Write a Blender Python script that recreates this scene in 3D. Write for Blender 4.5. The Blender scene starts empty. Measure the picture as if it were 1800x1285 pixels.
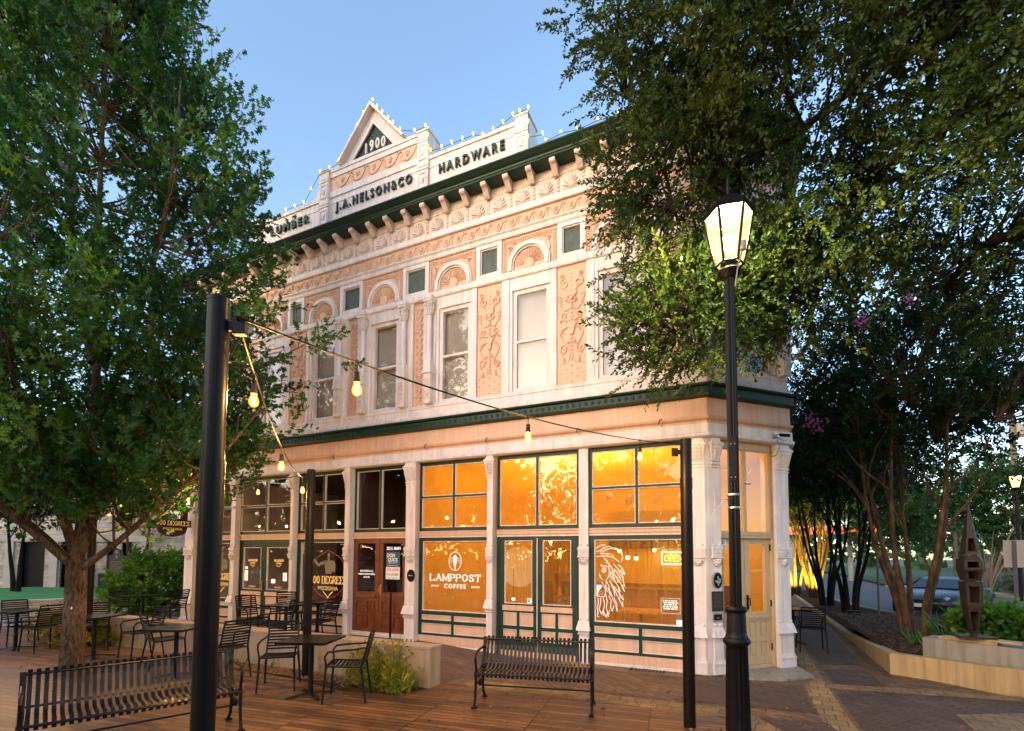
import bpy, math, random
import numpy as np
from mathutils import Matrix, Vector
R = math.radians
PI = math.pi
sc = bpy.context.scene
COL = sc.collection

# ---------------------------------------------------------------- camera
cam = bpy.data.objects.new('camera', bpy.data.cameras.new('camera'))
COL.objects.link(cam)
cam.data.sensor_width = 36.0
cam.data.lens = 17.354
cam.data.shift_y = 0.15944
cam.data.clip_start = 0.05
cam.data.clip_end = 3000
_r = Vector((0.90912952, 0.41648468, 0.00490193))
_u = Vector((0.01813099, -0.0513298, 0.99851716))
_f = Vector((-0.41611871, 0.90769255, 0.05421672))
_m = Matrix.Identity(4)
for i in range(3):
    _m[i][0], _m[i][1], _m[i][2] = _r[i], _u[i], -_f[i]
_m.translation = Vector((0, -8.4, 1.85))
cam.matrix_world = _m
sc.camera = cam

# ---------------------------------------------------------------- sky, sun, exposure
SUN_EL, SUN_DIR = R(11.0), Vector((-0.42, -0.907))       # low sun behind the camera, a little to the left
world = bpy.data.worlds.new('World')
sc.world = world
world.use_nodes = True
nt = world.node_tree
nt.nodes.clear()
sky = nt.nodes.new('ShaderNodeTexSky')
sky.sky_type = 'NISHITA'
sky.sun_disc = False
sky.sun_elevation = SUN_EL
sky.sun_rotation = math.atan2(SUN_DIR.x, SUN_DIR.y)
sky.altitude = 200
sky.air_density = 1.0
sky.dust_density = 1.6
sky.ozone_density = 1.6
bg = nt.nodes.new('ShaderNodeBackground')
bg.inputs[1].default_value = 0.15
out = nt.nodes.new('ShaderNodeOutputWorld')
nt.links.new(sky.outputs[0], bg.inputs[0])
nt.links.new(bg.outputs[0], out.inputs[0])

sun = bpy.data.objects.new('sun', bpy.data.lights.new('sun', 'SUN'))
COL.objects.link(sun)
sun.data.energy = 0.5
sun.data.angle = R(120)
sun.data.color = (1.0, 0.62, 0.53)
_d = Vector((SUN_DIR.x * math.cos(SUN_EL), SUN_DIR.y * math.cos(SUN_EL), math.sin(R(14))))
sun.rotation_euler = _d.to_track_quat('Z', 'Y').to_euler()
sun.location = (0, -20, 20)

sc.view_settings.view_transform = 'Standard'
sc.view_settings.look = 'None'
sc.view_settings.exposure = 2.0
sc.view_settings.gamma = 1.0
sc.render.engine = 'CYCLES'
sc.cycles.max_bounces = 6
sc.cycles.transparent_max_bounces = 12
sc.cycles.sample_clamp_indirect = 4

# ---------------------------------------------------------------- mesh helpers
class MB:
    """collects shapes; build() links them as one mesh object"""
    def __init__(self, M=None):
        self.v, self.f, self.mi, self.M, self.cur = [], [], [], M, 0
    def add(self, vs, fs, m=None):
        b = len(self.v)
        if self.M is not None:
            vs = [tuple(self.M @ Vector(p)) for p in vs]
        self.v += [tuple(p) for p in vs]
        self.f += [tuple(b + i for i in f) for f in fs]
        self.mi += [self.cur if m is None else m] * len(fs)
        return self
    def box(self, x0, y0, z0, x1, y1, z1, m=None):
        if x0 > x1: x0, x1 = x1, x0
        if y0 > y1: y0, y1 = y1, y0
        if z0 > z1: z0, z1 = z1, z0
        vs = [(x0,y0,z0),(x1,y0,z0),(x1,y1,z0),(x0,y1,z0),(x0,y0,z1),(x1,y0,z1),(x1,y1,z1),(x0,y1,z1)]
        return self.add(vs, [(0,3,2,1),(4,5,6,7),(0,1,5,4),(1,2,6,5),(2,3,7,6),(3,0,4,7)], m)
    def frame(self, x0, z0, x1, z1, w, y0, y1, m=None, wb=None):
        """rectangular frame in the XZ plane, butt jointed"""
        wb = w if wb is None else wb
        self.box(x0, y0, z0, x0+w, y1, z1, m); self.box(x1-w, y0, z0, x1, y1, z1, m)
        self.box(x0+w, y0, z0, x1-w, y1, z0+wb, m); self.box(x0+w, y0, z1-w, x1-w, y1, z1, m)
        return self
    def hexa(self, pts, m=None):
        return self.add(pts, [(0,3,2,1),(4,5,6,7),(0,1,5,4),(1,2,6,5),(2,3,7,6),(3,0,4,7)], m)
    def prism(self, poly, y0, y1, m=None):
        """polygon in XZ extruded along Y from y0 to y1"""
        n = len(poly)
        vs = [(x, y0, z) for x, z in poly] + [(x, y1, z) for x, z in poly]
        fs = [tuple(range(n)), tuple(range(2*n-1, n-1, -1))] + [(i, n+i, n+(i+1) % n, (i+1) % n) for i in range(n)]
        return self.add(vs, fs, m)
    def slab(self, poly, z0, z1, m=None):
        n = len(poly)
        vs = [(p[0], p[1], z0) for p in poly] + [(p[0], p[1], z1) for p in poly]
        fs = [tuple(range(n-1, -1, -1)), tuple(range(n, 2*n))] + [(i, (i+1) % n, n+(i+1) % n, n+i) for i in range(n)]
        return self.add(vs, fs, m)
    def tube(self, pts, r, n=8, m=None, cap=True):
        pts = [Vector(p) for p in pts]
        rs = r if hasattr(r, '__len__') else [r] * len(pts)
        vs, fs = [], []
        prev = None
        for i, p in enumerate(pts):
            t = (pts[min(i+1, len(pts)-1)] - pts[max(i-1, 0)])
            if t.length < 1e-9: t = Vector((0, 0, 1))
            t.normalize()
            if prev is None:
                a = Vector((0, 0, 1)) if abs(t.z) < .9 else Vector((1, 0, 0))
                u = t.cross(a).normalized()
            else:
                u = (prev - t * prev.dot(t))
                u = u.normalized() if u.length > 1e-6 else t.orthogonal().normalized()
            prev = u
            w = t.cross(u)
            for k in range(n):
                a = 2*PI*k/n
                vs.append(p + (u*math.cos(a) + w*math.sin(a)) * rs[i])
        for i in range(len(pts)-1):
            for k in range(n):
                k2 = (k+1) % n
                fs.append((i*n+k, i*n+k2, (i+1)*n+k2, (i+1)*n+k))
        if cap:
            fs.append(tuple(range(n-1, -1, -1))); fs.append(tuple((len(pts)-1)*n+k for k in range(n)))
        return self.add(vs, fs, m)
    def ribbon(self, pts, w, h, m=None, up=(0,0,1)):
        """flat bar swept along pts: w across, h thick"""
        pts = [Vector(p) for p in pts]; vs, fs = [], []
        side = Vector(up)
        for i, p in enumerate(pts):
            t = (pts[min(i+1, len(pts)-1)] - pts[max(i-1, 0)]).normalized()
            s = side.normalized(); nn = t.cross(s).normalized()
            for a, b in ((-1,-1),(1,-1),(1,1),(-1,1)):
                vs.append(p + s*a*w/2 + nn*b*h/2)
        for i in range(len(pts)-1):
            for k in range(4):
                k2 = (k+1) % 4
                fs.append((i*4+k, i*4+k2, (i+1)*4+k2, (i+1)*4+k))
        fs.append((3,2,1,0)); e = (len(pts)-1)*4; fs.append((e, e+1, e+2, e+3))
        return self.add(vs, fs, m)
    def lathe(self, prof, c=(0,0,0), n=20, m=None, flute=0, fd=0.0, fz=(0,0), sx=1, sy=1):
        vs, fs = [], []
        for r, z in prof:
            for k in range(n):
                a = 2*PI*k/n
                rr = r
                if flute and fz[0] <= z <= fz[1]:
                    rr = r - fd * abs(math.cos(a*flute/2))**2
                vs.append((c[0]+rr*math.cos(a)*sx, c[1]+rr*math.sin(a)*sy, c[2]+z))
        for i in range(len(prof)-1):
            for k in range(n):
                k2 = (k+1) % n
                fs.append((i*n+k, i*n+k2, (i+1)*n+k2, (i+1)*n+k))
        if prof[0][0] > 1e-6: fs.append(tuple(range(n-1, -1, -1)))
        if prof[-1][0] > 1e-6: fs.append(tuple((len(prof)-1)*n+k for k in range(n)))
        return self.add(vs, fs, m)
    def ball(self, c, r, n=10, m=None, sx=1, sy=1, sz=1):
        k = max(4, n//2)
        prof = [(max(1e-5, r*math.sin(PI*i/k)), -r*sz*math.cos(PI*i/k)) for i in range(k+1)]
        return self.lathe(prof, c, n, m, sx=sx, sy=sy)
    def build(self, name, mats, parent=None, smooth=False, angle=35):
        me = bpy.data.meshes.new(name)
        off = Vector((0,0,0))
        if parent is not None and parent.get('_world'):
            off = parent.matrix_basis.translation
            if parent.parent: off = off + parent.parent.matrix_basis.translation
        me.from_pydata([tuple(Vector(p) - off) for p in self.v], [], self.f)
        if not isinstance(mats, (list, tuple)): mats = [mats]
        for mt in mats: me.materials.append(mt)
        if len(mats) > 1: me.polygons.foreach_set('material_index', self.mi)
        me.update()
        if smooth:
            me.polygons.foreach_set('use_smooth', [True]*len(me.polygons))
            try: me.set_sharp_from_angle(angle=R(angle))
            except Exception: pass
        o = bpy.data.objects.new(name, me)
        COL.objects.link(o)
        if parent is not None:
            o.parent = parent
            if parent.get('_world'): o['_world'] = 1
        return o

def tag(o, label, cat, group=None):
    o['label'] = label; o['category'] = cat
    if group: o['group'] = group
    return o
def thing(name, label, cat, loc=(0,0,0), rz=0, group=None, world=False):
    o = bpy.data.objects.new(name, None); COL.objects.link(o)
    o.empty_display_size = 0.2
    o.location = loc; o.rotation_euler = (0, 0, rz)
    if world: o['_world'] = 1           # parts of this thing are modelled in world coordinates
    return tag(o, label, cat, group)
def kids(o): return [c for c in bpy.data.objects if c.parent == o]
def copy_tree(o, loc=None, rz=None, label=None, group=None, parent=None):
    c = o.copy(); COL.objects.link(c)
    if parent is not None: c.parent = parent
    for ch in kids(o): copy_tree(ch, parent=c)
    if loc is not None: c.location = loc
    if rz is not None: c.rotation_euler = (0, 0, rz)
    if label: c['label'] = label
    if group: c['group'] = group
    return c
def struct(o):
    o['kind'] = 'structure'; return o

def text_mesh(body, size, extrude=0.0, offset=0.0, align='CENTER', sx=1.0, spacing=1.0, shear=0.0, bevel=0.0):
    cu = bpy.data.curves.new('t', 'FONT')
    cu.body = body; cu.size = size; cu.extrude = extrude; cu.offset = offset
    cu.align_x = align; cu.align_y = 'CENTER'; cu.space_character = spacing; cu.shear = shear
    cu.bevel_depth = bevel; cu.resolution_u = 3
    o = bpy.data.objects.new('t', cu); COL.objects.link(o)
    bpy.context.view_layer.update()
    dg = bpy.context.evaluated_depsgraph_get()
    me = bpy.data.meshes.new_from_object(o.evaluated_get(dg))
    vs = [(v.co.x*sx, v.co.y, v.co.z) for v in me.vertices]
    fs = [tuple(p.vertices) for p in me.polygons]
    bpy.data.objects.remove(o); bpy.data.curves.remove(cu); bpy.data.meshes.remove(me)
    return vs, fs
def add_text(mb, body, size, c, extrude=0.002, axis=(1,0,0), m=None, **kw):
    """writes text into mb, upright, reading along axis; c is the centre"""
    vs, fs = text_mesh(body, size, extrude, **kw)
    ax = Vector(axis).normalized(); nrm = ax.cross(Vector((0,0,1)))     # text faces nrm
    c = Vector(c)
    mb.add([tuple(c + ax*x + Vector((0,0,1))*y + nrm*z) for x, y, z in vs], fs, m)
    return mb
# ---------------------------------------------------------------- materials
def mat(name, col, rough=0.6, metal=0.0, var=0.0, vscale=6.0, bump=0.0, bscale=40.0, emit=None, estr=0.0,
        col2=None, spec=None, coat=0.0, detail=6):
    m = bpy.data.materials.new(name); m.use_nodes = True
    n, l = m.node_tree.nodes, m.node_tree.links
    b = n['Principled BSDF']
    b.inputs['Base Color'].default_value = (*col, 1)
    b.inputs['Roughness'].default_value = rough
    b.inputs['Metallic'].default_value = metal
    if spec is not None: b.inputs['Specular IOR Level'].default_value = spec
    if coat: b.inputs['Coat Weight'].default_value = coat
    if emit:
        b.inputs['Emission Color'].default_value = (*emit, 1)
        b.inputs['Emission Strength'].default_value = estr
    if var or bump or col2:
        tc = n.new('ShaderNodeTexCoord')
        ge = n.new('ShaderNodeNewGeometry')
    if var or col2:
        no = n.new('ShaderNodeTexNoise'); no.inputs['Scale'].default_value = vscale; no.inputs['Detail'].default_value = detail
        no.inputs['Roughness'].default_value = 0.65
        l.new(ge.outputs['Position'], no.inputs['Vector'])
        rp = n.new('ShaderNodeValToRGB')
        rp.color_ramp.elements[0].position = 0.32; rp.color_ramp.elements[1].position = 0.68
        c2 = col2 if col2 else tuple(max(0, c*(1-var)) for c in col)
        rp.color_ramp.elements[0].color = (*c2, 1); rp.color_ramp.elements[1].color = (*col, 1)
        l.new(no.outputs['Fac'], rp.inputs['Fac']); l.new(rp.outputs['Color'], b.inputs['Base Color'])
    if bump:
        nb = n.new('ShaderNodeTexNoise'); nb.inputs['Scale'].default_value = bscale; nb.inputs['Detail'].default_value = 5
        l.new(ge.outputs['Position'], nb.inputs['Vector'])
        bp = n.new('ShaderNodeBump'); bp.inputs['Strength'].default_value = bump; bp.inputs['Distance'].default_value = 0.02
        l.new(nb.outputs['Fac'], bp.inputs['Height']); l.new(bp.outputs['Normal'], b.inputs['Normal'])
    return m

def paint(name, col, dirt=0.35):
    """old painted metal or wood: faint streaks that run down, small chips"""
    m = mat(name, col, 0.55, var=0.12, vscale=3.0, bump=0.12, bscale=18)
    n, l = m.node_tree.nodes, m.node_tree.links
    b = n['Principled BSDF']
    src = b.inputs['Base Color'].links[0].from_socket
    ge = n.new('ShaderNodeNewGeometry')
    mp = n.new('ShaderNodeMapping'); mp.inputs['Scale'].default_value = (14, 14, 0.9)
    l.new(ge.outputs['Position'], mp.inputs['Vector'])
    no = n.new('ShaderNodeTexNoise'); no.inputs['Scale'].default_value = 1.0; no.inputs['Detail'].default_value = 7
    l.new(mp.outputs['Vector'], no.inputs['Vector'])
    rp = n.new('ShaderNodeValToRGB'); rp.color_ramp.elements[0].position = 0.42; rp.color_ramp.elements[1].position = 0.78
    rp.color_ramp.elements[0].color = (0,0,0,1); rp.color_ramp.elements[1].color = (dirt,)*3+(1,)
    l.new(no.outputs['Fac'], rp.inputs['Fac'])
    mx = n.new('ShaderNodeMix'); mx.data_type = 'RGBA'
    l.new(rp.outputs['Color'], mx.inputs['Factor']); l.new(src, mx.inputs['A'])
    mx.inputs['B'].default_value = (col[0]*0.45, col[1]*0.42, col[2]*0.38, 1)
    l.new(mx.outputs['Result'], b.inputs['Base Color'])
    return m

def brick(name, c1, c2, mortar, w, h, rot=0.0, off=0.5, msize=0.006, rough=0.8, bump=0.8, bias=0.0, planks=False, vert=False):
    m = bpy.data.materials.new(name); m.use_nodes = True
    n, l = m.node_tree.nodes, m.node_tree.links
    b = n['Principled BSDF']; b.inputs['Roughness'].default_value = rough
    ge = n.new('ShaderNodeNewGeometry')
    mp = n.new('ShaderNodeMapping'); mp.inputs['Rotation'].default_value = (PI/2 if vert else 0, 0, rot)
    l.new(ge.outputs['Position'], mp.inputs['Vector'])
    # joints wander a little
    wn = n.new('ShaderNodeTexNoise'); wn.inputs['Scale'].default_value = 2.2; wn.inputs['Detail'].default_value = 3
    l.new(mp.outputs['Vector'], wn.inputs['Vector'])
    wm = n.new('ShaderNodeVectorMath'); wm.operation = 'MULTIPLY_ADD'
    wm.inputs[1].default_value = (0.012, 0.012, 0); l.new(wn.outputs['Color'], wm.inputs[0]); l.new(mp.outputs['Vector'], wm.inputs[2])
    br = n.new('ShaderNodeTexBrick'); br.offset = off; br.inputs['Scale'].default_value = 1.0
    br.inputs['Brick Width'].default_value = w; br.inputs['Row Height'].default_value = h
    br.inputs['Mortar Size'].default_value = msize; br.inputs['Mortar Smooth'].default_value = 0.2; br.inputs['Bias'].default_value = bias
    br.inputs['Color1'].default_value = (*c1, 1); br.inputs['Color2'].default_value = (*c2, 1); br.inputs['Mortar'].default_value = (*mortar, 1)
    l.new(wm.outputs['Vector'], br.inputs['Vector'])
    no = n.new('ShaderNodeTexNoise'); no.inputs['Scale'].default_value = 1.3; no.inputs['Detail'].default_value = 8; no.inputs['Roughness'].default_value = 0.7
    l.new(ge.outputs['Position'], no.inputs['Vector'])
    rp = n.new('ShaderNodeValToRGB'); rp.color_ramp.elements[0].position = 0.3; rp.color_ramp.elements[1].position = 0.75
    rp.color_ramp.elements[0].color = (0.38,0.37,0.36,1); rp.color_ramp.elements[1].color = (1.25,1.2,1.12,1)
    l.new(no.outputs['Fac'], rp.inputs['Fac'])
    mx = n.new('ShaderNodeMix'); mx.data_type = 'RGBA'; mx.blend_type = 'MULTIPLY'; mx.inputs['Factor'].default_value = 1.0
    l.new(br.outputs['Color'], mx.inputs['A']); l.new(rp.outputs['Color'], mx.inputs['B'])
    src = mx.outputs['Result']
    if planks:   # wood grain along the boards
        m2 = n.new('ShaderNodeMapping'); m2.inputs['Scale'].default_value = (3, 60, 1)
        l.new(mp.outputs['Vector'], m2.inputs['Vector'])
        g = n.new('ShaderNodeTexNoise'); g.inputs['Scale'].default_value = 1; g.inputs['Detail'].default_value = 6
        l.new(m2.outputs['Vector'], g.inputs['Vector'])
        r2 = n.new('ShaderNodeValToRGB'); r2.color_ramp.elements[0].position = .3; r2.color_ramp.elements[1].position = .7
        r2.color_ramp.elements[0].color = (.4,.38,.36,1); r2.color_ramp.elements[1].color = (1.2,1.2,1.2,1)
        l.new(g.outputs['Fac'], r2.inputs['Fac'])
        m3 = n.new('ShaderNodeMix'); m3.data_type = 'RGBA'; m3.blend_type = 'MULTIPLY'; m3.inputs['Factor'].default_value = 1
        l.new(src, m3.inputs['A']); l.new(r2.outputs['Color'], m3.inputs['B']); src = m3.outputs['Result']
    l.new(src, b.inputs['Base Color'])
    rr = n.new('ShaderNodeMapRange'); rr.inputs['To Min'].default_value = max(.1, rough-0.25); rr.inputs['To Max'].default_value = min(1, rough+.15)
    l.new(no.outputs['Fac'], rr.inputs['Value']); l.new(rr.outputs['Result'], b.inputs['Roughness'])
    bp = n.new('ShaderNodeBump'); bp.inputs['Strength'].default_value = bump; bp.inputs['Distance'].default_value = 0.008
    inv = n.new('ShaderNodeMath'); inv.operation = 'SUBTRACT'; inv.inputs[0].default_value = 1.0
    l.new(br.outputs['Fac'], inv.inputs[1])
    ad = n.new('ShaderNodeMath'); ad.operation = 'MULTIPLY_ADD'; ad.inputs[1].default_value = 0.4
    fn = n.new('ShaderNodeTexNoise'); fn.inputs['Scale'].default_value = 60; l.new(ge.outputs['Position'], fn.inputs['Vector'])
    l.new(fn.outputs['Fac'], ad.inputs[0]); l.new(inv.outputs['Value'], ad.inputs[2])
    l.new(ad.outputs['Value'], bp.inputs['Height']); l.new(bp.outputs['Normal'], b.inputs['Normal'])
    return m

def glow(name, col, s, fac):
    """glowing glass one can partly see through"""
    m = bpy.data.materials.new(name); m.use_nodes = True
    n, l = m.node_tree.nodes, m.node_tree.links; n.clear()
    o = n.new('ShaderNodeOutputMaterial'); t = n.new('ShaderNodeBsdfTransparent'); e = n.new('ShaderNodeEmission')
    e.inputs[0].default_value = (*col, 1); e.inputs[1].default_value = s
    x = n.new('ShaderNodeMixShader'); x.inputs[0].default_value = fac
    l.new(t.outputs[0], x.inputs[1]); l.new(e.outputs[0], x.inputs[2]); l.new(x.outputs[0], o.inputs[0])
    return m
def bark(name, c1, c2, sc, st=0.22, bump=0.9):
    """furrowed bark, ridges run up the stem"""
    m = bpy.data.materials.new(name); m.use_nodes = True
    n, l = m.node_tree.nodes, m.node_tree.links
    b = n['Principled BSDF']; b.inputs['Roughness'].default_value = .9; b.inputs['Specular IOR Level'].default_value = .15
    ge = n.new('ShaderNodeNewGeometry'); mp = n.new('ShaderNodeMapping'); mp.inputs['Scale'].default_value = (sc, sc, sc*st)
    l.new(ge.outputs['Position'], mp.inputs['Vector'])
    no = n.new('ShaderNodeTexNoise'); no.inputs['Scale'].default_value = 1; no.inputs['Detail'].default_value = 9; no.inputs['Roughness'].default_value = .7; no.inputs['Distortion'].default_value = .6
    l.new(mp.outputs['Vector'], no.inputs['Vector'])
    rp = n.new('ShaderNodeValToRGB'); rp.color_ramp.elements[0].position = .38; rp.color_ramp.elements[1].position = .62
    rp.color_ramp.elements[0].color = (*c2, 1); rp.color_ramp.elements[1].color = (*c1, 1)
    l.new(no.outputs['Fac'], rp.inputs['Fac'])
    n2 = n.new('ShaderNodeTexNoise'); n2.inputs['Scale'].default_value = 2.5; n2.inputs['Detail'].default_value = 4; l.new(ge.outputs['Position'], n2.inputs['Vector'])
    r2 = n.new('ShaderNodeValToRGB'); r2.color_ramp.elements[0].position = .35; r2.color_ramp.elements[1].position = .65
    r2.color_ramp.elements[0].color = (.55,.55,.5,1); r2.color_ramp.elements[1].color = (1.25,1.2,1.15,1); l.new(n2.outputs['Fac'], r2.inputs['Fac'])
    mx = n.new('ShaderNodeMix'); mx.data_type = 'RGBA'; mx.blend_type = 'MULTIPLY'; mx.inputs['Factor'].default_value = 1
    l.new(rp.outputs['Color'], mx.inputs['A']); l.new(r2.outputs['Color'], mx.inputs['B']); l.new(mx.outputs['Result'], b.inputs['Base Color'])
    bp = n.new('ShaderNodeBump'); bp.inputs['Strength'].default_value = bump; bp.inputs['Distance'].default_value = .03
    l.new(no.outputs['Fac'], bp.inputs['Height']); l.new(bp.outputs['Normal'], b.inputs['Normal'])
    return m
def glass(name, refl=1.0, fog=0.0, fogcol=(0.9,0.85,0.8), tint=(1,1,1), rough=0.0, fscale=3.0, streak=False, ior=1.52):
    """window pane: clear + mirror by angle, with an optional uneven film of condensation"""
    m = bpy.data.materials.new(name); m.use_nodes = True
    n, l = m.node_tree.nodes, m.node_tree.links; n.clear()
    o = n.new('ShaderNodeOutputMaterial')
    tr = n.new('ShaderNodeBsdfTransparent'); tr.inputs[0].default_value = (*tint, 1)
    gl = n.new('ShaderNodeBsdfGlossy'); gl.inputs['Roughness'].default_value = rough; gl.inputs[0].default_value = (1,1,1,1)
    # reflection that grows towards grazing angles, the same from both sides of the pane
    lw = n.new('ShaderNodeLayerWeight'); lw.inputs['Blend'].default_value = 0.5
    pw = n.new('ShaderNodeMath'); pw.operation = 'POWER'; pw.inputs[1].default_value = 4.0
    l.new(lw.outputs['Facing'], pw.inputs[0])
    mm = n.new('ShaderNodeMath'); mm.operation = 'MULTIPLY_ADD'; mm.inputs[1].default_value = 0.9*refl; mm.inputs[2].default_value = 0.045*refl; mm.use_clamp = True
    l.new(pw.outputs[0], mm.inputs[0])
    base = tr.outputs[0]
    ge = n.new('ShaderNodeNewGeometry')
    if fog:
        df = n.new('ShaderNodeBsdfTranslucent'); df.inputs[0].default_value = (*fogcol, 1)
        rf = n.new('ShaderNodeBsdfRefraction') if False else None
        mp = n.new('ShaderNodeMapping'); mp.inputs['Scale'].default_value = (30, 30, 1.8) if streak else (1,1,1)
        l.new(ge.outputs['Position'], mp.inputs['Vector'])
        no = n.new('ShaderNodeTexNoise'); no.inputs['Scale'].default_value = 1.0 if streak else fscale; no.inputs['Detail'].default_value = 7
        l.new(mp.outputs['Vector'], no.inputs['Vector'])
        mr = n.new('ShaderNodeMapRange'); mr.inputs['From Min'].default_value = .3; mr.inputs['From Max'].default_value = .7
        mr.inputs['To Min'].default_value = fog*(0.3 if streak else 0.8); mr.inputs['To Max'].default_value = min(1, fog*1.15)
        l.new(no.outputs['Fac'], mr.inputs['Value'])
        m1 = n.new('ShaderNodeMixShader'); l.new(mr.outputs['Result'], m1.inputs[0]); l.new(tr.outputs[0], m1.inputs[1]); l.new(df.outputs[0], m1.inputs[2])
        base = m1.outputs[0]
    m2 = n.new('ShaderNodeMixShader'); l.new(mm.outputs[0], m2.inputs[0]); l.new(base, m2.inputs[1]); l.new(gl.outputs[0], m2.inputs[2])
    # slight waviness of old panes
    nb = n.new('ShaderNodeTexNoise'); nb.inputs['Scale'].default_value = 1.6; l.new(ge.outputs['Position'], nb.inputs['Vector'])
    bp = n.new('ShaderNodeBump'); bp.inputs['Strength'].default_value = 0.06; bp.inputs['Distance'].default_value = 0.05
    l.new(nb.outputs['Fac'], bp.inputs['Height']); l.new(bp.outputs['Normal'], gl.inputs['Normal'])
    l.new(m2.outputs[0], o.inputs[0])
    return m

def emis(name, col, s):
    m = bpy.data.materials.new(name); m.use_nodes = True
    b = m.node_tree.nodes['Principled BSDF']
    b.inputs['Base Color'].default_value = (*col, 1)
    b.inputs['Emission Color'].default_value = (*col, 1); b.inputs['Emission Strength'].default_value = s
    return m

def leafmat(name, ca, cb, cc, scale=1.2, trans=0.35, rough=0.5):
    """leaf colour that drifts between shoots (young and old leaves)"""
    m = bpy.data.materials.new(name); m.use_nodes = True
    n, l = m.node_tree.nodes, m.node_tree.links
    b = n['Principled BSDF']; o = n['Material Output']
    b.inputs['Roughness'].default_value = rough
    b.inputs['Specular IOR Level'].default_value = 0.35
    ge = n.new('ShaderNodeNewGeometry')
    no = n.new('ShaderNodeTexNoise'); no.inputs['Scale'].default_value = scale; no.inputs['Detail'].default_value = 4
    l.new(ge.outputs['Position'], no.inputs['Vector'])
    n2 = n.new('ShaderNodeTexNoise'); n2.inputs['Scale'].default_value = 11; l.new(ge.outputs['Position'], n2.inputs['Vector'])
    ad = n.new('ShaderNodeMath'); ad.operation = 'MULTIPLY_ADD'; ad.inputs[1].default_value = 0.55
    sb = n.new('ShaderNodeMath'); sb.operation = 'SUBTRACT'; sb.inputs[1].default_value = 0.5; l.new(n2.outputs['Fac'], sb.inputs[0])
    l.new(sb.outputs[0], ad.inputs[0]); l.new(no.outputs['Fac'], ad.inputs[2])
    rp = n.new('ShaderNodeValToRGB'); e = rp.color_ramp.elements
    e[0].position = .33; e[0].color = (*ca, 1); e[1].position = .72; e[1].color = (*cc, 1)
    k = e.new(.52); k.color = (*cb, 1)
    l.new(ad.outputs[0], rp.inputs['Fac']); l.new(rp.outputs['Color'], b.inputs['Base Color'])
    t = n.new('ShaderNodeBsdfTranslucent'); mc = n.new('ShaderNodeMix'); mc.data_type = 'RGBA'; mc.blend_type = 'MULTIPLY'; mc.inputs['Factor'].default_value = 1
    l.new(rp.outputs['Color'], mc.inputs['A']); mc.inputs['B'].default_value = (1.6, 1.5, 0.5, 1); l.new(mc.outputs['Result'], t.inputs[0])
    mx = n.new('ShaderNodeMixShader'); mx.inputs[0].default_value = trans
    l.new(b.outputs[0], mx.inputs[1]); l.new(t.outputs[0], mx.inputs[2]); l.new(mx.outputs[0], o.inputs[0])
    return m

WHITE = paint('white_trim_paint', (0.73, 0.665, 0.66), 0.5)
PEACH = paint('peach_paint', (0.69, 0.44, 0.31), 0.32)
PEACH2 = paint('peach_panel_paint', (0.66, 0.43, 0.30), 0.3)
CREAM = paint('cream_frieze_paint', (0.68, 0.55, 0.49), 0.4)
GREEN = mat('dark_green_paint', (0.010, 0.042, 0.028), 0.45, spec=.3, var=0.4, vscale=5, bump=0.1, bscale=20)
GREYGREEN = mat('weathered_green_panel', (0.07, 0.10, 0.085), 0.6, var=0.45, vscale=9, bump=0.15)
TAN = paint('tan_door_paint', (0.50, 0.37, 0.22), 0.3)
WOOD = mat('varnished_wood', (0.19, 0.052, 0.018), 0.35, var=0.5, vscale=7, bump=0.15, bscale=30)
BLACK = mat('black_powder_coat', (0.006, 0.006, 0.007), 0.25, spec=.25, var=0.3, vscale=9, bump=0.03)
CASTIRON = mat('black_cast_iron', (0.006, 0.006, 0.007), 0.42, spec=.18, var=0.3, vscale=12, bump=0.15, bscale=60)
POLEM = mat('bronze_black_pole', (0.009, 0.007, 0.006), 0.36, spec=.15, var=0.35, vscale=4)
DULL = mat('matt_black_plastic', (0.008, 0.008, 0.009), 0.5, spec=.15)
STEEL = mat('steel', (0.45, 0.45, 0.45), 0.35, metal=1.0)
BRASS = mat('brass', (0.5, 0.33, 0.1), 0.35, metal=1.0)
CONC = paint('concrete', (0.36, 0.28, 0.20), 0.8)
CONC2 = paint('grey_concrete', (0.28, 0.25, 0.21), 0.85)
OCHRE = paint('ochre_concrete', (0.42, 0.28, 0.13), 0.85)
LIME = brick('limestone_blocks', (0.74,0.66,0.55), (0.56,0.50,0.42), (0.42,0.38,0.32), 0.55, 0.2, bump=0.9, msize=0.012, vert=True)
BLIND = mat('roller_blind', (0.31, 0.265, 0.22), 0.85, var=0.06, vscale=2)
GLASS_UP = glass('upper_window_glass', refl=.9)
GLASS_DK = glass('dark_window_glass', refl=.6)
GLASS_FOG = glass('fogged_glass', refl=.55, fog=0.36, fogcol=(0.95,0.80,0.50))
GLASS_RUN = glass('fogged_glass_with_runs', refl=.5, fog=0.22, fogcol=(0.95,0.78,0.45), streak=True)
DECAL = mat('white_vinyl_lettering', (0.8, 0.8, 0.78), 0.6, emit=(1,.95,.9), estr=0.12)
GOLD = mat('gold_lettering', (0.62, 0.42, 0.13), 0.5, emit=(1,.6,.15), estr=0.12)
BULB = glow('warm_bulb_glass', (1.0, .34, .03), .85, .6)
BULBCORE = emis('bulb_filament', (1.0, 0.70, 0.28), 4)
ROOFBULB = emis('yellow_roof_bulb', (1.0, 0.58, 0.02), .8)
LANTERN = glow('lantern_glass', (1.0, .84, .30), .50, .6)
NEON2 = emis('yellow_neon_tube', (1.0, .60, .08), 1.3)
NEON = emis('neon_tube', (1.0, 0.80, 0.36), 1.4)
BARK = bark('furrowed_bark', (.19,.13,.085), (.026,.018,.012), 42)
BARK_DK = bark('dark_bark', (.030,.021,.016), (.008,.006,.005), 30)
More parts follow.
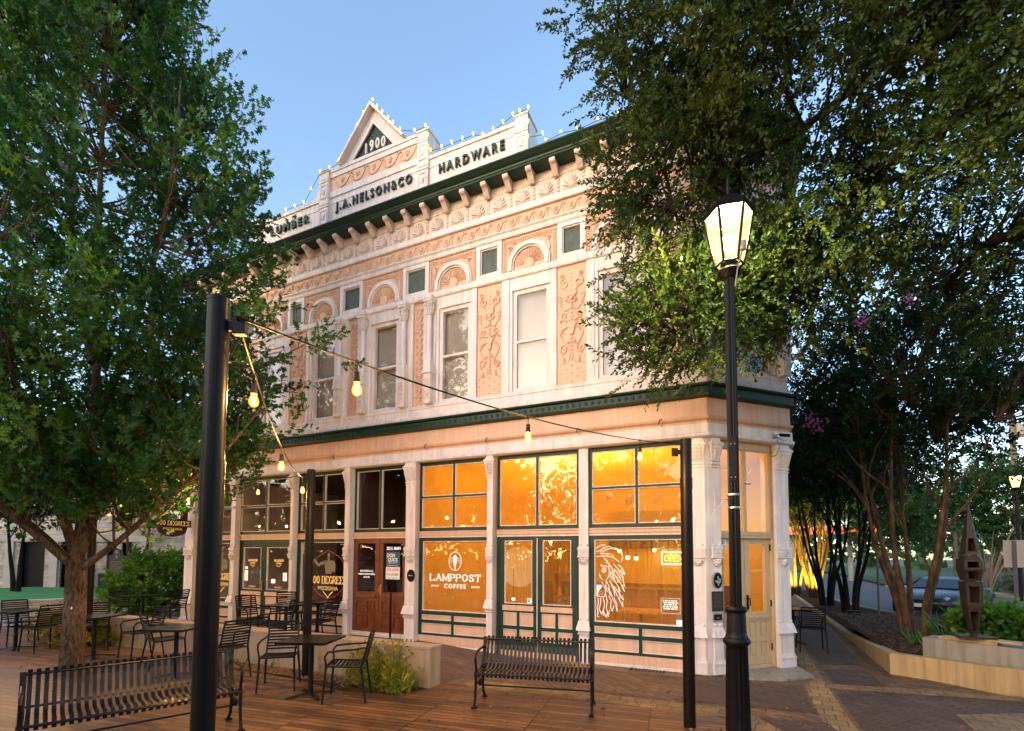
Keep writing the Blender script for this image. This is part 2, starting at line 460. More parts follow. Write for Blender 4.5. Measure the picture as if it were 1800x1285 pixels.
BARK_CM = bark('smooth_peeling_bark', (.16,.09,.052), (.055,.032,.022), 13, .3, .35)
MULCH = mat('mulch', (0.075, 0.040, 0.022), 0.95, spec=.1, col2=(0.018,0.010,0.006), vscale=30, bump=1.0, bscale=45)
# ---------------------------------------------------------------- the corner building
# facade plane y = 0, running x = -13.5 .. XC, then a 45 degree chamfer, then the side wall
XC, XL, CH = -0.446, -13.45, 1.71
C2 = (XC + CH*math.sqrt(.5), CH*math.sqrt(.5))
DEPTH = 13.0
def pz(z, y=-0.17):      # height of something that stands proud of the facade plane
    return 1.85 + (z-1.85)*(8.4+y)/8.4
def px(x, y=-0.15): return x*(8.4+y)/8.4
# matrix that carries facade coordinates (x along, y depth) onto the chamfer, x = 0 at the corner
MCH = Matrix.Translation((XC, 0, 0)) @ Matrix.Rotation(R(45), 4, 'Z')

B = thing('corner_building', 'two-storey cream and peach corner building with green cornice and a pointed 1900 gable', 'building', (-7, 0, 0), world=True)

PATH = [(XL, DEPTH), (XL, 0), (XC, 0), C2, (C2[0], DEPTH)]
def offset_path(off, path=PATH):
    P = [Vector((p[0], p[1])) for p in path]; res = []
    for i, p in enumerate(P):
        ns = []
        for a, b in ((i-1, i), (i, i+1)):
            if a < 0 or b >= len(P): continue
            d = (P[b]-P[a]).normalized(); ns.append(Vector((d.y, -d.x)))
        if len(ns) == 1: res.append(p + ns[0]*off)
        else:
            bis = (ns[0]+ns[1]).normalized(); res.append(p + bis*(off/max(.3, bis.dot(ns[0]))))
    return res
def band(mb, prof, m=None, path=PATH):
    """moulding swept round the building; prof = closed list of (projection, z)"""
    rings = [[(q.x, q.y, z) for q in offset_path(o, path)] and offset_path(o, path) for o, z in prof]
    n, k = len(prof), len(path)
    vs = [(rings[i][j].x, rings[i][j].y, prof[i][1]) for j in range(k) for i in range(n)]
    fs = []
    for j in range(k-1):
        for i in range(n):
            i2 = (i+1) % n
            fs.append((j*n+i, (j+1)*n+i, (j+1)*n+i2, j*n+i2))
    fs.append(tuple(range(n))); fs.append(tuple((k-1)*n+i for i in range(n-1, -1, -1)))
    mb.add(vs, fs, m)
def rect(o0, o1, z0, z1): return [(o0, z0), (o1, z0), (o1, z1), (o0, z1)]

# --- beams and mouldings above the shopfronts
w = MB(); band(w, [(-.1,3.745),(.10,3.745),(.14,3.765),(.145,3.80),(.115,3.825),(.11,3.97),(-.1,3.97)])
w.build('storefront_beam', WHITE, B)
w = MB(); band(w, [(-.1,3.972),(.06,3.972),(.07,4.02),(.12,4.05),(.135,4.085),(.085,4.10),(.08,4.385),(-.1,4.385)])
w.build('fascia', PEACH, B)
w = MB(); band(w, [(-.1,4.387),(.10,4.387),(.17,4.40),(.18,4.425),(.145,4.44),(.145,4.555),(.20,4.575),(.21,4.60),(-.1,4.60)])
G_belt = w.build('green_belt_moulding', GREEN, B)
w = MB(); w.box(-13.36, -.1462, 4.455, -.50, -.1452, 4.545)
for i in range(112):                      # little rosettes of the belt, facade side only
    x = -13.3 + i*0.115
    w.lathe([(.038,0),(.036,.008),(.024,.010),(.020,.004),(.012,.012),(.0001,.013)], n=7)
    k = 6*7
    for q in range(len(w.v)-k, len(w.v)):
        a, b_, c = w.v[q]; w.v[q] = (x+a, -.145-c, 4.50+b_)
w.build('belt_rosettes', GREEN, G_belt)
w = MB(); band(w, [(-.1,4.602),(.11,4.602),(.115,4.70),(.075,4.715),(.075,4.775),(.045,4.79),(.045,4.86),(.06,4.87),(.06,4.93),(-.1,4.93)])
w.build('sill_moulding', WHITE, B)

# --- upper storey windows: (glass x0, x1)
WIN = [(-12.34,-11.75),(-10.66,-10.07),(-8.99,-8.385),(-7.21,-6.625),(-5.445,-4.85),(-3.78,-3.175),(-2.11,-1.51)]
ZB, ZT, ZM = 5.03, 6.865, 5.93
def upper_window(x0, x1, M=None):
    win = MB(M)
    win.frame(x0-.075, ZB-.07, x1+.075, ZT+.06, .075, .02, .12, wb=.065)          # sash frame
    win.box(x0, .03, ZM-.03, x1, .11, ZM+.015)                                        # meeting rail
    win.box(x0-.14, -.015, ZB-.075, x0-.077, .12, ZT+.07); win.box(x1+.077, -.015, ZB-.075, x1+.14, .12, ZT+.07)
    win.box(x0-.14, -.02, ZT+.062, x1+.14, .12, 7.165)
    win.box(x0-.16, -.03, 4.932, x1+.16, .12, ZB-.072)
    f = win.build('window', WHITE, B)
    g = MB(M); g.box(x0, .055, ZB-.005, x1, .061, ZT); g.build('pane', GLASS_UP, f)
    b = MB(M); b.box(x0-.02, .155, ZB+random.choice([-.02,-.02,.05]), x1+.02, .158, ZT+.05); b.build('blind', BLIND, f)
    return f
random.seed(4)
for a, b in WIN: upper_window(a, b)
upper_window(.18, .62, MCH); upper_window(.98, 1.42, MCH)

# --- wall panels between the windows
def spiral(c, r0, turns, sgn, start, mb, th=.012, y=-.012, shrink=.18, n=18):
    pts = []
    for i in range(n+1):
        t = i/n; a = start + sgn*t*turns*2*PI; rr = r0*(1-t*(1-shrink))
        pts.append((c[0]+rr*math.cos(a), y, c[1]+rr*math.sin(a)))
    mb.tube(pts, th, 5)
def urn_panel(x0, x1, name='ornament_panel'):
    cx, hw = (x0+x1)/2, (x1-x0)/2
    p = MB(); p.box(x0, 0.0, 4.932, x1, .2, 7.165)
    s = hw/.275
    Y = -.006
    def L(pts, th=.013): p.tube([(cx+a*s, Y, z) for a, z in pts], th, 5)
    for k in (-1, 1):
        spiral((cx+k*.13*s, 6.83), .10*s, 1.3, -k, PI/2, p)
        L([(k*.03,6.45),(k*.10,6.52),(k*.03,6.62),(k*.10,6.72),(k*.20,6.78),(k*.225,6.86)], .014)
        spiral((cx+k*.13*s, 6.22), .07*s, 1.2, k, -PI/2, p)
        L([(k*.02,6.35),(k*.12,6.32),(k*.19,6.42),(k*.20,6.52)], .014)
        L([(k*.20,6.50),(k*.17,6.58),(k*.22,6.60),(k*.23,6.50)], .012)
        L([(k*.05,6.02),(k*.17,5.98),(k*.22,5.88),(k*.17,5.76),(k*.10,5.66),(k*.11,5.55),(k*.19,5.50),(k*.23,5.58)], .017)
        spiral((cx+k*.15*s, 5.60), .085*s, 1.3, -k, 0, p)
        L([(k*.04,6.12),(k*.12,6.14),(k*.10,6.05)], .016)
        L([(k*.14,5.44),(k*.14,5.36)], .02); L([(k*.09,5.34),(k*.19,5.34)], .01)
        for z in (5.95, 6.30, 6.68, 5.45): p.ball((cx+k*.235*s, Y, z), .012, 6)
        spiral((cx+k*.075*s, 6.50), .045*s, 1.2, k, PI, p, th=.008)
        spiral((cx+k*.17*s, 6.98), .05*s, 1.3, k, -PI/2, p, th=.009)
        spiral((cx+k*.20*s, 6.12), .035*s, 1.2, -k, 0, p, th=.008)
        spiral((cx+k*.075*s, 5.72), .035*s, 1.2, k, PI/2, p, th=.008)
        for q in range(5): L([(k*(.20+.012*q),6.40+.05*q),(k*(.225+.012*q),6.43+.05*q)], .009); L([(k*(.09+.022*q),5.98-.01*q*q),(k*(.10+.022*q),6.03-.01*q*q)], .008)
    for z, r in ((7.0,.012),(6.93,.016),(6.86,.012),(6.78,.014),(6.70,.012)): p.ball((cx, Y, z), r, 6)
    p.prism([(cx-.11*s,6.66),(cx-.08*s,6.58),(cx+.08*s,6.58),(cx+.11*s,6.66)], -.03, 0)
    p.prism([(cx-.05*s,6.575),(cx-.02*s,6.52),(cx+.02*s,6.52),(cx+.05*s,6.575)], -.028, 0)
    p.prism([(cx-.10*s,6.08),(cx-.05*s,5.98),(cx+.05*s,5.98),(cx+.10*s,6.08)], -.03, 0)
    p.prism([(cx-.06*s,5.975),(cx-.03*s,5.86),(cx+.03*s,5.86),(cx+.06*s,5.975)], -.03, 0)
    for z in (6.46,6.40,6.28,6.20,5.80,5.73,5.66,5.59,5.52): p.box(cx-.03*s, -.018, z-.012, cx+.03*s, 0, z+.012)
    L([(0,6.5),(0,5.5)], .011)
    L([(-.06,5.36),(-.03,5.48),(0,5.38),(.03,5.48),(.06,5.36)], .011)
    for i in range(5):
        for j in range(-2, 3):
            if (i+j) % 2 == 0: p.ball((cx+j*.11*s, Y+.004, 5.00+i*.075), .014, 6)
    p.build(name, PEACH, B)
def leaf_panel(x0, x1):
    cx = (x0+x1)/2
    p = MB(); p.box(x0, .02, 4.932, x1, .2, 7.165)
    z = 5.05
    while z < 7.05:
        for k in (-1, 1):
            p.tube([(cx, .012, z), (cx+k*.05, .008, z+.03), (cx+k*.085, .012, z+.10), (cx+k*.03, .012, z+.12)], .011, 5)
            p.tube([(cx+k*.02, .012, z+.07), (cx+k*.055, .010, z+.085)], .012, 5)
        z += .155
    p.build('leaf_panel', PEACH, B)
for a, b in ((-4.625,-4.08),(-2.955,-2.40),(-9.76,-9.22),(-11.43,-10.89)): urn_panel(a, b)
for a, b in ((-7.93,-7.66),(-6.15,-5.895)): leaf_panel(a, b)
w = MB()                                              # plain white posts beside the panels
for a, b in ((-4.72,-4.63),(-4.075,-3.925),(-3.03,-2.96),(-2.395,-2.25),(-1.36,-1.25),(-9.215,-9.135),(-8.24,-7.935),(-7.655,-7.355),(-6.48,-6.155),(-5.89,-5.59),(-9.925,-9.765),(-10.885,-10.805),(-11.605,-11.435),(-12.6,-12.485),(-13.45,-12.95)):
    w = MB(); w.box(a, -.03, 4.932, b, .14, 7.165); w.build('window_post', WHITE, B)
for a, b in ((-12.945,-12.605),(-1.245,-.75)):
    w = MB(); w.box(a,0.0,4.932,b,.2,7.165); w.build('end_panel', PEACH, B)
w = MB(); w.box(-.745,-.03,4.932,XC-.002,.14,7.165); w.build('corner_post', WHITE, B)
for a, b in ((.002,.035),(.765,.835),(1.565,CH)):
    w = MB(MCH); w.box(a,-.03,4.932,b,.14,7.165); w.build('corner_post', WHITE, B)

# --- half columns between the windows (drum, capital, pedestal with rosettes)
def half_column(x, M=None, yy=-.10):
    s = MB(M)
    s.lathe([(.062,0),(.062,.02),(.055,.03),(.052,.9),(.050,.91)], (x, yy, 5.86), 16)
    c = s.build('column', WHITE, B, smooth=True)
    k = MB(M)
    k.lathe([(.054,0),(.066,.012),(.054,.03),(.052,.08),(.062,.20),(.088,.26)], (x, yy, 6.775), 14)
    for i in range(10):
        a = 2*PI*i/10
        ca, sa = math.cos(a), math.sin(a)
        k.tube([(x+ca*.055, yy+sa*.055, 6.82), (x+ca*.075, yy+sa*.075, 6.90), (x+ca*.10, yy+sa*.10, 6.93 if i % 2 else 7.01), (x+ca*.105, yy+sa*.105, 6.90 if i % 2 else 6.98)], [.018,.016,.013,.010], 5)
    for sx in (-1, 1): spiral((x+sx*.075, 7.01), .03, 1.2, sx, 0, k, th=.012, y=yy-.075)
    k.box(x-.10, yy-.10, 7.045, x+.10, .02, 7.10); k.box(x-.115, yy-.115, 7.10, x+.115, .02, 7.163)
    k.build('capital', WHITE, c, smooth=True)
    p = MB(M)
    p.hexa([(x-.09,yy-.09,5.60),(x+.09,yy-.09,5.60),(x+.09,.02,5.60),(x-.09,.02,5.60),(x-.085,yy-.085,5.74),(x+.085,yy-.085,5.74),(x+.085,.02,5.74),(x-.085,.02,5.74)])
    p.hexa([(x-.085,yy-.085,5.742),(x+.085,yy-.085,5.742),(x+.085,.02,5.742),(x-.085,.02,5.742),(x-.06,yy-.05,5.858),(x+.06,yy-.05,5.858),(x+.06,.02,5.858),(x-.06,.02,5.858)])
    p.box(x-.10, yy-.10, 5.55, x+.10, .02, 5.598); p.box(x-.082, yy-.07, 4.932, x+.082, .02, 5.548)
    for z in (5.12, 5.36):
        p.frame(x-.062, z-.09, x+.062, z+.09, .012, yy-.082, yy-.07)
        for i in range(8):
            a = 2*PI*i/8; p.ball((x+.032*math.cos(a), yy-.074, z+.045*math.sin(a)), .016, 6)
        p.ball((x, yy-.076, z), .018, 6)
    p.build('pedestal', WHITE, c)
for x in (-8.24+.02, -7.53, -6.42, -5.765): half_column(px(x, -.1), yy=-.10)
half_column(-.60); half_column(1.62, MCH)
half_column(-13.25)

# --- white band, arches and square vents
w = MB(); band(w, [(-.1,7.167),(.045,7.167),(.06,7.19),(.06,7.29),(.035,7.302),(-.1,7.302)])
w.build('lintel_band', WHITE, B)
def arch_panel(x0, x1, xc, M=None, r=.435):
    """peach panel with a white arch and a sunburst fan"""
    z0, z1 = 7.304, 8.0
    p = MB(M); p.box(x0, 0.0, z0, x1, .2, z1)
    # egg-and-dart border
    n = int((x1-x0)/.045)
    for i in range(n):
        xx = x0+.02+(i+.5)*(x1-x0-.04)/n
        p.hexa([(xx-.012,-.018,z1-.085),(xx+.008,-.018,z1-.085),(xx+.008,0,z1-.085),(xx-.012,0,z1-.085),(xx-.004,-.018,z1-.035),(xx+.016,-.018,z1-.035),(xx+.016,0,z1-.035),(xx-.004,0,z1-.035)])
    for xx in (x0+.045, x1-.045):
        for i in range(13): p.box(xx-.02, -.018, z0+.02+i*.048, xx+.02, 0, z0+.045+i*.048)
    p.frame(x0+.085, z0, x1-.085, z1-.10, .012, -.014, 0)
    for k, xx in ((-1, x0+.17), (1, x1-.17)):
        spiral((xx, z1-.20), .05, 1.3, k, 0, p, th=.012)
        p.tube([(xx, -.008, z1-.26), (xx-k*-.03, -.008, z1-.34), (xx+k*.02, -.008, z1-.42)], .012, 5)
        p.tube([(xx-k*.05, -.008, z1-.15), (xx-k*.14, -.008, z1-.13)], .011, 5)
    f = p.build('arch_panel', PEACH, B)
    a = MB(M)
    zc = z0+.10
    def ring(ra, rb, y0, y1, N=22):
        ps = [(xc+math.cos(PI*i/N), math.sin(PI*i/N)) for i in range(N+1)]
        vs = []
        for i in range(N+1):
            c, s = math.cos(PI*i/N), math.sin(PI*i/N)
            for rr, y in ((ra,y0),(rb,y0),(rb,y1),(ra,y1)): vs.append((xc+rr*c, y, zc+rr*s))
        fs = []
        for i in range(N):
            for k in range(4):
                k2 = (k+1) % 4; fs.append((i*4+k, (i+1)*4+k, (i+1)*4+k2, i*4+k2))
        a.add(vs, fs)
        for sx in (-1, 1): a.box(xc+sx*ra, y0, z0, xc+sx*rb, y1, zc)
    ring(r-.09, r-.03, -.07, 0); ring(r-.029, r, -.045, 0); ring(r-.12, r-.091, -.035, 0)
    a.build('arch', WHITE, f)
    s = MB(M); rr = r-.135
    for i in range(13):
        a0 = PI*(i+.12)/13; a1 = PI*(i+.88)/13; am = (a0+a1)/2
        ri = .12
        P_ = [(xc+ri*math.cos(a0), -.004, zc+ri*.9*math.sin(a0)), (xc+ri*math.cos(a1), -.004, zc+ri*.9*math.sin(a1)),
              (xc+rr*math.cos(a1), -.004, zc+rr*math.sin(a1)), (xc+rr*math.cos(a0), -.004, zc+rr*math.sin(a0)), (xc+rr*1.0*math.cos(am), -.028, zc+rr*math.sin(am)), (xc+ri*math.cos(am), -.022, zc+ri*.9*math.sin(am))]
        s.add(P_, [(0,5,4,3),(5,1,2,4),(3,4,2),(0,1,5)])
    N = 16; hv = [(xc+rr_*math.cos(2*PI*q/N), y_, zc+rr_*math.sin(2*PI*q/N)) for rr_, y_ in ((.11,0),(.105,-.022),(.085,-.030),(.05,-.034)) for q in range(N)]
    s.add(hv, [(q+N*t_, (q+1)%N+N*t_, (q+1)%N+N*(t_+1), q+N*(t_+1)) for t_ in range(3) for q in range(N)] + [tuple(3*N+q for q in range(N))])
    s.build('sunburst', PEACH, f)
def vent(x0, x1, M=None):
    g = MB(M)
    g.frame(x0, 7.304, x1, 8.0, .085, -.03, .1); g.frame(x0+.087, 7.392, x1-.087, 7.912, .022, -.005, .1)
    v = g.build('square_vent', WHITE, B)
    q = MB(M); q.box(x0+.10, .03, 7.40, x1-.10, .06, 7.91); q.build('vent_panel', GREYGREEN, v)
AR = [((a+b)/2) for a, b in WIN]
SQ = [(-13.03,-12.49),(-11.53,-10.98),(-9.87,-9.33),(-8.21,-7.55),(-6.44,-5.78),(-4.65,-4.09),(-2.94,-2.405),(-1.27,-.80)]
for a, b in SQ: vent(a, b)
for i, c in enumerate(AR):
    arch_panel(SQ[i][1]+.003, SQ[i+1][0]-.003, c-.04)
for a, b, M_ in ((-13.45,-13.033,None),(-.797,XC-.002,None),(.002,CH,MCH)):
    w = MB(M_); w.box(a,0,7.304,b,.2,8.0); w.build('frieze_end_panel', PEACH, B)

# --- mouldings, garland frieze, shell frieze
w = MB(); band(w, [(-.1,8.002),(.04,8.002),(.055,8.03),(.04,8.045),(.05,8.09),(.085,8.12),(.085,8.14),(-.1,8.14)])
w.build('frieze_moulding', WHITE, B)
w = MB(); band(w, rect(-.1, .0, 8.142, 8.448)); gf = w.build('garland_frieze', PEACH, B)
g = MB()
def garlands(g, x0, x1, zc, M=None, y=-.008, step=.30, s=1.0):
    x = x0
    while x < x1:
        P_ = []
        for i in range(9):
            t = i/8; P_.append((x+t*step*.78*s, y, zc+.085*s-.17*s*math.sin(PI*t)))
        g.tube(P_, [.006,.009,.013,.017,.019,.017,.013,.009,.006], 5)
        cx = x+step*.39*s
        for k in (-1, 0, 1): g.tube([(cx+k*.018*s, y, zc-.02), (cx+k*.035*s, y, zc+.055*s)], .011, 4)
        g.ball((cx, y, zc+.065*s), .014, 5)
        g.ball((x-.01, y, zc+.09*s), .021, 6); g.ball((x+step*.80*s, y, zc+.09*s), .021, 6)
        g.tube([(x+step*.86*s, y, zc+.08*s), (x+step*.88*s, y, zc-.06*s)], [.014, .006], 4)
        x += step
    return g
garlands(g, -13.3, -.8, 8.295)
g.build('garlands', PEACH, gf)
w = MB(); band(w, [(-.1,8.45),(.05,8.45),(.06,8.47),(.06,8.56),(.02,8.572),(-.1,8.572)]); w.build('shell_course', WHITE, B)
w = MB(); band(w, rect(-.1, .0, 8.574, 9.12)); sf = w.build('shell_frieze', CREAM, B)
g = MB()
x = XC-.30
while x > -13.3:
    g.box(x+.205, -.008, 8.59, x+.212, 0, 8.94)
    for i in range(7):
        a = PI*(.08+.84*i/6)
        g.tube([(x, -.002, 8.67), (x+.09*math.cos(a), -.012, 8.67+.14*math.sin(a)), (x+.15*math.cos(a), -.004, 8.67+.22*math.sin(a))], [.008,.022,.026], 5)
    g.tube([(x-.15,-.004,8.65),(x-.07,-.006,8.66),(x,-.008,8.64),(x+.07,-.006,8.66),(x+.15,-.004,8.65)], .012, 5)
    for dz in (0,.07,.14,.21): g.ball((x+.245, -.002, 8.65+dz), .024, 6)
    g.box(x+.225, -.01, 8.59, x+.265, 0, 8.615)
    x -= .485
g.build('shells', CREAM, sf)
w = MB(); band(w, [(.002,8.95),(.012,8.95),(.02,8.97),(.002,8.985)]); w.build('shell_bead', CREAM, sf)

# --- cornice
w = MB()
band(w, [(-.1,9.122),(.275,9.122),(.29,9.13),(.29,9.168),(.305,9.172),(.315,9.20),(.36,9.215),(.42,9.255),(.44,9.262),(.44,9.285),(-.1,9.32)])
co = w.build('cornice', GREEN, B)
def bracket(x, M=None):
    b = MB(M)
    prof = [(0,9.120),(-.27,9.120),(-.27,9.065),(-.25,9.045),(-.20,9.035),(-.15,8.99),(-.11,8.945),(-.07,8.91),(-.035,8.91),(-.03,8.97),(0,8.97)]
    n = len(prof); hw = .055
    vs = [(x-hw, p[0], p[1]) for p in prof]+[(x+hw, p[0], p[1]) for p in prof]
    b.add(vs, [tuple(range(n)), tuple(range(2*n-1, n-1, -1))]+[(i, n+i, n+(i+1) % n, (i+1) % n) for i in range(n)])
    b.build('cornice_bracket', CREAM, B)
x = -2.49
xs = []
while x > -13.3: xs.append(x); x -= .476
for x in xs + [-2.02,-1.55,-1.08]: bracket(x)
for x in (.25,.70,1.15,1.55): bracket(x, MCH)

# --- parapet with lettering
PY0, PY1 = .0, .35
pp = MB()
pp.box(-5.82, PY0, 9.40, -3.80, PY1, 10.24); pp.box(-5.82, PY0-.03, 10.24, -3.80, PY1, 10.315)     # HARDWARE wing
pp.box(-5.82, PY0-.012, 10.055, -3.80, PY0, 10.08)
pp.box(-10.93, PY0, 9.40, -8.90, PY1, 10.24); pp.box(-10.93, PY0-.03, 10.24, -8.90, PY1, 10.315)
pp.box(-10.93, PY0-.012, 10.055, -8.90, PY0, 10.08)
pp.box(-8.61, PY0, 9.40, -6.09, PY1, 10.84); pp.box(-8.61, PY0-.03, 10.72, -6.09, PY0, 10.84); pp.box(-8.63, PY0-.05, 10.84, -6.07, PY1, 10.915)
pp.box(-8.61, PY0-.025, 10.24, -6.09, PY0, 10.39); pp.box(-8.61, PY0-.012, 10.085, -6.09, PY0, 10.11)
par = pp.build('parapet', WHITE, B)
p2 = MB(); p2.box(-8.605, PY0-.008, 10.395, -6.095, PY0, 10.715); garlands(p2, -8.50, -6.25, 10.55, y=-.016, step=.46, s=1.45)
p2.build('parapet_garland_panel', PEACH, par)
def pedestal(x0, x1, ztop):
    q = MB(); q.box(x0, -.07, 9.40, x1, .4, ztop-.05); q.box(x0-.02, -.09, ztop-.05, x1+.02, .42, ztop)
    z = 9.62
    while z+.36 < ztop-.05:
        q.frame(x0+.035, z, x1-.035, z+.33, .018, -.085, -.07)
        cx = (x0+x1)/2
        for k in (-1, 0, 1): q.tube([(cx, -.075, z+.10), (cx+k*.05, -.078, z+.22)], .011, 5)
        q.tube([(cx-.04, -.076, z+.12), (cx+.04, -.076, z+.12)], .01, 5)
        q.box(x0-.012, -.085, z+.40, x1+.012, -.07, z+.43)
        q.box(x0-.008, -.08, z+.47, x1+.008, -.07, z+.49)
        z += .62
    # brace that steps back behind the pedestal
    q.add([(x0+.05,.4,ztop-.1),(x0+.05,1.5,9.6),(x0+.05,.4,9.4),(x1-.03,.4,ztop-.1),(x1-.03,1.5,9.6),(x1-.03,.4,9.4)],[(0,1,2),(3,5,4),(0,3,4,1),(0,2,5,3),(1,4,5,2)])
    return q.build('parapet_pedestal', WHITE, B)
for a, b, z in ((-3.80,-3.53,10.40),(-6.09,-5.82,10.92),(-8.90,-8.615,10.92),(-11.2,-10.93,10.40)): pedestal(a, b, z)
q = MB(); q.prism([(-9.24,10.317),(-8.922,10.317),(-8.922,10.85)], .05, .3); q.prism([(-9.13,10.33),(-8.94,10.33),(-8.94,10.68)], .035, .05)
q.build('parapet_shoulder', WHITE, B)
# gable
gb = MB()
A, Lp, Rp = (-7.35, 12.05), (-8.30, 10.917), (-6.40, 10.917)
def tri(sc_, cx=-7.35, zb=10.917): return [(cx+(p[0]-cx)*sc_, zb+(p[1]-10.917)*sc_) for p in (Lp, Rp, A)]
def tri_ring(mb, s0, s1, y0, y1):
    o, i_ = tri(s0), tri(s1)
    for k in (1, 2):
        k2 = (k+1) % 3
        a, b, c, d = o[k], o[k2], i_[k2], i_[k]
        mb.hexa([(a[0],y0,a[1]),(b[0],y0,b[1]),(b[0],y1,b[1]),(a[0],y1,a[1]),(d[0],y0,d[1]),(c[0],y0,c[1]),(c[0],y1,c[1]),(d[0],y1,d[1])])
tri_ring(gb, 1.0, .93, -.16, .35); tri_ring(gb, .928, .66, .0, .35); tri_ring(gb, .72, .62, -.03, -.001)
ga = gb.build('gable', WHITE, B)
gp = MB(); gp.prism(tri(.655), .03, .3); gp.build('gable_panel', GREEN, ga)
t = MB()
for i, ch in enumerate('1900'):
    add_text(t, ch, .33, (-7.555+i*.165, .0, 11.085 + (0, .02, .02, 0)[i]), .022, offset=.010, sx=.72)
t.build('date_numerals', WHITE, ga)
def sign(body, x0, x1, z, size, off=.008):
    t = MB(); add_text(t, body, size, (0,0,0), .02, offset=off, spacing=1.5)
    xs_ = [v[0] for v in t.v]; a, b = min(xs_), max(xs_)
    zs_ = [v[2] for v in t.v]; zc_ = (min(zs_)+max(zs_))/2
    t.v = [(x0+(v[0]-a)/(b-a)*(x1-x0), v[1]-.03, z+(v[2]-zc_)) for v in t.v]
    t.build('lettering', GREEN, par)
sign('J.A.NELSON&CO', -8.41, -6.25, 9.935, .27); sign('HARDWARE', -5.56, -4.04, 9.935, .27); sign('LUMBER', -10.55, -9.25, 9.935, .27)

# --- solid body of the building: rooms' walls, roof
w = MB(); w.slab([(XL+.2,.33),(XC-.1,.33),(C2[0]-.3,C2[1]+.1),(C2[0]-.3,DEPTH-.1),(XL+.2,DEPTH-.1)], 9.0, 9.12); w.build('roof', CONC2, B)
w = MB()
w.box(C2[0]-.25, C2[1], 0, C2[0], DEPTH, 9.0); w.box(XL, .2, 0, XL+.25, DEPTH, 9.0); w.box(XL+.25, DEPTH-.25, 0, C2[0]-.25, DEPTH, 9.0)
w.build('side_walls', CREAM, B)
w = MB(); w.box(XL+.25, .202, 4.1, XC-.05, .3, 9.0); w.M = MCH; w.box(.05, .202, 4.1, CH-.05, .3, 9.0)
w.build('backing_wall', DULL, B)
# ---------------------------------------------------------------- ground floor
GT = [GREEN, WHITE, PEACH2]
def trim(mb, x0, z0, x1, z1, w=.012, y=-.004):        # thin white bead round an opening
    mb.frame(x0-w, z0-w, x1+w, z1+w, w, y, .05, 1)
def bars(mb, x0, z0, x1, z1, opens, y0, y1, m=0):
    """a board x0..x1, z0..z1 with rectangular openings cut out (openings in rows)"""
    rows = {}
    for o in opens: rows.setdefault((o[1], o[3]), []).append(o)
    ks = sorted(rows)
    z = z0
    for k in ks:
        if k[0] > z: mb.box(x0, y0, z, x1, y1, k[0], m)
        x = x0
        for o in sorted(rows[k]):
            if o[0] > x+1e-4: mb.box(x, y0, k[0], o[0], y1, k[1], m)
            x = o[2]
        if x < x1-1e-4: mb.box(x, y0, k[0], x1, y1, k[1], m)
        z = k[1]
    if z < z1: mb.box(x0, y0, z, x1, y1, z1, m)
def pane(par, x0, z0, x1, z1, gm, M=None, y=.035):
    g = MB(M); g.box(x0, y, z0, x1, y+.006, z1); return g.build('pane', gm, par)
def transom(x0, x1, xm, cross, gm, M=None, mats=GT, z0=2.405, z1=3.675, zm=3.03, ztop=3.743, zbot=2.337):
    f = MB(M)
    a, b = x0+.05, x1-.05
    if cross: op = [(a,z0,xm-.022,zm-.018),(xm+.022,z0,b,zm-.018),(a,zm+.018,xm-.022,z1),(xm+.022,zm+.018,b,z1)]
    else: op = [(a,z0,xm-.022,z1),(xm+.022,z0,b,z1)]
    op = [(o[0]+.014,o[1]+.014,o[2]-.014,o[3]-.014) for o in op]
    op2 = [(o[0]-.014,o[1]-.014,o[2]+.014,o[3]+.014) for o in op]
    bars(f, x0, zbot, x1, ztop, op2, 0, .07, 0)
    for o in op: f.frame(o[0]-.014, o[1]-.014, o[2]+.014, o[3]+.014, .014, .012, .06, 1)
    fo = f.build('transom_window', mats, B)
    pane(fo, x0+.05, z0, x1-.05, z1, gm, M)
    return fo
def lintel(x0, x1, M=None, m=PEACH2):
    l = MB(M); l.box(x0, -.02, 2.205, x1, .07, 2.225, 1)
    l.box(x0, -.015, 2.226, x1, .07, 2.25); l.box(x0, -.035, 2.251, x1, .07, 2.285); l.box(x0, -.02, 2.286, x1, .07, 2.31); l.box(x0, -.04, 2.311, x1, .07, 2.335)
    l.build('transom_bar', [m, WHITE], B)
def shop_window(x0, x1, xm, gm, dz=0.0):
    f = MB(); a, b = x0+.085, x1-.085
    zs = .72+dz*.3
    op = [(a, zs, b, 2.136)]
    p1 = [(x0+.085,.53+dz*.5,xm-.03,.65+dz*.2),(xm+.03,.53+dz*.5,x1-.085,.65+dz*.2)]
    p2 = [(x0+.085,.245+dz,xm-.03,.46+dz*.6),(xm+.03,.245+dz,x1-.085,.46+dz*.6)]
    bars(f, x0, .20+dz, x1, 2.203, op+p1+p2, 0, .07, 0)
    for o in op: f.frame(o[0], o[1], o[2], o[3], .016, .010, .06, 1)
    for o in p1:
        f.frame(o[0], o[1], o[2], o[3], .014, .008, .06, 1)
        h = (o[3]-o[1]-.03)/4
        for i in range(4): f.box(o[0]+.015, .018+.008*(i % 2), o[1]+.015+i*h, o[2]-.015, .06, o[1]+.015+(i+1)*h-.001, 2)
    for o in p2:
        f.frame(o[0], o[1], o[2], o[3], .014, .008, .06, 1); f.box(o[0]+.015, .03, o[1]+.015, o[2]-.015, .06, o[3]-.015, 2)
    f.box(x0, -.002, .0, x1, .07, .199+dz, 2)
    f.box(x0, -.015, .0, x1, -.002, .045+dz*.6, 1)
    fo = f.build('shop_window', GT, B)
    pane(fo, a+.01, zs+.01, b-.01, 2.13, gm)
    return fo
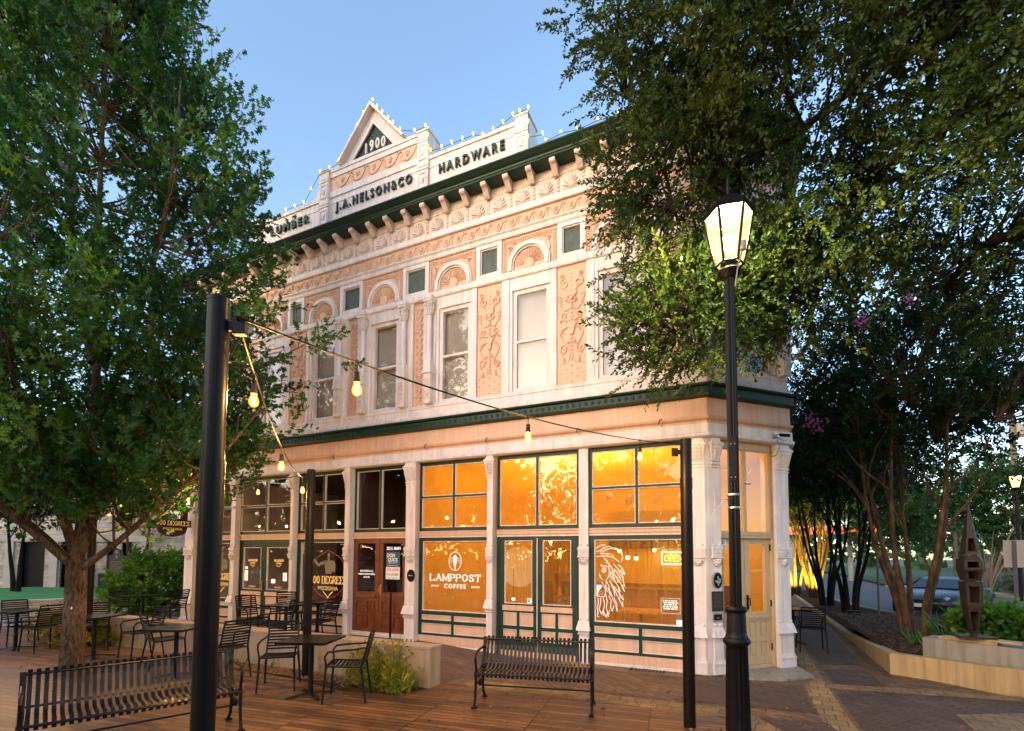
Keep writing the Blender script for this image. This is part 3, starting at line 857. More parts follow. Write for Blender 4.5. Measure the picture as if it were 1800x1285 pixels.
def leaf(x0, x1, mats, gm, zb, zg0, zg1, ztop, ledge, rows, M=None, st=.075, y=0.0, name='door', handle=None, bead=1, dk=0):
    """one door leaf: glass above, ledge, 2 x 2 panels below"""
    d = MB(M); xm = (x0+x1)/2
    op = [(x0+st+.02, zg0, x1-st-.02, zg1)] + [(a, r[0], b, r[1]) for r in rows for a, b in ((x0+st, xm-.03), (xm+.03, x1-st))]
    bars(d, x0, zb, x1, ztop, op, y, y+.045, 0)
    d.frame(op[0][0], zg0, op[0][2], zg1, .012, y-.004, y+.04, bead)
    for o in op[1:]:
        d.frame(o[0], o[1], o[2], o[3], .011, y+.004, y+.04, bead)
        a, b, c, e = o[0]+.012, o[1]+.012, o[2]-.012, o[3]-.012
        d.box(a, y+.022, b, c, y+.04, e, 2); d.box(a+.03, y+.012, b+.03, c-.03, y+.0215, e-.03, 2)
    d.box(x0+st-.01, y-.025, ledge[0], x1-st+.01, y-.0005, ledge[1], 2)
    o = d.build(name, mats, B)
    pane(o, x0+st+.025, zg0+.006, x1-st-.025, zg1-.006, gm, M, y=y+.02)
    if handle:
        h = MB(M); hx = handle[0]
        h.box(hx-.02, y-.012, .98, hx+.02, y-.0005, 1.22); h.tube([(hx, y-.012, 1.04), (hx, y-.06, 1.06), (hx, y-.06, 1.16), (hx, y-.012, 1.18)], .009, 6)
        h.build('handle', handle[1], o)
    return o

# coffee shop, right bay
transom(-2.364, -.69, -1.543, True, GLASS_FOG); lintel(-2.364, -.69)
W3 = shop_window(-2.364, -.69, -1.50, GLASS_RUN)
# coffee shop doors
transom(-4.16, -2.54, -3.345, False, GLASS_FOG); lintel(-4.16, -2.54)
f = MB(); f.box(-4.16, -.0, .0, -4.10, .07, 2.203, 0); f.box(-2.60, -.0, .0, -2.54, .07, 2.203, 0)
f.box(-4.098, .0, 2.175, -2.602, .07, 2.203, 0); f.box(-4.098, -.01, 0, -2.602, .08, .10, 2)
f.build('door_frame', GT, B)
ROWS = [(.29,.49),(.555,.80)]
D2a = leaf(-4.096, -3.346, GT, GLASS_RUN, .105, .96, 2.13, 2.173, (.835,.93), ROWS, y=.006)
D2b = leaf(-3.330, -2.604, GT, GLASS_RUN, .105, .96, 2.13, 2.173, (.835,.93), ROWS, y=.006)
f = MB(); f.box(-3.345, -.02, .105, -3.331, .04, 2.17); f.build('astragal', WHITE, B)
# coffee shop, left bay
transom(-5.937, -4.20, -5.13, True, GLASS_FOG); lintel(-5.937, -4.20)
W1 = shop_window(-5.937, -4.20, -5.13, GLASS_FOG, .05)
# middle bay, varnished doors
transom(-7.663, -6.18, -6.958, False, GLASS_DK); lintel(-7.663, -6.18)
f = MB(); f.box(-7.663,.0,.14,-7.655,.07,2.203,0); f.box(-6.24,.0,.14,-6.18,.07,2.203,0); f.box(-7.653,-.03,.10,-6.242,.09,.215,1); f.box(-7.653,.0,2.19,-6.242,.07,2.203,0)
f.build('door_frame', [WOOD, WHITE], B)
WD = [WOOD, WOOD, WOOD]
WR = [(.285,.555),(.60,.86)]
D3a = leaf(-7.65, -6.965, WD, GLASS_DK, .218, 1.055, 2.11, 2.187, (.94,1.01), WR, y=.004, st=.07)
D3b = leaf(-6.955, -6.245, WD, GLASS_DK, .218, 1.055, 2.11, 2.187, (.94,1.01), WR, y=.004, st=.07, handle=(-6.905, BRASS))
# pizzeria window
transom(-9.34, -7.68, -8.58, True, GLASS_DK); lintel(-9.34, -7.68)
W600 = shop_window(-9.34, -7.68, -8.58, GLASS_DK, .05)
# pizzeria doors
transom(-11.40, -9.36, -10.45, True, GLASS_DK); lintel(-11.40, -9.36)
f = MB(); f.box(-11.40,-.005,.10,-11.30,.07,2.203); f.box(-9.50,-.005,.10,-9.36,.07,2.203); f.box(-11.298,-.005,2.11,-9.502,.07,2.203); f.box(-11.298,0,.10,-9.502,.08,.17)
f.build('door_frame', GREEN, B)
D6a = leaf(-11.296, -10.470, GT, GLASS_DK, .175, 1.0, 2.02, 2.105, (.86,.95), [(.30,.53),(.58,.83)], y=.004, st=.08, handle=(-10.51, BRASS))
D6b = leaf(-10.464, -9.504, GT, GLASS_DK, .175, 1.0, 2.02, 2.105, (.86,.95), [(.30,.53),(.58,.83)], y=.004, st=.08)
# pizzeria far window
transom(-13.0, -11.34, -12.2, True, GLASS_DK); lintel(-13.0, -11.34)
W601 = shop_window(-13.0, -11.34, -12.2, GLASS_DK, .05)
# corner entrance on the chamfer
TN = [TAN, TAN, TAN]
transom(.235, 1.375, .80, False, glass('corner_glass', refl=1.3, fog=.12, fogcol=(.95,.85,.6)), MCH, mats=[TAN, TAN, TAN], z0=2.25, z1=3.62, ztop=3.743, zbot=2.20) 
f = MB(MCH); f.box(.235,.0,.04,.262,.12,2.197); f.box(1.362,.0,.04,1.40,.12,3.74); f.box(.264,.0,2.155,1.36,.12,2.197); f.box(.264,.03,.03,1.36,.15,.085)
f.build('door_frame', TAN, B)
RW = [(.20,.46),(.51,.79)]
D1a = leaf(.266, .806, TN, GLASS_DK, .09, .92, 2.07, 2.15, (.83,.87), RW, MCH, y=.055, st=.07, bead=1)
D1b = leaf(.812, 1.358, TN, GLASS_DK, .09, .92, 2.07, 2.15, (.83,.87), RW, MCH, y=.055, st=.07, handle=(.855, CASTIRON))
for z in (.30, 1.02, 1.95):
    f = MB(MCH); f.box(1.352,.03,z,1.366,.054,z+.11); f.build('hinge', CASTIRON, D1b)

# --- iron columns of the shopfront
def ornament(mb, x0, x1, z, y):
    """bracket ornament half way up a column: mouldings, dentils, a drooping shell"""
    cx, hw = (x0+x1)/2, (x1-x0)/2
    mb.box(x0-.02, y-.035, z+.30, x1+.02, y, z+.335); mb.box(x0-.01, y-.02, z+.335, x1+.01, y, z+.355)
    mb.box(x0-.012, y-.025, z+.19, x1+.012, y, z+.299)
    n = max(3, int((x1-x0)/.035))
    for i in range(n):
        xx = x0+(i+.25)*(x1-x0)/n; mb.box(xx, y-.04, z+.245, xx+.5*(x1-x0)/n, y-.026, z+.285)
        mb.box(xx, y-.036, z+.20, xx+.5*(x1-x0)/n, y-.026, z+.225)
    mb.box(x0-.02, y-.04, z+.165, x1+.02, y, z+.189)
    r = min(.085, hw+.012)
    for i in range(7):
        a = PI*(1.08+.84*i/6)
        mb.tube([(cx, y-.01, z+.15), (cx+r*.6*math.cos(a), y-.04, z+.15+r*.75*math.sin(a)), (cx+r*math.cos(a), y-.01, z+.15+r*1.3*math.sin(a))], [.012,.016,.017], 5)
    mb.ball((cx, y-.035, z+.135), .024, 8)
    for k in (-1, 1): mb.ball((cx+k*hw*.7, y-.01, z+.375), .02, 6)
def cap(mb, x0, x1, y, z0=3.27, z1=3.742):
    mb.box(x0-.006, y-.012, z0, x1+.006, y, z0+.025); mb.box(x0-.012, y-.02, z0+.05, x1+.012, y, z0+.08)
    h = z1-z0
    mb.hexa([(x0-.005,y-.012,z0+.10),(x1+.005,y-.012,z0+.10),(x1+.005,y,z0+.10),(x0-.005,y,z0+.10),(x0-.04,y-.06,z1-.12),(x1+.04,y-.06,z1-.12),(x1+.04,y,z1-.12),(x0-.04,y,z1-.12)])
    mb.box(x0-.05, y-.07, z1-.119, x1+.05, y, z1-.085); mb.box(x0-.03, y-.05, z1-.0845, x1+.03, y, z1-.055); mb.box(x0-.01, y-.03, z1-.0545, x1+.01, y, z1-.002)
    rnd = random.Random(int(x0*100))
    n = max(2, int((x1-x0)/.055))
    for i in range(n):
        for j in range(4):
            xx = x0+(i+.5)*(x1-x0)/n; zz = z0+.13+j*.055; yy = y-.02-.011*j
            mb.tube([(xx-.02, yy, zz), (xx+.0, yy-.012, zz+.02), (xx+.02, yy, zz+.005), (xx+.012, yy-.006, zz-.02)], [.008,.012,.011,.006], 5)
def foot(mb, x0, x1, y, z0, full=True):
    zz = z0
    if full:
        mb.box(x0-.03, y-.05, zz, x1+.03, y, zz+.15); mb.box(x0-.035, y-.06, zz+.151, x1+.035, y, zz+.18); mb.box(x0-.02, y-.04, zz+.181, x1+.02, y, zz+.225)
        mb.box(x0-.012, y-.028, zz+.226, x1+.012, y, zz+.50)
        n = int((x1-x0+.02)/.022)
        for i in range(n): mb.box(x0-.008+i*.022, y-.036, zz+.25, x0-.008+i*.022+.011, y-.0285, zz+.48)
    mb.box(x0-.02, y-.04, zz+.501, x1+.02, y, zz+.51)
    n = max(2, int((x1-x0+.02)/.04))
    for i in range(n): mb.ball((x0-.01+(i+.5)*(x1-x0+.02)/n, y-.035, zz+.538), .017, 6)
    mb.box(x0-.012, y-.02, zz+.511, x1+.012, y, zz+.565)
    mb.hexa([(x0-.04,y-.07,zz+.567),(x1+.04,y-.07,zz+.567),(x1+.04,y,zz+.567),(x0-.04,y,zz+.567),(x0-.025,y-.05,zz+.65),(x1+.025,y-.05,zz+.65),(x1+.025,y,zz+.65),(x0-.025,y,zz+.65)])
    mb.hexa([(x0-.022,y-.045,zz+.652),(x1+.022,y-.045,zz+.652),(x1+.022,y,zz+.652),(x0-.022,y,zz+.652),(x0-.01,y-.02,zz+.73),(x1+.01,y-.02,zz+.73),(x1+.01,y,zz+.73),(x0-.01,y,zz+.73)])
    for k in (0, 1): mb.ball(((x0+.02, x1-.02)[k], y-.008, zz+.76), .022, 6)
def pilaster(x0, x1, y=-.15, z0=.05, capital=True, M=None, tagz=None, full=True, name='shopfront_column', back=.07):
    s = MB(M); s.box(x0, y, z0, x1, back, 3.742)
    p = s.build(name, WHITE, B)
    o = MB(M); ornament(o, x0, x1, 1.66, y); o.build('column_bracket', WHITE, p)
    if capital: o = MB(M); cap(o, x0, x1, y); o.build('capital', WHITE, p)
    o = MB(M); foot(o, x0, x1, y, z0, full); o.build('column_base', WHITE, p)
    if tagz:
        o = MB(M); c = (x0+x1)/2
        o.prism([(c-.03,tagz+.03),(c-.02,tagz),(c+.02,tagz),(c+.03,tagz+.03),(c+.03,tagz+.17),(c+.02,tagz+.20),(c-.02,tagz+.20),(c-.03,tagz+.17)], y-.012, y)
        o.box(c-.008, y-.018, tagz+.05, c+.008, y-.0125, tagz+.15); o.build('column_ornament', WHITE, p)
    return p
pilaster(px(-13.52), px(-13.16), z0=.0, tagz=2.63)
pilaster(-11.49, -11.342, z0=.1, full=False); pilaster(-9.45, -9.362, z0=.1, full=False); pilaster(-7.80, -7.668, z0=.12, full=False)
P712 = pilaster(-6.175, -5.942, z0=.10, full=False, tagz=2.63)
pilaster(-4.305, -4.185, z0=.30, full=False)
pilaster(-2.535, -2.368, y=-.06, z0=.0, capital=False, full=False)
# the corner column has a face to the street and a face to the chamfer
cc = MB(); cc.slab([(-.69,.07),(-.69,-.06),(XC-.025,-.06),(XC+.16+.042,.16-.042),(XC+.16-.05,.16+.05)], .0, 3.742)
CCOL = cc.build('corner_column', WHITE, B)
for M_, a, b in ((None, -.685, XC-.03), (MCH, .03, .222)):
    for fn, nm in ((lambda m: ornament(m, a+.01, b-.01, 1.66, -.06), 'column_bracket'), (lambda m: cap(m, a+.02, b-.02, -.06), 'capital'), (lambda m: foot(m, a+.015, b-.015, -.06, .02), 'column_base')):
        o = MB(M_); fn(o); o.build(nm, WHITE, CCOL)
    o = MB(M_); c = (a+b)/2
    o.prism([(c-.03,2.66),(c-.02,2.63),(c+.02,2.63),(c+.03,2.66),(c+.03,2.80),(c+.02,2.83),(c-.02,2.83),(c-.03,2.80)], -.072, -.06); o.build('column_ornament', WHITE, CCOL)
pilaster(1.405, 1.69, y=-.06, z0=.02, M=MCH, tagz=2.63, name='corner_column', back=.25)

# plaques on the columns
o = MB(MCH)
N = 24
def disc(mb, cx, cz, rx, rz, y0, y1, m=None, n=24): mb.prism([(cx+rx*math.cos(2*PI*i/n), cz+rz*math.sin(2*PI*i/n)) for i in range(n)], y0, y1, m)
disc(o, .12, 1.475, .093, .135, -.085, -.062, 0); disc(o, .12, 1.475, .082, .122, -.0895, -.0855, 1)
tx = [(-.32,.0),(-.12,.0),(-.12,.55),(.08,.55),(.08,.28),(.30,.22),(.52,.22),(.55,-.15),(.42,-.30),(.18,-.48),(.12,-.78),(-.02,-.72),(-.12,-.42),(-.25,-.30),(-.38,-.38),(-.62,-.05)]
o.prism([(.12+a*.105, 1.48+b*.115) for a, b in tx], -.094, -.090, 0)
add_text(o, 'TEXAS', .03, (.12, -.095, 1.48), .001, m=1)
md = o.build('medallion', [STEEL, DULL], CCOL)
o = MB(MCH); o.box(.015, -.078, .995, .225, -.062, 1.305); 
o.frame(.015, .995, .225, 1.305, .008, -.082, -.0785)
rb = random.Random(3)
for i in range(12):
    a_ = .035+.02*rb.random(); 
    while a_ < .19:
        l_ = .01+.022*rb.random(); o.box(a_, -.0805, 1.272-i*.021, min(a_+l_,.205), -.0785, 1.281-i*.021, 1); a_ += l_+.008
o.build('bronze_plaque', [mat('dark_bronze', (.035,.035,.03), .45, metal=.6), mat('worn_bronze', (.09,.088,.08), .5, metal=.4)], CCOL)
o = MB(MCH); o.box(.035, -.072, .835, .205, -.062, .965, 1); o.box(.045, -.078, .855, .195, -.0725, .945, 0); o.box(.10,-.084,.885,.14,-.079,.90,1)
o.build('mail_slot', [DULL, STEEL], CCOL)
o = MB(); disc(o, px(-6.128), 1.435, .095, .125, -.165, -.151); disc(o, px(-6.128), 1.435, .08, .108, -.169, -.1655)
o.box(px(-6.128)-.05, -.173, 1.43, px(-6.128)+.05, -.1695, 1.445, 1); o.build('round_plaque', [DULL, STEEL], P712)

# --- serif capitals drawn with strokes (for painted shop names)
def T_(a): return a
GL = {
 'L':[[(0,0),(0,1)],[(0,0),(.62,0),(.62,.22)],],
 'A':[[(0,0),(.36,1),(.72,0)],[(.14,.36),(.58,.36)]],
 'M':[[(0,0),(0,1),(.42,.15),(.84,1),(.84,0)]],
 'P':[[(0,0),(0,1),(.42,1),(.58,.88),(.58,.62),(.42,.5),(0,.5)]],
 'O':[[(.37,0),(.12,.14),(0,.5),(.12,.86),(.37,1),(.62,.86),(.74,.5),(.62,.14),(.37,0)]],
 'S':[[(.52,.80),(.44,.95),(.25,1),(.07,.90),(.05,.70),(.20,.56),(.40,.46),(.53,.30),(.48,.08),(.28,0),(.08,.05),(0,.22)]],
 'T':[[(.36,0),(.36,1)],[(0,.80),(0,1),(.72,1),(.72,.80)]],
 'D':[[(0,0),(0,1),(.36,1),(.62,.82),(.68,.5),(.62,.18),(.36,0),(0,0)]],
 'E':[[(.6,.2),(.6,0),(0,0),(0,1),(.58,1),(.58,.8)],[(0,.52),(.4,.52)]],
 'G':[[(.64,.8),(.5,.95),(.35,1),(.1,.84),(0,.5),(.1,.16),(.36,0),(.64,.1),(.64,.42),(.42,.42)]],
 'R':[[(0,0),(0,1),(.4,1),(.56,.88),(.56,.66),(.4,.52),(0,.52)],[(.3,.52),(.66,0)]],
 'I':[[(0.05,0),(0.05,1)]], 'Z':[[(0,.85),(0,1),(.6,1),(0,0),(.62,0),(.62,.18)]],
 '6':[[(.5,.85),(.38,1),(.2,.95),(.04,.6),(.04,.25),(.2,0),(.42,0),(.54,.22),(.46,.46),(.25,.52),(.06,.38)]],
 '0':[[(.3,0),(.08,.16),(0,.5),(.08,.84),(.3,1),(.52,.84),(.6,.5),(.52,.16),(.3,0)]],
}
SER = {'L':[(0,0),(0,1)],'A':[(0,0),(.72,0)],'M':[(0,0),(0,1),(.84,0),(.84,1)],'P':[(0,0),(0,1)],'T':[(.36,0)],'D':[(0,0),(0,1)],'E':[(0,0),(0,1)],'R':[(0,0),(0,1),(.68,0)],'I':[(.05,0),(.05,1)]}
def serif_text(mb, s, x0, x1, z0, h, y, stroke, m=None, M=None):
    W = {k: max(p[0] for st in v for p in st) for k, v in GL.items()}
    tot = 0; pos = []
    for ch in s:
        if ch == ' ': tot += .45; pos.append(None); continue
        pos.append(tot); tot += W[ch]+.30
    tot -= .30
    sx = (x1-x0)/tot
    def seg(a, b, t):
        d = Vector((b[0]-a[0], b[1]-a[1])); 
        if d.length < 1e-6: return
        n_ = Vector((-d.y, d.x)).normalized()
        w_ = t*(.45+.55*abs(n_.x)) ; e = d.normalized()*w_*.4; n_ = n_*w_/2
        a = Vector(a)-e; b = Vector(b)+e
        mb.prism([tuple(a+n_), tuple(a-n_), tuple(b-n_), tuple(b+n_)], y-.002, y, m)
    for ch, p in zip(s, pos):
        if p is None: continue
        for st in GL[ch]:
            q = [(x0+(p+a)*sx, z0+b*h) for a, b in st]
            for i in range(len(q)-1): seg(q[i], q[i+1], stroke)
        for a, b in SER.get(ch, []):
            X, Z = x0+(p+a)*sx, z0+b*h; mb.box(X-.13*sx, y-.003, Z-stroke*.16, X+.13*sx, y-.001, Z+stroke*.16, m)
YG = .030   # just in front of the pane
# LAMPPOST COFFEE window
o = MB(); serif_text(o, 'LAMPPOST', -5.675, -4.53, 1.345, .125, YG, .024)
add_text(o, 'COFFEE', .118, (-5.10, YG, 1.235), .001, offset=.003, spacing=1.35, sx=.98)
add_text(o, 'SPECIALTY', .05, (-5.56, YG, 1.235), .001, sx=.78, offset=.0005); add_text(o, 'ROASTERS', .05, (-4.64, YG, 1.235), .001, sx=.78, offset=.0005)
def line2d(mb, pts, w, y=YG, m=None):
    for i in range(len(pts)-1):
        a, b = Vector(pts[i]), Vector(pts[i+1]); d = b-a
        if d.length < 1e-6: continue
        n_ = Vector((-d.y, d.x)).normalized()*w/2; e = d.normalized()*w*.3
        a = a-e; b = b+e
        mb.prism([tuple(a+n_), tuple(a-n_), tuple(b-n_), tuple(b+n_)], y-.002-.00004*i, y, m)
def oval(cx, cz, rx, rz, n=30): return [(cx+rx*math.cos(2*PI*i/n), cz+rz*math.sin(2*PI*i/n)) for i in range(n+1)]
line2d(o, oval(-5.10, 1.733, .142, .182), .010)
c = -5.10
o.prism([(c-.035,1.70),(c+.035,1.70),(c+.05,1.80),(c-.05,1.80)], YG-.002, YG); o.prism([(c-.055,1.805),(c+.055,1.805),(c+.02,1.84),(c,1.865),(c-.02,1.84)], YG-.002, YG)
o.box(c-.010, YG-.002, 1.56, c+.010, YG, 1.698); line2d(o, [(c-.03,1.685),(c+.03,1.685)], .012); line2d(o, [(c-.05,1.66),(c,1.64),(c+.03,1.655)], .008)
for k in (-1, 1):
    for dz in (-.05, 0, .05): line2d(o, [(c+k*.065, 1.75+dz*.5), (c+k*.125, 1.75+dz)], .006)
o.build('window_lettering', DECAL, W1)
# lion drawing: half a face with a long mane
o = MB()
LN = """105,200 150,170 210,165|145,245 180,200 240,180 290,195|170,245 220,210 280,205 340,215|300,195 350,210 385,240 400,290 385,345|105,290 160,285 200,280 240,275|105,240 140,225 170,215|190,290 200,320 230,330 215,350 250,360 240,385 270,400
165,440 180,410 210,410 215,440 190,460 165,450|176,425 198,425 198,445 180,445|155,370 165,395 200,385 230,395|135,480 150,500 145,510 170,530|165,560 180,580 200,620 205,680 185,715 150,715 110,705
240,400 255,450 240,500 215,540 210,600 225,660|260,380 290,430 280,470 310,520|300,370 350,420 380,450 420,470 405,440|350,375 385,400 415,450 425,475|380,420 400,500 410,560 420,600 400,580|330,500 370,560 400,610 420,650 395,610
280,490 320,560 350,600 370,650|250,540 290,600 320,660 345,710|300,600 350,660 380,710 405,740 390,690|230,620 270,680 290,740 320,790|240,700 270,750 260,820 280,860 300,800|300,720 330,780 335,860 320,800|350,720 380,770 400,810 395,760
210,690 225,760 215,830 235,900 250,850|180,730 195,800 180,860 215,930 225,880 240,920|150,730 150,790 130,840 160,900 170,860 185,915|120,730 125,780 110,830 120,880 110,920 130,930|270,440 260,500 285,540|320,430 350,480 380,530|350,620 370,690 360,740|225,560 250,610 245,660 262,700|265,570 300,640 310,700|310,420 300,470 340,520 345,560|385,500 365,470 350,430|225,290 270,290 320,310 360,345|150,260 200,255 250,260"""
def lp(p): a, b = p.split(','); return (-2.249+(1030+float(a)/6-1047)*.00922, 2.136-(930+float(b)/6-948)*.00977)
for k_, st in enumerate(LN.replace('\n', '|').split('|')):
    line2d(o, [lp(p) for p in st.split()], .0085, y=YG+.00003*k_)
o.prism([lp(p) for p in '105,590 105,710 118,710 120,670 140,640 165,610 165,590'.split()], YG-.002, YG)
for p in '130,670 145,660 160,655 150,680 165,675 178,665 140,695 160,697 175,690'.split(): q = lp(p); disc(o, q[0], q[1], .004, .004, YG-.002, YG, n=6)
o.build('lion_drawing', DECAL, W3)
o = MB(); o.frame(-1.17, .92, -.87, 1.17, .004, YG-.002, YG)
for i in range(5):
    a_ = -1.14+.01*(i % 3)
    while a_ < -.92:
        l_ = .02+.04*rb.random(); o.box(a_, YG-.002, 1.118-i*.033, min(a_+l_,-.90), YG, 1.138-i*.033); a_ += l_+.012
o.build('window_notice', DECAL, W3)
o = MB(); o.box(-.93,YG-.002,.735,-.80,YG,.845,0); o.box(-.93,YG-.003,.825,-.80,YG-.0021,.845,1); o.build('window_sticker', [DECAL, mat('blue_print',(.03,.12,.5),.5)], W3)
o = MB(); o.box(-3.54,.018,.985,-3.46,.0205,1.065); o.box(-3.53,.017,1.04,-3.47,.0178,1.052,1); o.box(-3.53,.017,1.0,-3.49,.0178,1.03,1); o.build('door_sticker', [DECAL, DULL], D2a)
# varnished door lettering and posters
TEAL = mat('teal_print', (.01,.09,.14), .5); PAPER = mat('white_paper', (.75,.75,.76), .7); PINK = mat('pink_print', (.75,.10,.22), .6)
o = MB()
for i, (t_, s_) in enumerate((('423 STUDIO LLC',.062),('WEBSITE & GRAPHIC DESIGN',.045),('SUITE 200',.048))): add_text(o, t_, s_, (-7.31, .020, 1.50-i*.065), .001, sx=.80, offset=.001)
o.build('door_lettering', DECAL, D3a)
o = MB(); add_text(o, '203 E. MAIN', .09, (-6.60, .020, 1.985), .001, sx=.78, offset=.002); o.build('door_lettering', DECAL, D3b)
o = MB(); o.box(-6.79,.014,1.60,-6.43,.019,1.92,0)
add_text(o, 'DON', .11, (-6.66,.0138,1.835), .001, m=1, offset=.004, sx=.8); add_text(o, 'QUICK', .10, (-6.61,.0138,1.745), .001, m=1, offset=.004, sx=.8); add_text(o, '& ASSOCIATES, INC.', .034, (-6.61,.0138,1.68), .001, m=1, sx=.85)
add_text(o, 'COMMERCIAL REAL ESTATE', .028, (-6.61,.0138,1.625), .001, m=1, sx=.8)
o.build('agent_sign', [TEAL, PAPER], D3b)
o = MB(); o.box(-6.79,.015,1.34,-6.43,.0195,1.595,0)
add_text(o, 'FOR LEASE', .075, (-6.61,.0148,1.54), .001, m=1, sx=.85, offset=.003); add_text(o, '512-255-3000', .058, (-6.61,.0148,1.44), .001, m=2, sx=.85, offset=.001); add_text(o, 'www.donquick.com', .036, (-6.61,.0148,1.37), .001, m=2, sx=.9)
o.build('lease_sign', [PAPER, PINK, DULL], D3b)
# number over the corner door
o = MB(MCH); o.box(.275,.045,1.98,.425,.054,2.12,0); add_text(o, '201', .085, (.35,.0445,2.078), .001, m=1, sx=.75, offset=.002); add_text(o, 'STE 100', .045, (.35,.0445,2.01), .001, m=1, sx=.78); o.build('house_number', [PAPER, DULL], D1a)
o = MB(MCH); add_text(o, 'LAMPPOST', .055, (1.09,.070,1.62), .001, sx=.9); o.build('door_lettering', mat('pale_lettering',(.6,.5,.35),.6), D1b)
# pizzeria glass lettering
RED = mat('dark_red_sign', (.045,.008,.008), .5); REDL = mat('red_line', (.45,.03,.02), .5)
def pizza_mark(o, cx, z, s, yy=YG):
    serif_text(o, '600 DEGREES', cx-.56*s, cx+.56*s, z, .17*s, yy, .024*s, 0); serif_text(o, 'PIZZERIA', cx-.30*s, cx+.30*s, z-.15*s, .075*s, yy, .014*s, 0)
    line2d(o, [(cx-.15*s,z-.19*s),(cx-.06*s,z-.26*s),(cx,z-.33*s),(cx+.06*s,z-.26*s),(cx+.15*s,z-.19*s)], .02*s, y=yy, m=0)
def torso(o, cx, z, s, yy, m):      # the painted figure: head, shoulders, crossed arm
    disc(o, cx+.01*s, z+.56*s, .055*s, .075*s, yy-.002, yy, m, 12)
    o.prism([(cx-.20*s,z+.40*s),(cx+.22*s,z+.40*s),(cx+.27*s,z+.25*s),(cx+.12*s,z),(cx-.10*s,z),(cx-.14*s,z+.22*s)][::-1], yy-.002, yy, m)
    o.box(cx-.03*s, yy-.002, z+.40*s, cx+.05*s, yy, z+.50*s, m)
    line2d(o, [(cx-.18*s,z+.34*s),(cx-.40*s,z+.26*s),(cx-.52*s,z+.36*s),(cx-.56*s,z+.42*s)], .09*s, y=yy, m=m); line2d(o, [(cx+.25*s,z+.30*s),(cx+.24*s,z+.08*s),(cx+.02*s,z+.18*s)], .07*s, y=yy-.0005, m=m)
o = MB(); pizza_mark(o, -8.42, 1.20, .95); torso(o, -8.42, 1.42, .75, YG, 3)
line2d(o, [(-8.95,1.55),(-8.75,1.80),(-8.42,1.95),(-8.09,1.80),(-7.92,1.60),(-7.92,1.15),(-8.15,.95),(-8.42,.86),(-8.69,.95),(-8.92,1.15),(-8.95,1.55)], .014, m=2)
for k, X0 in ((1,-9.20),(-1,-7.78)):
    for Z0, kz in ((2.08,-1),(.80,1)):
        line2d(o, [(X0,Z0),(X0+k*.30,Z0)], .008); line2d(o, [(X0,Z0),(X0,Z0+kz*.22)], .008)
        pts = [(X0+k*(.07+.05*math.cos(t)*(1-t/9)), Z0+kz*(.08+.05*math.sin(t)*(1-t/9))) for t in [i*.7 for i in range(11)]]; line2d(o, pts, .008)
        pts = [(X0+k*(.05+.03*math.cos(t)*(1-t/9)), Z0+kz*(.20+.03*math.sin(t)*(1-t/9))) for t in [i*.7 for i in range(11)]]; line2d(o, pts, .007)
o.build('window_lettering', [GOLD, DECAL, REDL, mat('khaki_figure',(.20,.18,.12),.7)], W600)
o = MB(); pizza_mark(o, -12.05, 1.20, .95); torso(o, -12.05, 1.42, .75, YG, 1); o.build('window_lettering', [GOLD, mat('khaki_figure',(.20,.18,.12),.7)], W601)
for D_, cx in ((D6a, -10.88), (D6b, -9.98)):
    o = MB(); add_text(o, '600 DEGREES', .075, (cx, .021, 1.70), .001, sx=.75, offset=.002); add_text(o, 'PIZZERIA', .05, (cx, .021, 1.635), .001, sx=.85, offset=.001)
    line2d(o, [(cx-.08,1.60),(cx,1.555),(cx+.08,1.60)], .012, y=.021); add_text(o, 'ENTRANCE' if D_ is D6a else 'EXIT ONLY', .055, (cx, .021, 1.06), .001, sx=.85)
    o.box(cx+.15, .019, 1.22, cx+.28, .022, 1.42, 1) if D_ is D6b else o.box(cx-.28, .019, 1.2, cx-.16, .022, 1.46, 1)
    o.box(cx-.24, .019, 1.16, cx-.10, .022, 1.26, 1) if D_ is D6b else o.box(cx-.27, .019, 1.49, cx-.17, .022, 1.55, 1)
    o.build('door_lettering', [GOLD, DECAL], D_)
# ---------------------------------------------------------------- rooms behind the glass
ORW = mat('warm_plaster', (0.62, 0.40, 0.07), 0.8, var=.15, vscale=1.2)
DKW = mat('dark_plum_wall', (0.055, 0.022, 0.02), 0.8)
FLW = mat('brown_floor', (0.12, 0.06, 0.03), 0.6)
w = MB()
w.box(-6.02, 4.6, .1, .51, 4.7, 4.0)                                  # back wall of the coffee shop
w.box(-6.10, .08, .1, -6.021, 4.6, 4.0)
w.box(-6.02, 3.4, .1, -4.6, 3.5, 4.0)
w.build('coffee_shop_wall', ORW, B)
w = MB(); w.slab([(-6.02,.08),(-.5,.08),(.5,1.3),(.5,4.6),(-6.02,4.6)], 3.98, 4.05); w.build('coffee_shop_ceiling', ORW, B)
w = MB(); w.slab([(XL+.25,.09),(-.5,.09),(C2[0]-.3,1.35),(C2[0]-.3,8),(XL+.25,8)], .0, .10); w.build('shop_floor', FLW, B)
w = MB(); w.box(-7.62,.08,.1,-7.56,8,4.1); w.box(-13.2,5.2,.1,-7.63,5.3,4.0); w.box(-7.55,3.6,.1,-6.12,3.7,4.0); w.build('pizzeria_wall', DKW, B)
w = MB(); w.slab([(-13.2,.08),(-6.12,.08),(-6.12,5.2),(-13.2,5.2)], 3.98, 4.05); w.build('pizzeria_ceiling', DKW, B)
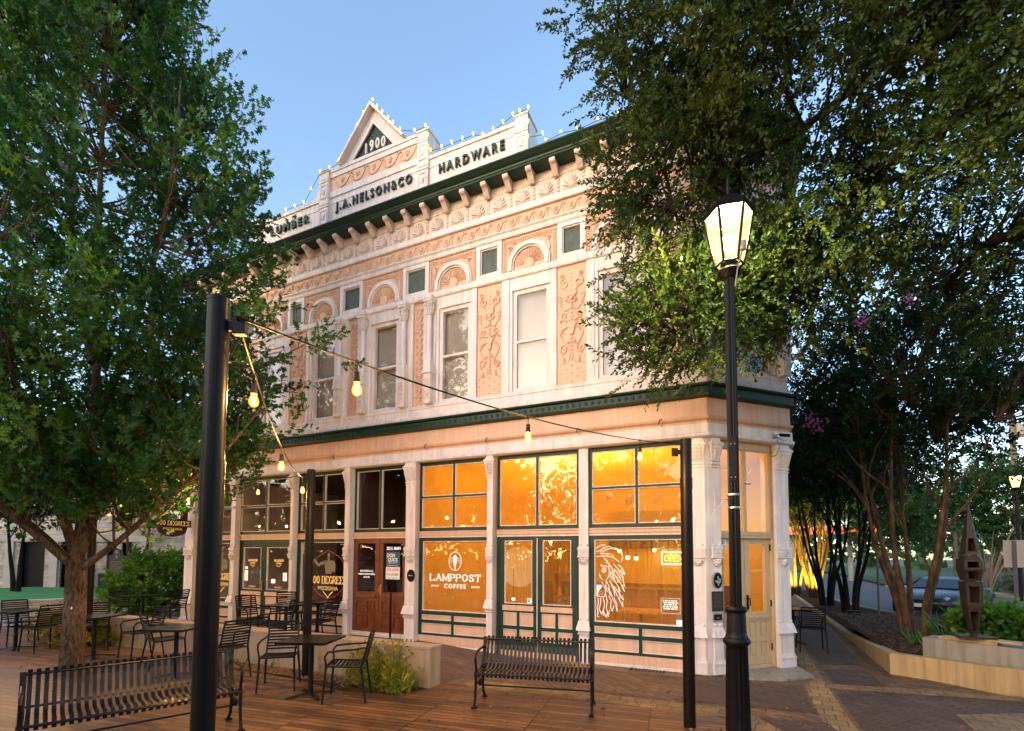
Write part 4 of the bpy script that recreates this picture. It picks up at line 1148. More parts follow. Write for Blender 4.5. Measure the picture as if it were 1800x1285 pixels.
def lamp(name, kind, loc, power, col, size=.1, rot=None, shape=None, size_y=None, spot=None):
    d = bpy.data.lights.new(name, kind); d.energy = power; d.color = col
    if kind == 'AREA':
        d.size = size
        if size_y: d.shape = 'RECTANGLE'; d.size_y = size_y
    else: d.shadow_soft_size = size
    if spot: d.spot_size = spot; d.spot_blend = .6
    o = bpy.data.objects.new(name, d); COL.objects.link(o); o.location = loc
    if rot: o.rotation_euler = rot
    return o
WARM = (1.0, .44, .025)
lamp('coffee_shop_light', 'AREA', (-2.6, 1.9, 3.0), 52, WARM, 3.2, (R(180),0,0), size_y=2.2)      # uplight on the ceiling
lamp('coffee_shop_light', 'AREA', (-2.6, 2.4, 3.9), 9, WARM, 3.4, (0,0,0), size_y=2.6)
lamp('coffee_shop_light', 'AREA', (-5.2, 1.6, 3.9), 5, WARM, 1.0, (0,0,0), size_y=2.0)
lamp('entrance_light', 'AREA', (-.35, 2.6, 3.7), 16, (1,.60,.16), 1.2, (0,0,0))
# fittings of the coffee shop
w = MB(); w.box(-6.015,4.55,.1,-.0,4.598,1.15); w.build('dim_wall_strip', WOOD, B)  # dark strip added along the back wall to darken the lower panes
w = MB(); w.box(-3.1,4.50,2.05,-.6,4.549,3.0); w.build('menu_board', DULL, B)
t = thing('shop_counter', 'wooden service counter deep inside the coffee shop', 'counter', (-2.0,3.3,.1), world=True)
o = MB(); o.box(-3.3,3.2,.1,-.7,3.8,1.05); o.build('front', mat('counter_wood',(.30,.13,.045),.5,var=.3), t)
o = MB(); o.box(-3.35,3.15,1.052,-.65,3.85,1.10); o.build('countertop', mat('counter_top',(.10,.07,.05),.3), t)
t = thing('shelf_unit', 'shelf with jars against the back wall of the coffee shop', 'shelf', (-4.2,4.3,.1), world=True)
o = MB()
for z in (.15,.75,1.35,1.95,2.5): o.box(-4.5,4.1,z,-3.6,4.5,z+.035)
o.box(-4.54,4.1,.1,-4.502,4.5,2.6); o.box(-3.598,4.1,.1,-3.56,4.5,2.6); o.build('rack', WOOD, t)
rj = random.Random(2)
for z in (.785,1.385,1.985):
    for k in range(5): o = MB(); o.lathe([(.05,0),(.055,.02),(.055,.16),(.03,.20),(.03,.24)], (-4.4+k*.18,4.3,z), 10); o.build('jar', mat('jar',(rj.uniform(.1,.6),rj.uniform(.1,.3),.05),.4), t)
t = thing('potted_plant', 'dark leafy potted plant inside the lower left of the lamppost window', 'plant', (-5.55,.75,.1))
o = MB(); o.lathe([(.12,0),(.16,.3),(.17,.32)], n=12); o.build('pot', DULL, t)
# things inside
def bulb_lamp(loc, r, label, m=BULBCORE, power=0, col=WARM, cord=4.0):
    t = thing('pendant_lamp', label, 'lamp', loc, group='small lamps inside the coffee shop')
    c = MB(); c.tube([(0,0,r*1.6), (0,0,cord-loc[2])], .006, 5); c.tube([(0,0,r*.8),(0,0,r*2.2)], r*.5, 8); c.build('cord', DULL, t)
    b = MB(); b.ball((0,0,0), r, 10); b.build('bulb', m, t, smooth=True)
    if power: lamp('pendant_light', 'POINT', loc, power, col, r)
    return t
bulb_lamp((-2.10, 1.2, 1.95), .035, 'small glowing lamp high behind the mane of the lion drawing', power=.5)
bulb_lamp((-1.98, 1.4, 1.82), .04, 'pair lamp on the left just under the mane, inside the window', power=.3)
bulb_lamp((-1.82, 1.4, 1.81), .04, 'pair lamp on the right beside the mane, inside the window', power=.3)
bulb_lamp((-1.50, 1.6, 1.97), .035, 'lone glowing lamp between the lion drawing and the open sign', power=.5)
bulb_lamp((-4.62, .8, 1.98), .03, 'glowing lamp at the right edge of the lamppost window', power=.8)
bulb_lamp((-4.02, .45, 1.0), .03, 'low glowing lamp in the corner of the left coffee shop door', power=.3, cord=1.6)
t = thing('open_sign', 'glowing neon open sign hanging inside the right shop window', 'sign', (-.98, .20, 1.82))
o = MB()
def nl(p, r=.010): o.tube([(a, 0, b) for a, b in p], r, 6)
nl([(-.19,-.10),(.19,-.10),(.19,.10),(-.19,.10),(-.19,-.10),(.0,-.10)], .012)
o2 = MB()
def put(st, x0, s=.085, hgt=.11):
    for q in st: o2.tube([(x0+a*s, 0, -.055+b*hgt) for a, b in q], .0055, 6)
put(GL['O'], -.145); put(GL['P'], -.062); put(GL['E'], .008); put([[(0,0),(0,1),(.62,0),(.62,1)]], .078)
o.build('neon_tube', NEON, t); o2.build('neon_letters', NEON2, t)
o = MB(); o.box(-.185,.02,-.095,.185,.03,.095); o.build('backing', mat('brown_backing',(.09,.035,.012),.6), t)
o = MB()
for k in (-1, 1): o.tube([(k*.15,0,.10),(k*.10,0,.30)], .003, 4)
o.build('hanging_cord', DULL, t)
lamp('open_sign_light', 'POINT', (-.98, .12, 1.82), .25, (1,.7,.3), .1)
LW = mat('light_wood', (.45,.22,.07), .45, var=.3)
t = thing('cafe_table', 'light wood cafe table inside behind the lion drawing', 'table', (-1.70, 1.15, .1))
o = MB(); o.box(-.38,-.33,.70,.38,.33,.74); o.build('tabletop', LW, t)
o = MB(); o.tube([(0,0,.02),(0,0,.70)], .04, 8); o.box(-.25,-.25,0,.25,.25,.02); o.build('pedestal', DULL, t)
t = thing('cafe_chair', 'dark wooden chair at the table inside the right shop window', 'chair', (-1.05, 1.0, .1))
o = MB(); o.hexa([(-.2,-.2,.42),(.2,-.2,.42),(.2,.2,.42),(-.2,.2,.42),(-.2,-.2,.45),(.2,-.2,.45),(.2,.2,.45),(-.2,.2,.45)]); o.build('seat', WOOD, t)
o = MB(); o.hexa([(.17,-.2,.45),(.20,-.2,.45),(.20,.2,.45),(.17,.2,.45),(.25,-.2,.85),(.28,-.2,.85),(.28,.2,.85),(.25,.2,.85)]); o.build('backrest', WOOD, t)
for a in (-.17, .17):
    for b in (-.17, .17): o = MB(); o.tube([(a,b,0),(a,b,.42)], .015, 6); o.build('leg', WOOD, t)
o = MB(); o.prism([(.42*math.cos(2*PI*i/32), .42*math.sin(2*PI*i/32)) for i in range(32)], 0, .03)
t = o.build('wall_disc', mat('pale_disc',(.9,.75,.45),.6)); t.location = (-4.15, 1.0, 1.62); tag(t, 'large round pale disc seen through the left coffee shop door', 'wall art')
for x in (-3.75,-3.30,-3.05,-2.3,-1.95,-1.5):
    pass
for (x0, x1, y, xs_, lab) in ((-4.1,-2.9,1.5,(-4.0,-3.65,-3.1),'track of spotlights under the ceiling behind the coffee shop doors'), (-2.5,-1.1,1.0,(-2.35,-1.85,-1.35),'track of spotlights under the ceiling of the right bay')):
    t = thing('spotlight_track', lab, 'light', ((x0+x1)/2, y, 3.0), world=True)
    o = MB(); o.box(x0,y-.015,2.98,x1,y+.015,3.01); o.tube([((x0+x1)/2,y,3.01),((x0+x1)/2,y,3.98)], .01, 5); o.build('rail', CONC2, t)
    for x in xs_: o = MB(); o.tube([(x+.10,y+.05,3.02),(x-.04,y-.1,2.86)], [.055,.065], 10); o.build('spotlight', CONC2, t)
random.seed(8)
for i, (x, z) in enumerate(((-8.95,2.62),(-8.62,2.50),(-8.35,2.55),(-8.12,2.62),(-8.8,2.46))):
    t = thing('pendant_lamp', 'flame-like bulb glowing low in the pizzeria transom, %s of the row' % ('first','third','fourth','fifth','second')[i], 'lamp', (x, .9, z), group='small lamps inside the pizzeria')
    o = MB(); o.ball((0,0,0), .022, 8, sz=1.7); o.build('bulb', BULB, t); o = MB(); o.tube([(0,0,.03),(0,0,4.0-z)], .004, 4); o.build('cord', DULL, t)
t = thing('neon_sign', 'green and red neon strip sign in the far pizzeria window', 'sign', (-11.75,.15,1.5), world=True)
o = MB(); o.box(-11.80,.14,1.42,-11.70,.16,1.75); o.build('green_tube', emis('green_neon',(.1,1,.25),4), t)
o = MB(); o.box(-11.86,.14,1.42,-11.81,.16,1.85); o.box(-11.80,.14,1.76,-11.70,.16,1.85); o.build('red_tube', emis('red_neon',(1,.08,.04),4), t)
lamp('pizzeria_light', 'AREA', (-10.0, 3.0, 3.9), 3, (1,.6,.4), 2.0, (0,0,0))
t = thing('picture_frame', 'framed picture on the dark pizzeria wall behind the right part of the window', 'picture', (-7.9,1.2,1.5), world=True)
o = MB(); o.frame(-8.12,1.25,-7.85,1.82,.03,1.18,1.2); o.build('frame', DULL, t); o = MB(); o.box(-8.09,1.19,1.28,-7.88,1.2,1.79); o.build('picture', mat('print',(.12,.10,.08),.6), t)

# ---------------------------------------------------------------- ground
GRD = mat('dry_earth_and_grass', (.06,.065,.03), .95, col2=(.03,.03,.016), vscale=.4, bump=.5, bscale=8)
ASPH = mat('asphalt', (.12,.125,.135), .85, var=.3, vscale=1.4, bump=.35, bscale=70)
PAV = brick('paver_brown', (.21,.122,.066), (.115,.068,.040), (.045,.035,.028), .20, .10, rot=R(45), rough=.75)
BUFF = brick('paver_buff', (.30,.20,.09), (.19,.125,.057), (.07,.055,.04), .20, .20, rot=R(4), rough=.75)
MAUVE = brick('paver_mauve', (.115,.066,.046), (.070,.041,.030), (.022,.016,.012), .20, .10, rot=R(40), rough=.75)
ALLEY = brick('paver_dark', (.105,.066,.036), (.062,.040,.024), (.03,.026,.022), .20, .20, rot=R(2), rough=.75)
DECK = brick('deck_boards', (.25,.12,.05), (.080,.040,.020), (.010,.007,.005), 1.25, .095, rot=R(-7), off=0.0, msize=.007, rough=.45, bump=1.0, planks=True)
def sheet(name, poly, z, m, parent=None):
    o = MB(); o.add([(p[0], p[1], z) for p in poly], [tuple(range(len(poly)))]); o = o.build(name, m, parent)
    if o.data.polygons[0].normal.z < 0: o.data.flip_normals()
    return struct(o)
sheet('ground', [(-400,-400),(400,-400),(400,500),(-400,500)], -.06, GRD)
sheet('pavement', [(-17,-14),(10,-14),(10,-4.5),(3.2,.55),(2.3,1.4),(2.3,12.6),(2.3,22),(-.5,22),(-.5,.6),(-.4,.2),(-3.6,.2),(-3.6,-2.3),(-17,-2.3)], 0, PAV)
sheet('road', [(5.2,9.6),(4.1,12),(3.6,20),(3.0,34),(-4,75),(4,78),(10.5,40),(13.5,24),(20,18),(60,5),(60,-12),(16,-12),(12.5,-2)], -.02, ASPH)
# the terrace rises along the shop fronts
tr = MB(); nx, ny = 24, 2
def tz(x): 
    t = max(0, min(1, (-3.6-x)/2.6)); return .0+.13*t*t*(3-2*t)
vs = []; xs_ = [-3.6-.13*i for i in range(24)]+[-9,-17]
for x in xs_: vs += [(x,-2.3,tz(x)),(x,.2,tz(x))]
tr.add(vs, [(2*i,2*i+1,2*i+3,2*i+2) for i in range(len(xs_)-1)])
t = tr.build('terrace', brick('terrace_paver', (.20,.125,.10),(.14,.088,.072),(.04,.03,.026), .20,.10, rot=R(0)))
if t.data.polygons[0].normal.z < 0: t.data.flip_normals()
struct(t)
sheet('deck', [(-17,-12),(-17,-2.85),(-8.9,-2.85),(-7.76,-2.80),(-5.98,-2.99),(-4.94,-3.17),(-4.14,-3.03),(-3.93,-2.56),(-3.93,-2.24),(-.25,-2.10),(-.14,-2.29),(.45,-3.0),(.9,-5),(.9,-12)], .006, DECK)
sheet('paving_band', [(-3.93,-2.23),(-.2,-2.09),(-.05,-2.22),(.55,-2.95),(.85,-2.75),(.12,-1.90),(-.1,-1.72),(-3.80,-1.86)], .004, BUFF)
sheet('paving_band', [(-.66,-.36),(-.80,-.08),(-3.5,-.08),(-3.5,-.36)], .004, BUFF)
sheet('paving_patch', [(-3.55,-1.80),(-.72,-1.64),(.80,-1.50),(.815,-.143),(.12,-.123),(-.6,-.38),(-3.45,-.40)], .004, PAV)
sheet('paving_patch', [(-.70,-1.60),(.80,-1.47),(.80,-.16),(.14,-.15),(-.60,-.40)], .008, MAUVE)
sheet('paving_patch', [(.186,-1.95),(.869,-1.84),(1.0,-2.4),(.65,-2.8)], .008, MAUVE)
sheet('paving_band', [(.82,-14),(1.16,-14),(1.12,-.13),(1.2,4.8),(1.25,22),(.82,22),(.82,1.3),(1.02,.5),(.83,-.1)], .0045, BUFF)
sheet('paving_patch', [(1.224,1.275),(1.867,1.496),(1.884,.337),(1.261,.21)], .004, MAUVE)
sheet('paving_band', [(1.13,-.11),(2.2,.04),(3.3,.22),(3.7,.05),(3.9,.3),(3.4,.52),(2.3,.36),(1.90,.32),(1.26,.19),(1.13,.16)], .0055, BUFF)
sheet('paving_patch', [(1.17,-.15),(3.25,.17),(5.5,-.9),(7,-14),(1.2,-14)], .004, MAUVE)
sheet('paving_band', [(2.292,-.835),(2.262,-1.434),(3.6,-1.25),(4.2,-.85),(3.051,-.43)][::-1], .008, BUFF)
sheet('paving_patch', [(1.25,1.66),(1.25,21.9),(2.05,21.9),(2.05,6.2),(1.9,1.95)], .006, ALLEY)
o = MB(); o.slab([(XC+.02,.12),(.816,1.40),(1.026,.505),(.619,.081),(.174,-.059)], 0, .03); struct(o.build('doorstep', CONC2))
o = MB()
for i in range(9): o.box(-1.62+i*.055,-.20,.0,-1.60+i*.055,-.06,.014)
o.box(-1.65,-.21,.0,-1.62,-.05,.015); o.box(-1.13,-.21,.0,-1.10,-.05,.015)
t = thing('drain_grate', 'small dark iron grate in the pavers at the foot of the right shop window', 'grate', (-1.4,-.13,0), world=True)
o.build('grille', CASTIRON, t)

# retaining wall of the terrace, planting bed in front of it
o = MB()
o.box(-14.8,-2.56,0,-3.93,-2.28,.535); o.box(-14.8,-2.57,.536,-3.92,-2.26,.565)
tag(o.build('retaining_wall', CONC), 'long low tan concrete wall between the deck and the raised terrace', 'wall')
o = MB(); bp = [(-8.9,-2.85),(-7.76,-2.80),(-5.98,-2.99),(-4.94,-3.17),(-4.14,-3.03),(-3.93,-2.575),(-8.9,-2.575)]
rnd = random.Random(5)
o.add([(p[0],p[1],.012) for p in bp], [tuple(range(len(bp)))])
s_ = struct(o.build('planting_bed', MULCH)); 
if s_.data.polygons[0].normal.z < 0: s_.data.flip_normals()
ch = MB()
def chips(ch, n, fx, z, s=.022):
    for i in range(n):
        x, y = fx(); a = rnd.random()*PI; c, q = math.cos(a), math.sin(a); l, w_ = s*(.5+rnd.random()), s*.4
        h = z+rnd.random()*.012; tz_ = rnd.uniform(-.012,.012)
        ch.add([(x-c*l-q*w_, y-q*l+c*w_, h), (x-c*l+q*w_, y-q*l-c*w_, h), (x+c*l+q*w_, y+q*l-c*w_, h+tz_), (x+c*l-q*w_, y+q*l+c*w_, h+tz_+.003)], [(0,1,2,3)])
chips(ch, 2600, lambda: (rnd.uniform(-8.8,-4.2), rnd.uniform(-2.95,-2.58)), .018)
LIT = mat('leaf_litter', (.22,.12,.06), .8, col2=(.05,.028,.016), vscale=45)
o = ch.build('leaf_litter', LIT); o['kind'] = 'stuff'; tag(o, 'bark chips and dry leaves on the planting bed by the low wall', 'leaf litter')

# planter on the right
o = MB()
wp = [(2.36,22.0),(2.30,12.7),(2.24,5.52),(2.157,1.334),(3.474,.652),(9.0,-2.4)]
wi = [(2.50,22.0),(2.44,12.7),(2.39,5.60),(2.31,1.44),(3.54,.79),(9.05,-2.26)]
hs = [.06,.07,.08,.33,.33,.33]
for i in range(len(wp)-1):
    a, b, c, d = wp[i], wp[i+1], wi[i+1], wi[i]
    o.hexa([(a[0],a[1],-.05),(b[0],b[1],-.05),(c[0],c[1],-.05),(d[0],d[1],-.05),(a[0],a[1],hs[i]),(b[0],b[1],hs[i+1]),(c[0],c[1],hs[i+1]),(d[0],d[1],hs[i])])
tag(o.build('planter_wall', OCHRE), 'low ochre concrete planter wall angling round the trees beside the street', 'wall')
sheet('planting_bed', [(2.3,5.6),(2.3,1.42),(3.5,.78),(9.0,-2.3),(11,-1.5),(6.6,6.4),(5.35,9.2),(4.2,9.2)], .262, MULCH)
sheet('planting_bed', [(2.34,5.6),(4.2,9.2),(5.3,9.3),(4.3,11.4),(3.7,14),(3.4,21.9),(2.4,21.9)], .06, MULCH)
kb = MB(); kp = [(11.2,-2),(6.8,6.5),(5.5,9.4),(4.35,11.6),(3.75,14.2),(3.4,22)]
for i in range(len(kp)-1):
    a, b = Vector(kp[i]), Vector(kp[i+1]); d = (b-a).normalized(); n_ = Vector((d.y,-d.x))*.075
    kb.hexa([(*(a-n_),-.05),(*(b-n_),-.05),(*(b+n_),-.05),(*(a+n_),-.05),(*(a-n_),.10),(*(b-n_),.10),(*(b+n_),.10),(*(a+n_),.10)])
struct(kb.build('kerb', CONC2))
ch = MB(); chips(ch, 3200, lambda: (rnd.uniform(2.4,4.6), rnd.uniform(1.9,8.5)), .268, .03)
o = ch.build('leaf_litter', LIT); o['kind'] = 'stuff'; tag(o, 'bark chips and dry leaves in the planter under the street trees', 'leaf litter')
o = MB(); p0, p1, q1, q0 = (2.68,1.70), (4.90,.10), (5.16,.48), (2.94,2.08)
o.slab([p0,p1,q1,q0], .2, .565); tag(o.build('stone_plinth', CONC2), 'grey rough concrete block under the tall metal sculpture', 'plinth')
o = MB(); o.slab([(2.86,1.62),(3.42,1.20),(3.52,1.34),(3.02,1.80)], .568, .61); o.slab([(3.0,1.48),(3.62,1.02),(3.74,1.16),(3.12,1.66)], .612, .645); tag(o.build('flagstone', OCHRE), 'pale flat flagstone lying on the grey concrete block', 'stone')
# far kerb and verge across the road
o = MB(); o.slab([(8.4,30),(11.6,22.2),(16,19.5),(40,11),(41,12.5),(17,21),(12.4,23.8),(9.4,31)], -.05, .10); struct(o.build('far_kerb', OCHRE))
sheet('verge', [(8.6,30.5),(12.3,23.6),(17,20.8),(60,7),(120,60),(20,120),(0,80),(10,60)], .09, mat('verge_grass',(.045,.085,.02),.95,col2=(.02,.045,.012),vscale=1.5,bump=.6,bscale=20))
# ---------------------------------------------------------------- benches
def make_bench(L, label, loc, rz, nslat, group):
    """strap-steel bench; local x along the seat, the sitter faces -y"""
    t = thing('park_bench', label, 'bench', loc, rz, group=group)
    prof = [(.235,.775),(.265,.79),(.262,.745),(.235,.74),(.225,.68),(.20,.60),(.175,.52),(.14,.455),(.09,.425),(.02,.415),(-.08,.425),(-.17,.43),(-.215,.425),(-.235,.40),(-.225,.365),(-.20,.36)]
    for i in range(nslat):
        x = -L/2+.045+(L-.09)*i/(nslat-1)
        o = MB(); o.ribbon([(x, p[0], p[1]) for p in prof], .032, .006, up=(1,0,0)); o.build('slat', BLACK, t)
    for y, z, r in ((.245,.755,.013),(.165,.48,.011),(-.205,.395,.013)):
        o = MB(); o.tube([(-L/2,y,z),(L/2,y,z)], r, 8); o.build('rail', BLACK, t)
    for s in (-1, 1):
        x = s*(L/2+.0)
        o = MB()
        o.ribbon([(x,.245,.78),(x,.23,.70),(x,.20,.60),(x,.17,.50),(x,.13,.44),(x,.06,.405),(x,-.20,.405),(x,-.225,.38)], .045, .014, up=(1,0,0))
        o.tube([(x,.225,.64),(x,.16,.665),(x,.02,.665),(x,-.12,.66),(x,-.20,.645),(x,-.235,.59),(x,-.225,.52),(x,-.20,.46),(x,-.20,.41)], .015, 8)
        o.build('end_frame', CASTIRON, t)
        for y0, y1, yb in ((-.20,-.235,-.27),(.10,.15,.235)):
            o = MB(); o.tube([(x,y0,.405),(x,(y0+y1)/2,.22),(x,y1,.10),(x,yb,.015)], [.019,.017,.016,.018], 8); o.box(x-.03,yb-.04,0,x+.03,yb+.03,.018); o.build('leg', CASTIRON, t)
        o = MB(); o.tube([(x,-.215,.24),(x,-.12,.28),(x,-.03,.245),(x,.05,.28),(x,.13,.24)], .010, 7); o.ball((x,-.03,.25), .030, 8); 
        for a in range(6): o.ball((x, -.03+.03*math.cos(a*PI/3), .25+.03*math.sin(a*PI/3)), .015, 6)
        o.build('scroll', CASTIRON, t)
    o = MB(); o.tube([(-L/2,-.03,.22),(L/2,-.03,.22)], .010, 8); o.build('stretcher', CASTIRON, t)
    return t
BG = 'black strap-steel benches on the deck'
def yaw_of(a, b): return math.atan2(b[1]-a[1], b[0]-a[0])
ya = yaw_of((-3.02,-2.554),(-1.72,-2.255))
make_bench(1.40, 'black slatted metal bench in front of the coffee shop doors', (-2.37+.245*math.sin(ya), -2.405-.245*math.cos(ya), .006), ya, 26, BG)
yb = yaw_of((-5.845,-6.127),(-5.235,-4.62))
make_bench(1.66, 'large black slatted metal bench in the near left corner, half behind the round pole', (-5.54+.245*math.sin(yb), -5.37-.245*math.cos(yb), .006), yb, 29, BG)

# ---------------------------------------------------------------- chairs and tables
def make_chair():
    """stackable outdoor armchair with slatted seat and back; the sitter faces -y"""
    t = thing('cafe_chair', '', 'chair')
    o = MB()
    for i in range(9): y = -.20+i*.05; z = .455-.012*math.sin(PI*i/8)-.012*(i/8); o.ribbon([(-.20,y,z),(0,y,z-.008),(.20,y,z)], .030, .008, up=(0,1,0))
    o.tube([(-.21,-.21,.455),(-.21,.21,.44)], .013, 6); o.tube([(.21,-.21,.455),(.21,.21,.44)], .013, 6); o.tube([(-.21,-.215,.452),(.21,-.215,.452)], .012, 6)
    o.build('seat', DULL, t)
    o = MB()
    def bk(z): return .215+.11*(z-.44)/.42
    for i in range(9):
        z = .50+i*.040; o.ribbon([(-.195,bk(z)-.0,z),(0,bk(z)+.022,z),(.195,bk(z),z)], .024, .009, up=(0,0,1))
    o.tube([(-.21,bk(.44),.44),(-.20,bk(.66),.66),(-.195,bk(.86),.86)], .012, 6); o.tube([(.21,bk(.44),.44),(.20,bk(.66),.66),(.195,bk(.86),.86)], .012, 6)
    o.ribbon([(-.20,bk(.865),.865),(0,bk(.865)+.02,.868),(.20,bk(.865),.865)], .03, .014, up=(0,0,1))
    o.build('backrest', DULL, t)
    for s in (-1, 1):
        o = MB(); o.tube([(s*.215,-.205,.455),(s*.235,-.24,.0)], [.016,.012], 7); o.build('leg', DULL, t)
        o = MB(); o.tube([(s*.21,.215,.45),(s*.235,.28,.0)], [.016,.012], 7); o.build('leg', DULL, t)
        o = MB(); o.tube([(s*.215,-.205,.455),(s*.235,-.22,.58),(s*.24,-.18,.635),(s*.24,.0,.655),(s*.225,.15,.66),(s*.205,bk(.68),.68)], [.012,.012,.014,.015,.013,.011], 7); o.build('armrest', DULL, t)
    return t
def make_table():
    t = thing('cafe_table', '', 'table')
    o = MB(); o.hexa([(-.325,-.325,.705),(.325,-.325,.705),(.325,.325,.705),(-.325,.325,.705),(-.33,-.33,.735),(.33,-.33,.735),(.33,.33,.735),(-.33,.33,.735)])
    o.build('tabletop', BLACK, t)
    o = MB(); o.tube([(0,0,.03),(0,0,.70)], .032, 10); o.box(-.12,-.12,.69,.12,.12,.704); o.build('pedestal', BLACK, t)
    for a in range(4):
        c, s = math.cos(a*PI/2+PI/4), math.sin(a*PI/2+PI/4)
        o = MB(); o.ribbon([(c*.02,s*.02,.035),(c*.16,s*.16,.022),(c*.31,s*.31,.008)], .05, .012, up=(-s,c,0)); o.build('foot', BLACK, t)
    return t
CH0, TB0 = make_chair(), make_table()
used = {'c': False, 't': False}
def place(kind, loc, deg, label, group):
    src = CH0 if kind == 'c' else TB0
    if not used[kind]:
        used[kind] = True; src.location = loc; src.rotation_euler = (0,0,R(deg)); o = src
    else: o = copy_tree(src, loc, R(deg))
    o['label'] = label; o['group'] = group
GC, GT_ = 'black slatted cafe chairs', 'square black cafe tables'
D = .006
place('t', (-5.15,-3.50,D), 20, 'square black cafe table nearest the long bench, in front of the planting bed', GT_)
place('c', (-5.83,-3.42,D), 40, 'black slatted armchair facing the camera at the left side of the nearest table', GC)
place('c', (-4.62,-3.42,D), -58, 'black slatted armchair in profile at the right side of the nearest table', GC)
place('t', (-7.80,-3.62,D), 20, 'square black cafe table left of the near round pole, before the low wall', GT_)
place('c', (-7.05,-3.35,D), -98, 'black slatted chair close behind the near round pole, its back to the camera', GC)
place('c', (-8.60,-3.30,D), 165, 'black slatted chair just left of the near round pole, its back to the camera', GC)
place('t', (-10.50,-3.40,D), 20, 'square black cafe table just right of the tree trunk', GT_)
place('c', (-9.75,-3.05,D), -5, 'black slatted chair right of the tree trunk, turned to the table beside it', GC)
place('c', (-11.25,-3.05,D), 60, 'black slatted chair right behind the tree trunk by the far dark pole', GC)
place('t', (-12.75,-3.62,D), 20, 'square black cafe table at the far left edge of the deck', GT_)
place('c', (-12.05,-3.50,D), -88, 'black slatted chair left of the tree trunk, right side of the farthest table', GC)
place('c', (-13.35,-3.35,D), 85, 'black slatted chair at the left edge of the photo, beyond the farthest table', GC)
TZ = .135
place('t', (-8.12,-1.35,TZ), 10, 'square black cafe table on the terrace in front of the pizzeria window', GT_)
place('c', (-8.85,-1.50,TZ), 80, 'black slatted chair at the left of the terrace table under the painted window', GC)
place('c', (-7.35,-1.25,TZ), -80, 'black slatted chair nearest the varnished doors on the terrace', GC)
place('c', (-7.75,-1.9,TZ), -60, 'black slatted chair on the terrace close behind the middle pole', GC)
place('t', (-8.05,-.60,TZ), 5, 'square black cafe table pushed against the pizzeria window', GT_)
place('c', (-8.95,-.55,TZ), 60, 'black slatted chair touching the shop front beside the green doors', GC)
place('t', (-12.9,-1.30,TZ), 10, 'square black cafe table at the far left end of the terrace', GT_)
place('c', (-12.2,-1.10,TZ), -75, 'black slatted chair at the right of the far terrace table, by the end column', GC)
place('c', (-13.6,-1.35,TZ), 85, 'black slatted chair at the left of the far terrace table, before the bush', GC)
place('t', (1.05,3.95,.006), 0, 'square dark cafe table in the side alley past the corner column', GT_)
place('c', (1.28,3.05,.006), 182, 'dark slatted chair in the alley, near side of the alley table', GC)
place('c', (.98,4.85,.006), 10, 'dark slatted chair in the alley, far side of the alley table', GC)

# ---------------------------------------------------------------- poles and strings of bulbs
GP = 'round black light-string poles'
def pole(x, y, h, r, label, boxside):
    t = thing('string_light_pole', label, 'pole', (x, y, 0), group=GP)
    o = MB(); o.lathe([(r*1.03,0),(r*1.03,h*.83 if h < 3.2 else h*.655),(r*1.03+.0005,h*.83 if h < 3.2 else h*.655)], n=28); o.build('lower_tube', POLEM, t, smooth=True)
    z0 = h*.83 if h < 3.2 else h*.655
    o = MB(); o.lathe([(r*1.075,z0-.02),(r*1.075,z0+.24 if h > 3.2 else z0+.10)], n=28); o.build('sleeve', POLEM, t, smooth=True)
    o = MB(); o.lathe([(r,z0+.1),(r,h-.02),(r*1.04,h-.02),(r*1.04,h),(r*.5,h+.008),(.001,h+.01)], n=28); o.build('upper_tube', POLEM, t, smooth=True)
    o = MB(); a = boxside; c, s = math.cos(a), math.sin(a)
    o.ball((c*(r+.004), s*(r+.004), z0+.14), .008, 8); o.build('bolt', STEEL, t)
    M_ = Matrix.Rotation(a, 4, 'Z')
    o = MB(M_); o.box(r+.025,-.018,h-.19,r+.09,.018,h-.10); o.box(r-.01,-.008,h-.17,r+.025,.008,h-.12); o.build('junction_box', DULL, t)
    return t
pole(-2.50,-6.72,3.21,.0545,'thick near black pole rising through the foreground before the left bench',R(30))
pole(-.515,-2.62,3.16,.062,'black pole right of the open sign, beside the lamp post',R(200))
pole(-5.99,-2.80,3.16,.062,'black pole in front of the pizzeria window, in the middle of the terrace wall',R(180))
pole(-11.91,-2.85,3.05,.066,'dark pole behind the tree trunk at the left',R(0))
def catenary(a, b, sag, n=24):
    a, b = Vector(a), Vector(b); return [a.lerp(b, i/n) - Vector((0,0,sag*4*(i/n)*(1-i/n))) for i in range(n+1)]
GB = 'strings of warm bulbs between the poles'
def light_string(label, wire, bulbs, drop=.10, r=.030, power=58):
    t = thing('light_string', label, 'string lights', tuple(wire[0]), group=GB, world=True)
    o = MB(); o.tube(wire, .006, 6); o.build('cable', DULL, t)
    for f in bulbs:
        p = wire[int(round(f*(len(wire)-1)))]
        o = MB(); o.ball(tuple(p), .013, 8); o.tube([p, p-Vector((0,0,drop*.6))], .003, 5); q = p-Vector((0,0,drop*.6))
        o.tube([q, q-Vector((0,0,.065))], [.015,.020], 10); s = o.build('socket', DULL, t)
        o = MB(); q2 = q-Vector((0,0,.062))
        o.lathe([(.014,0),(.018,-.012),(.028,-.040),(.030,-.057),(.025,-.075),(.012,-.086),(.001,-.088)], tuple(q2), 14); b = o.build('bulb', BULB, t, smooth=True)
        o = MB(); o.tube([q2-Vector((0,0,.02)), q2-Vector((0,0,.075))], .011, 6); o.build('filament', BULBCORE, b)
        lamp('bulb_light', 'POINT', tuple(q2-Vector((0,0,.05))), power, (1,.50,.14), .035)
P1_, P2_, P3_, P4_ = (-2.38,-6.70,3.10), (-.57,-2.66,3.10), (-5.93,-2.84,3.09), (-11.84,-2.85,2.98)
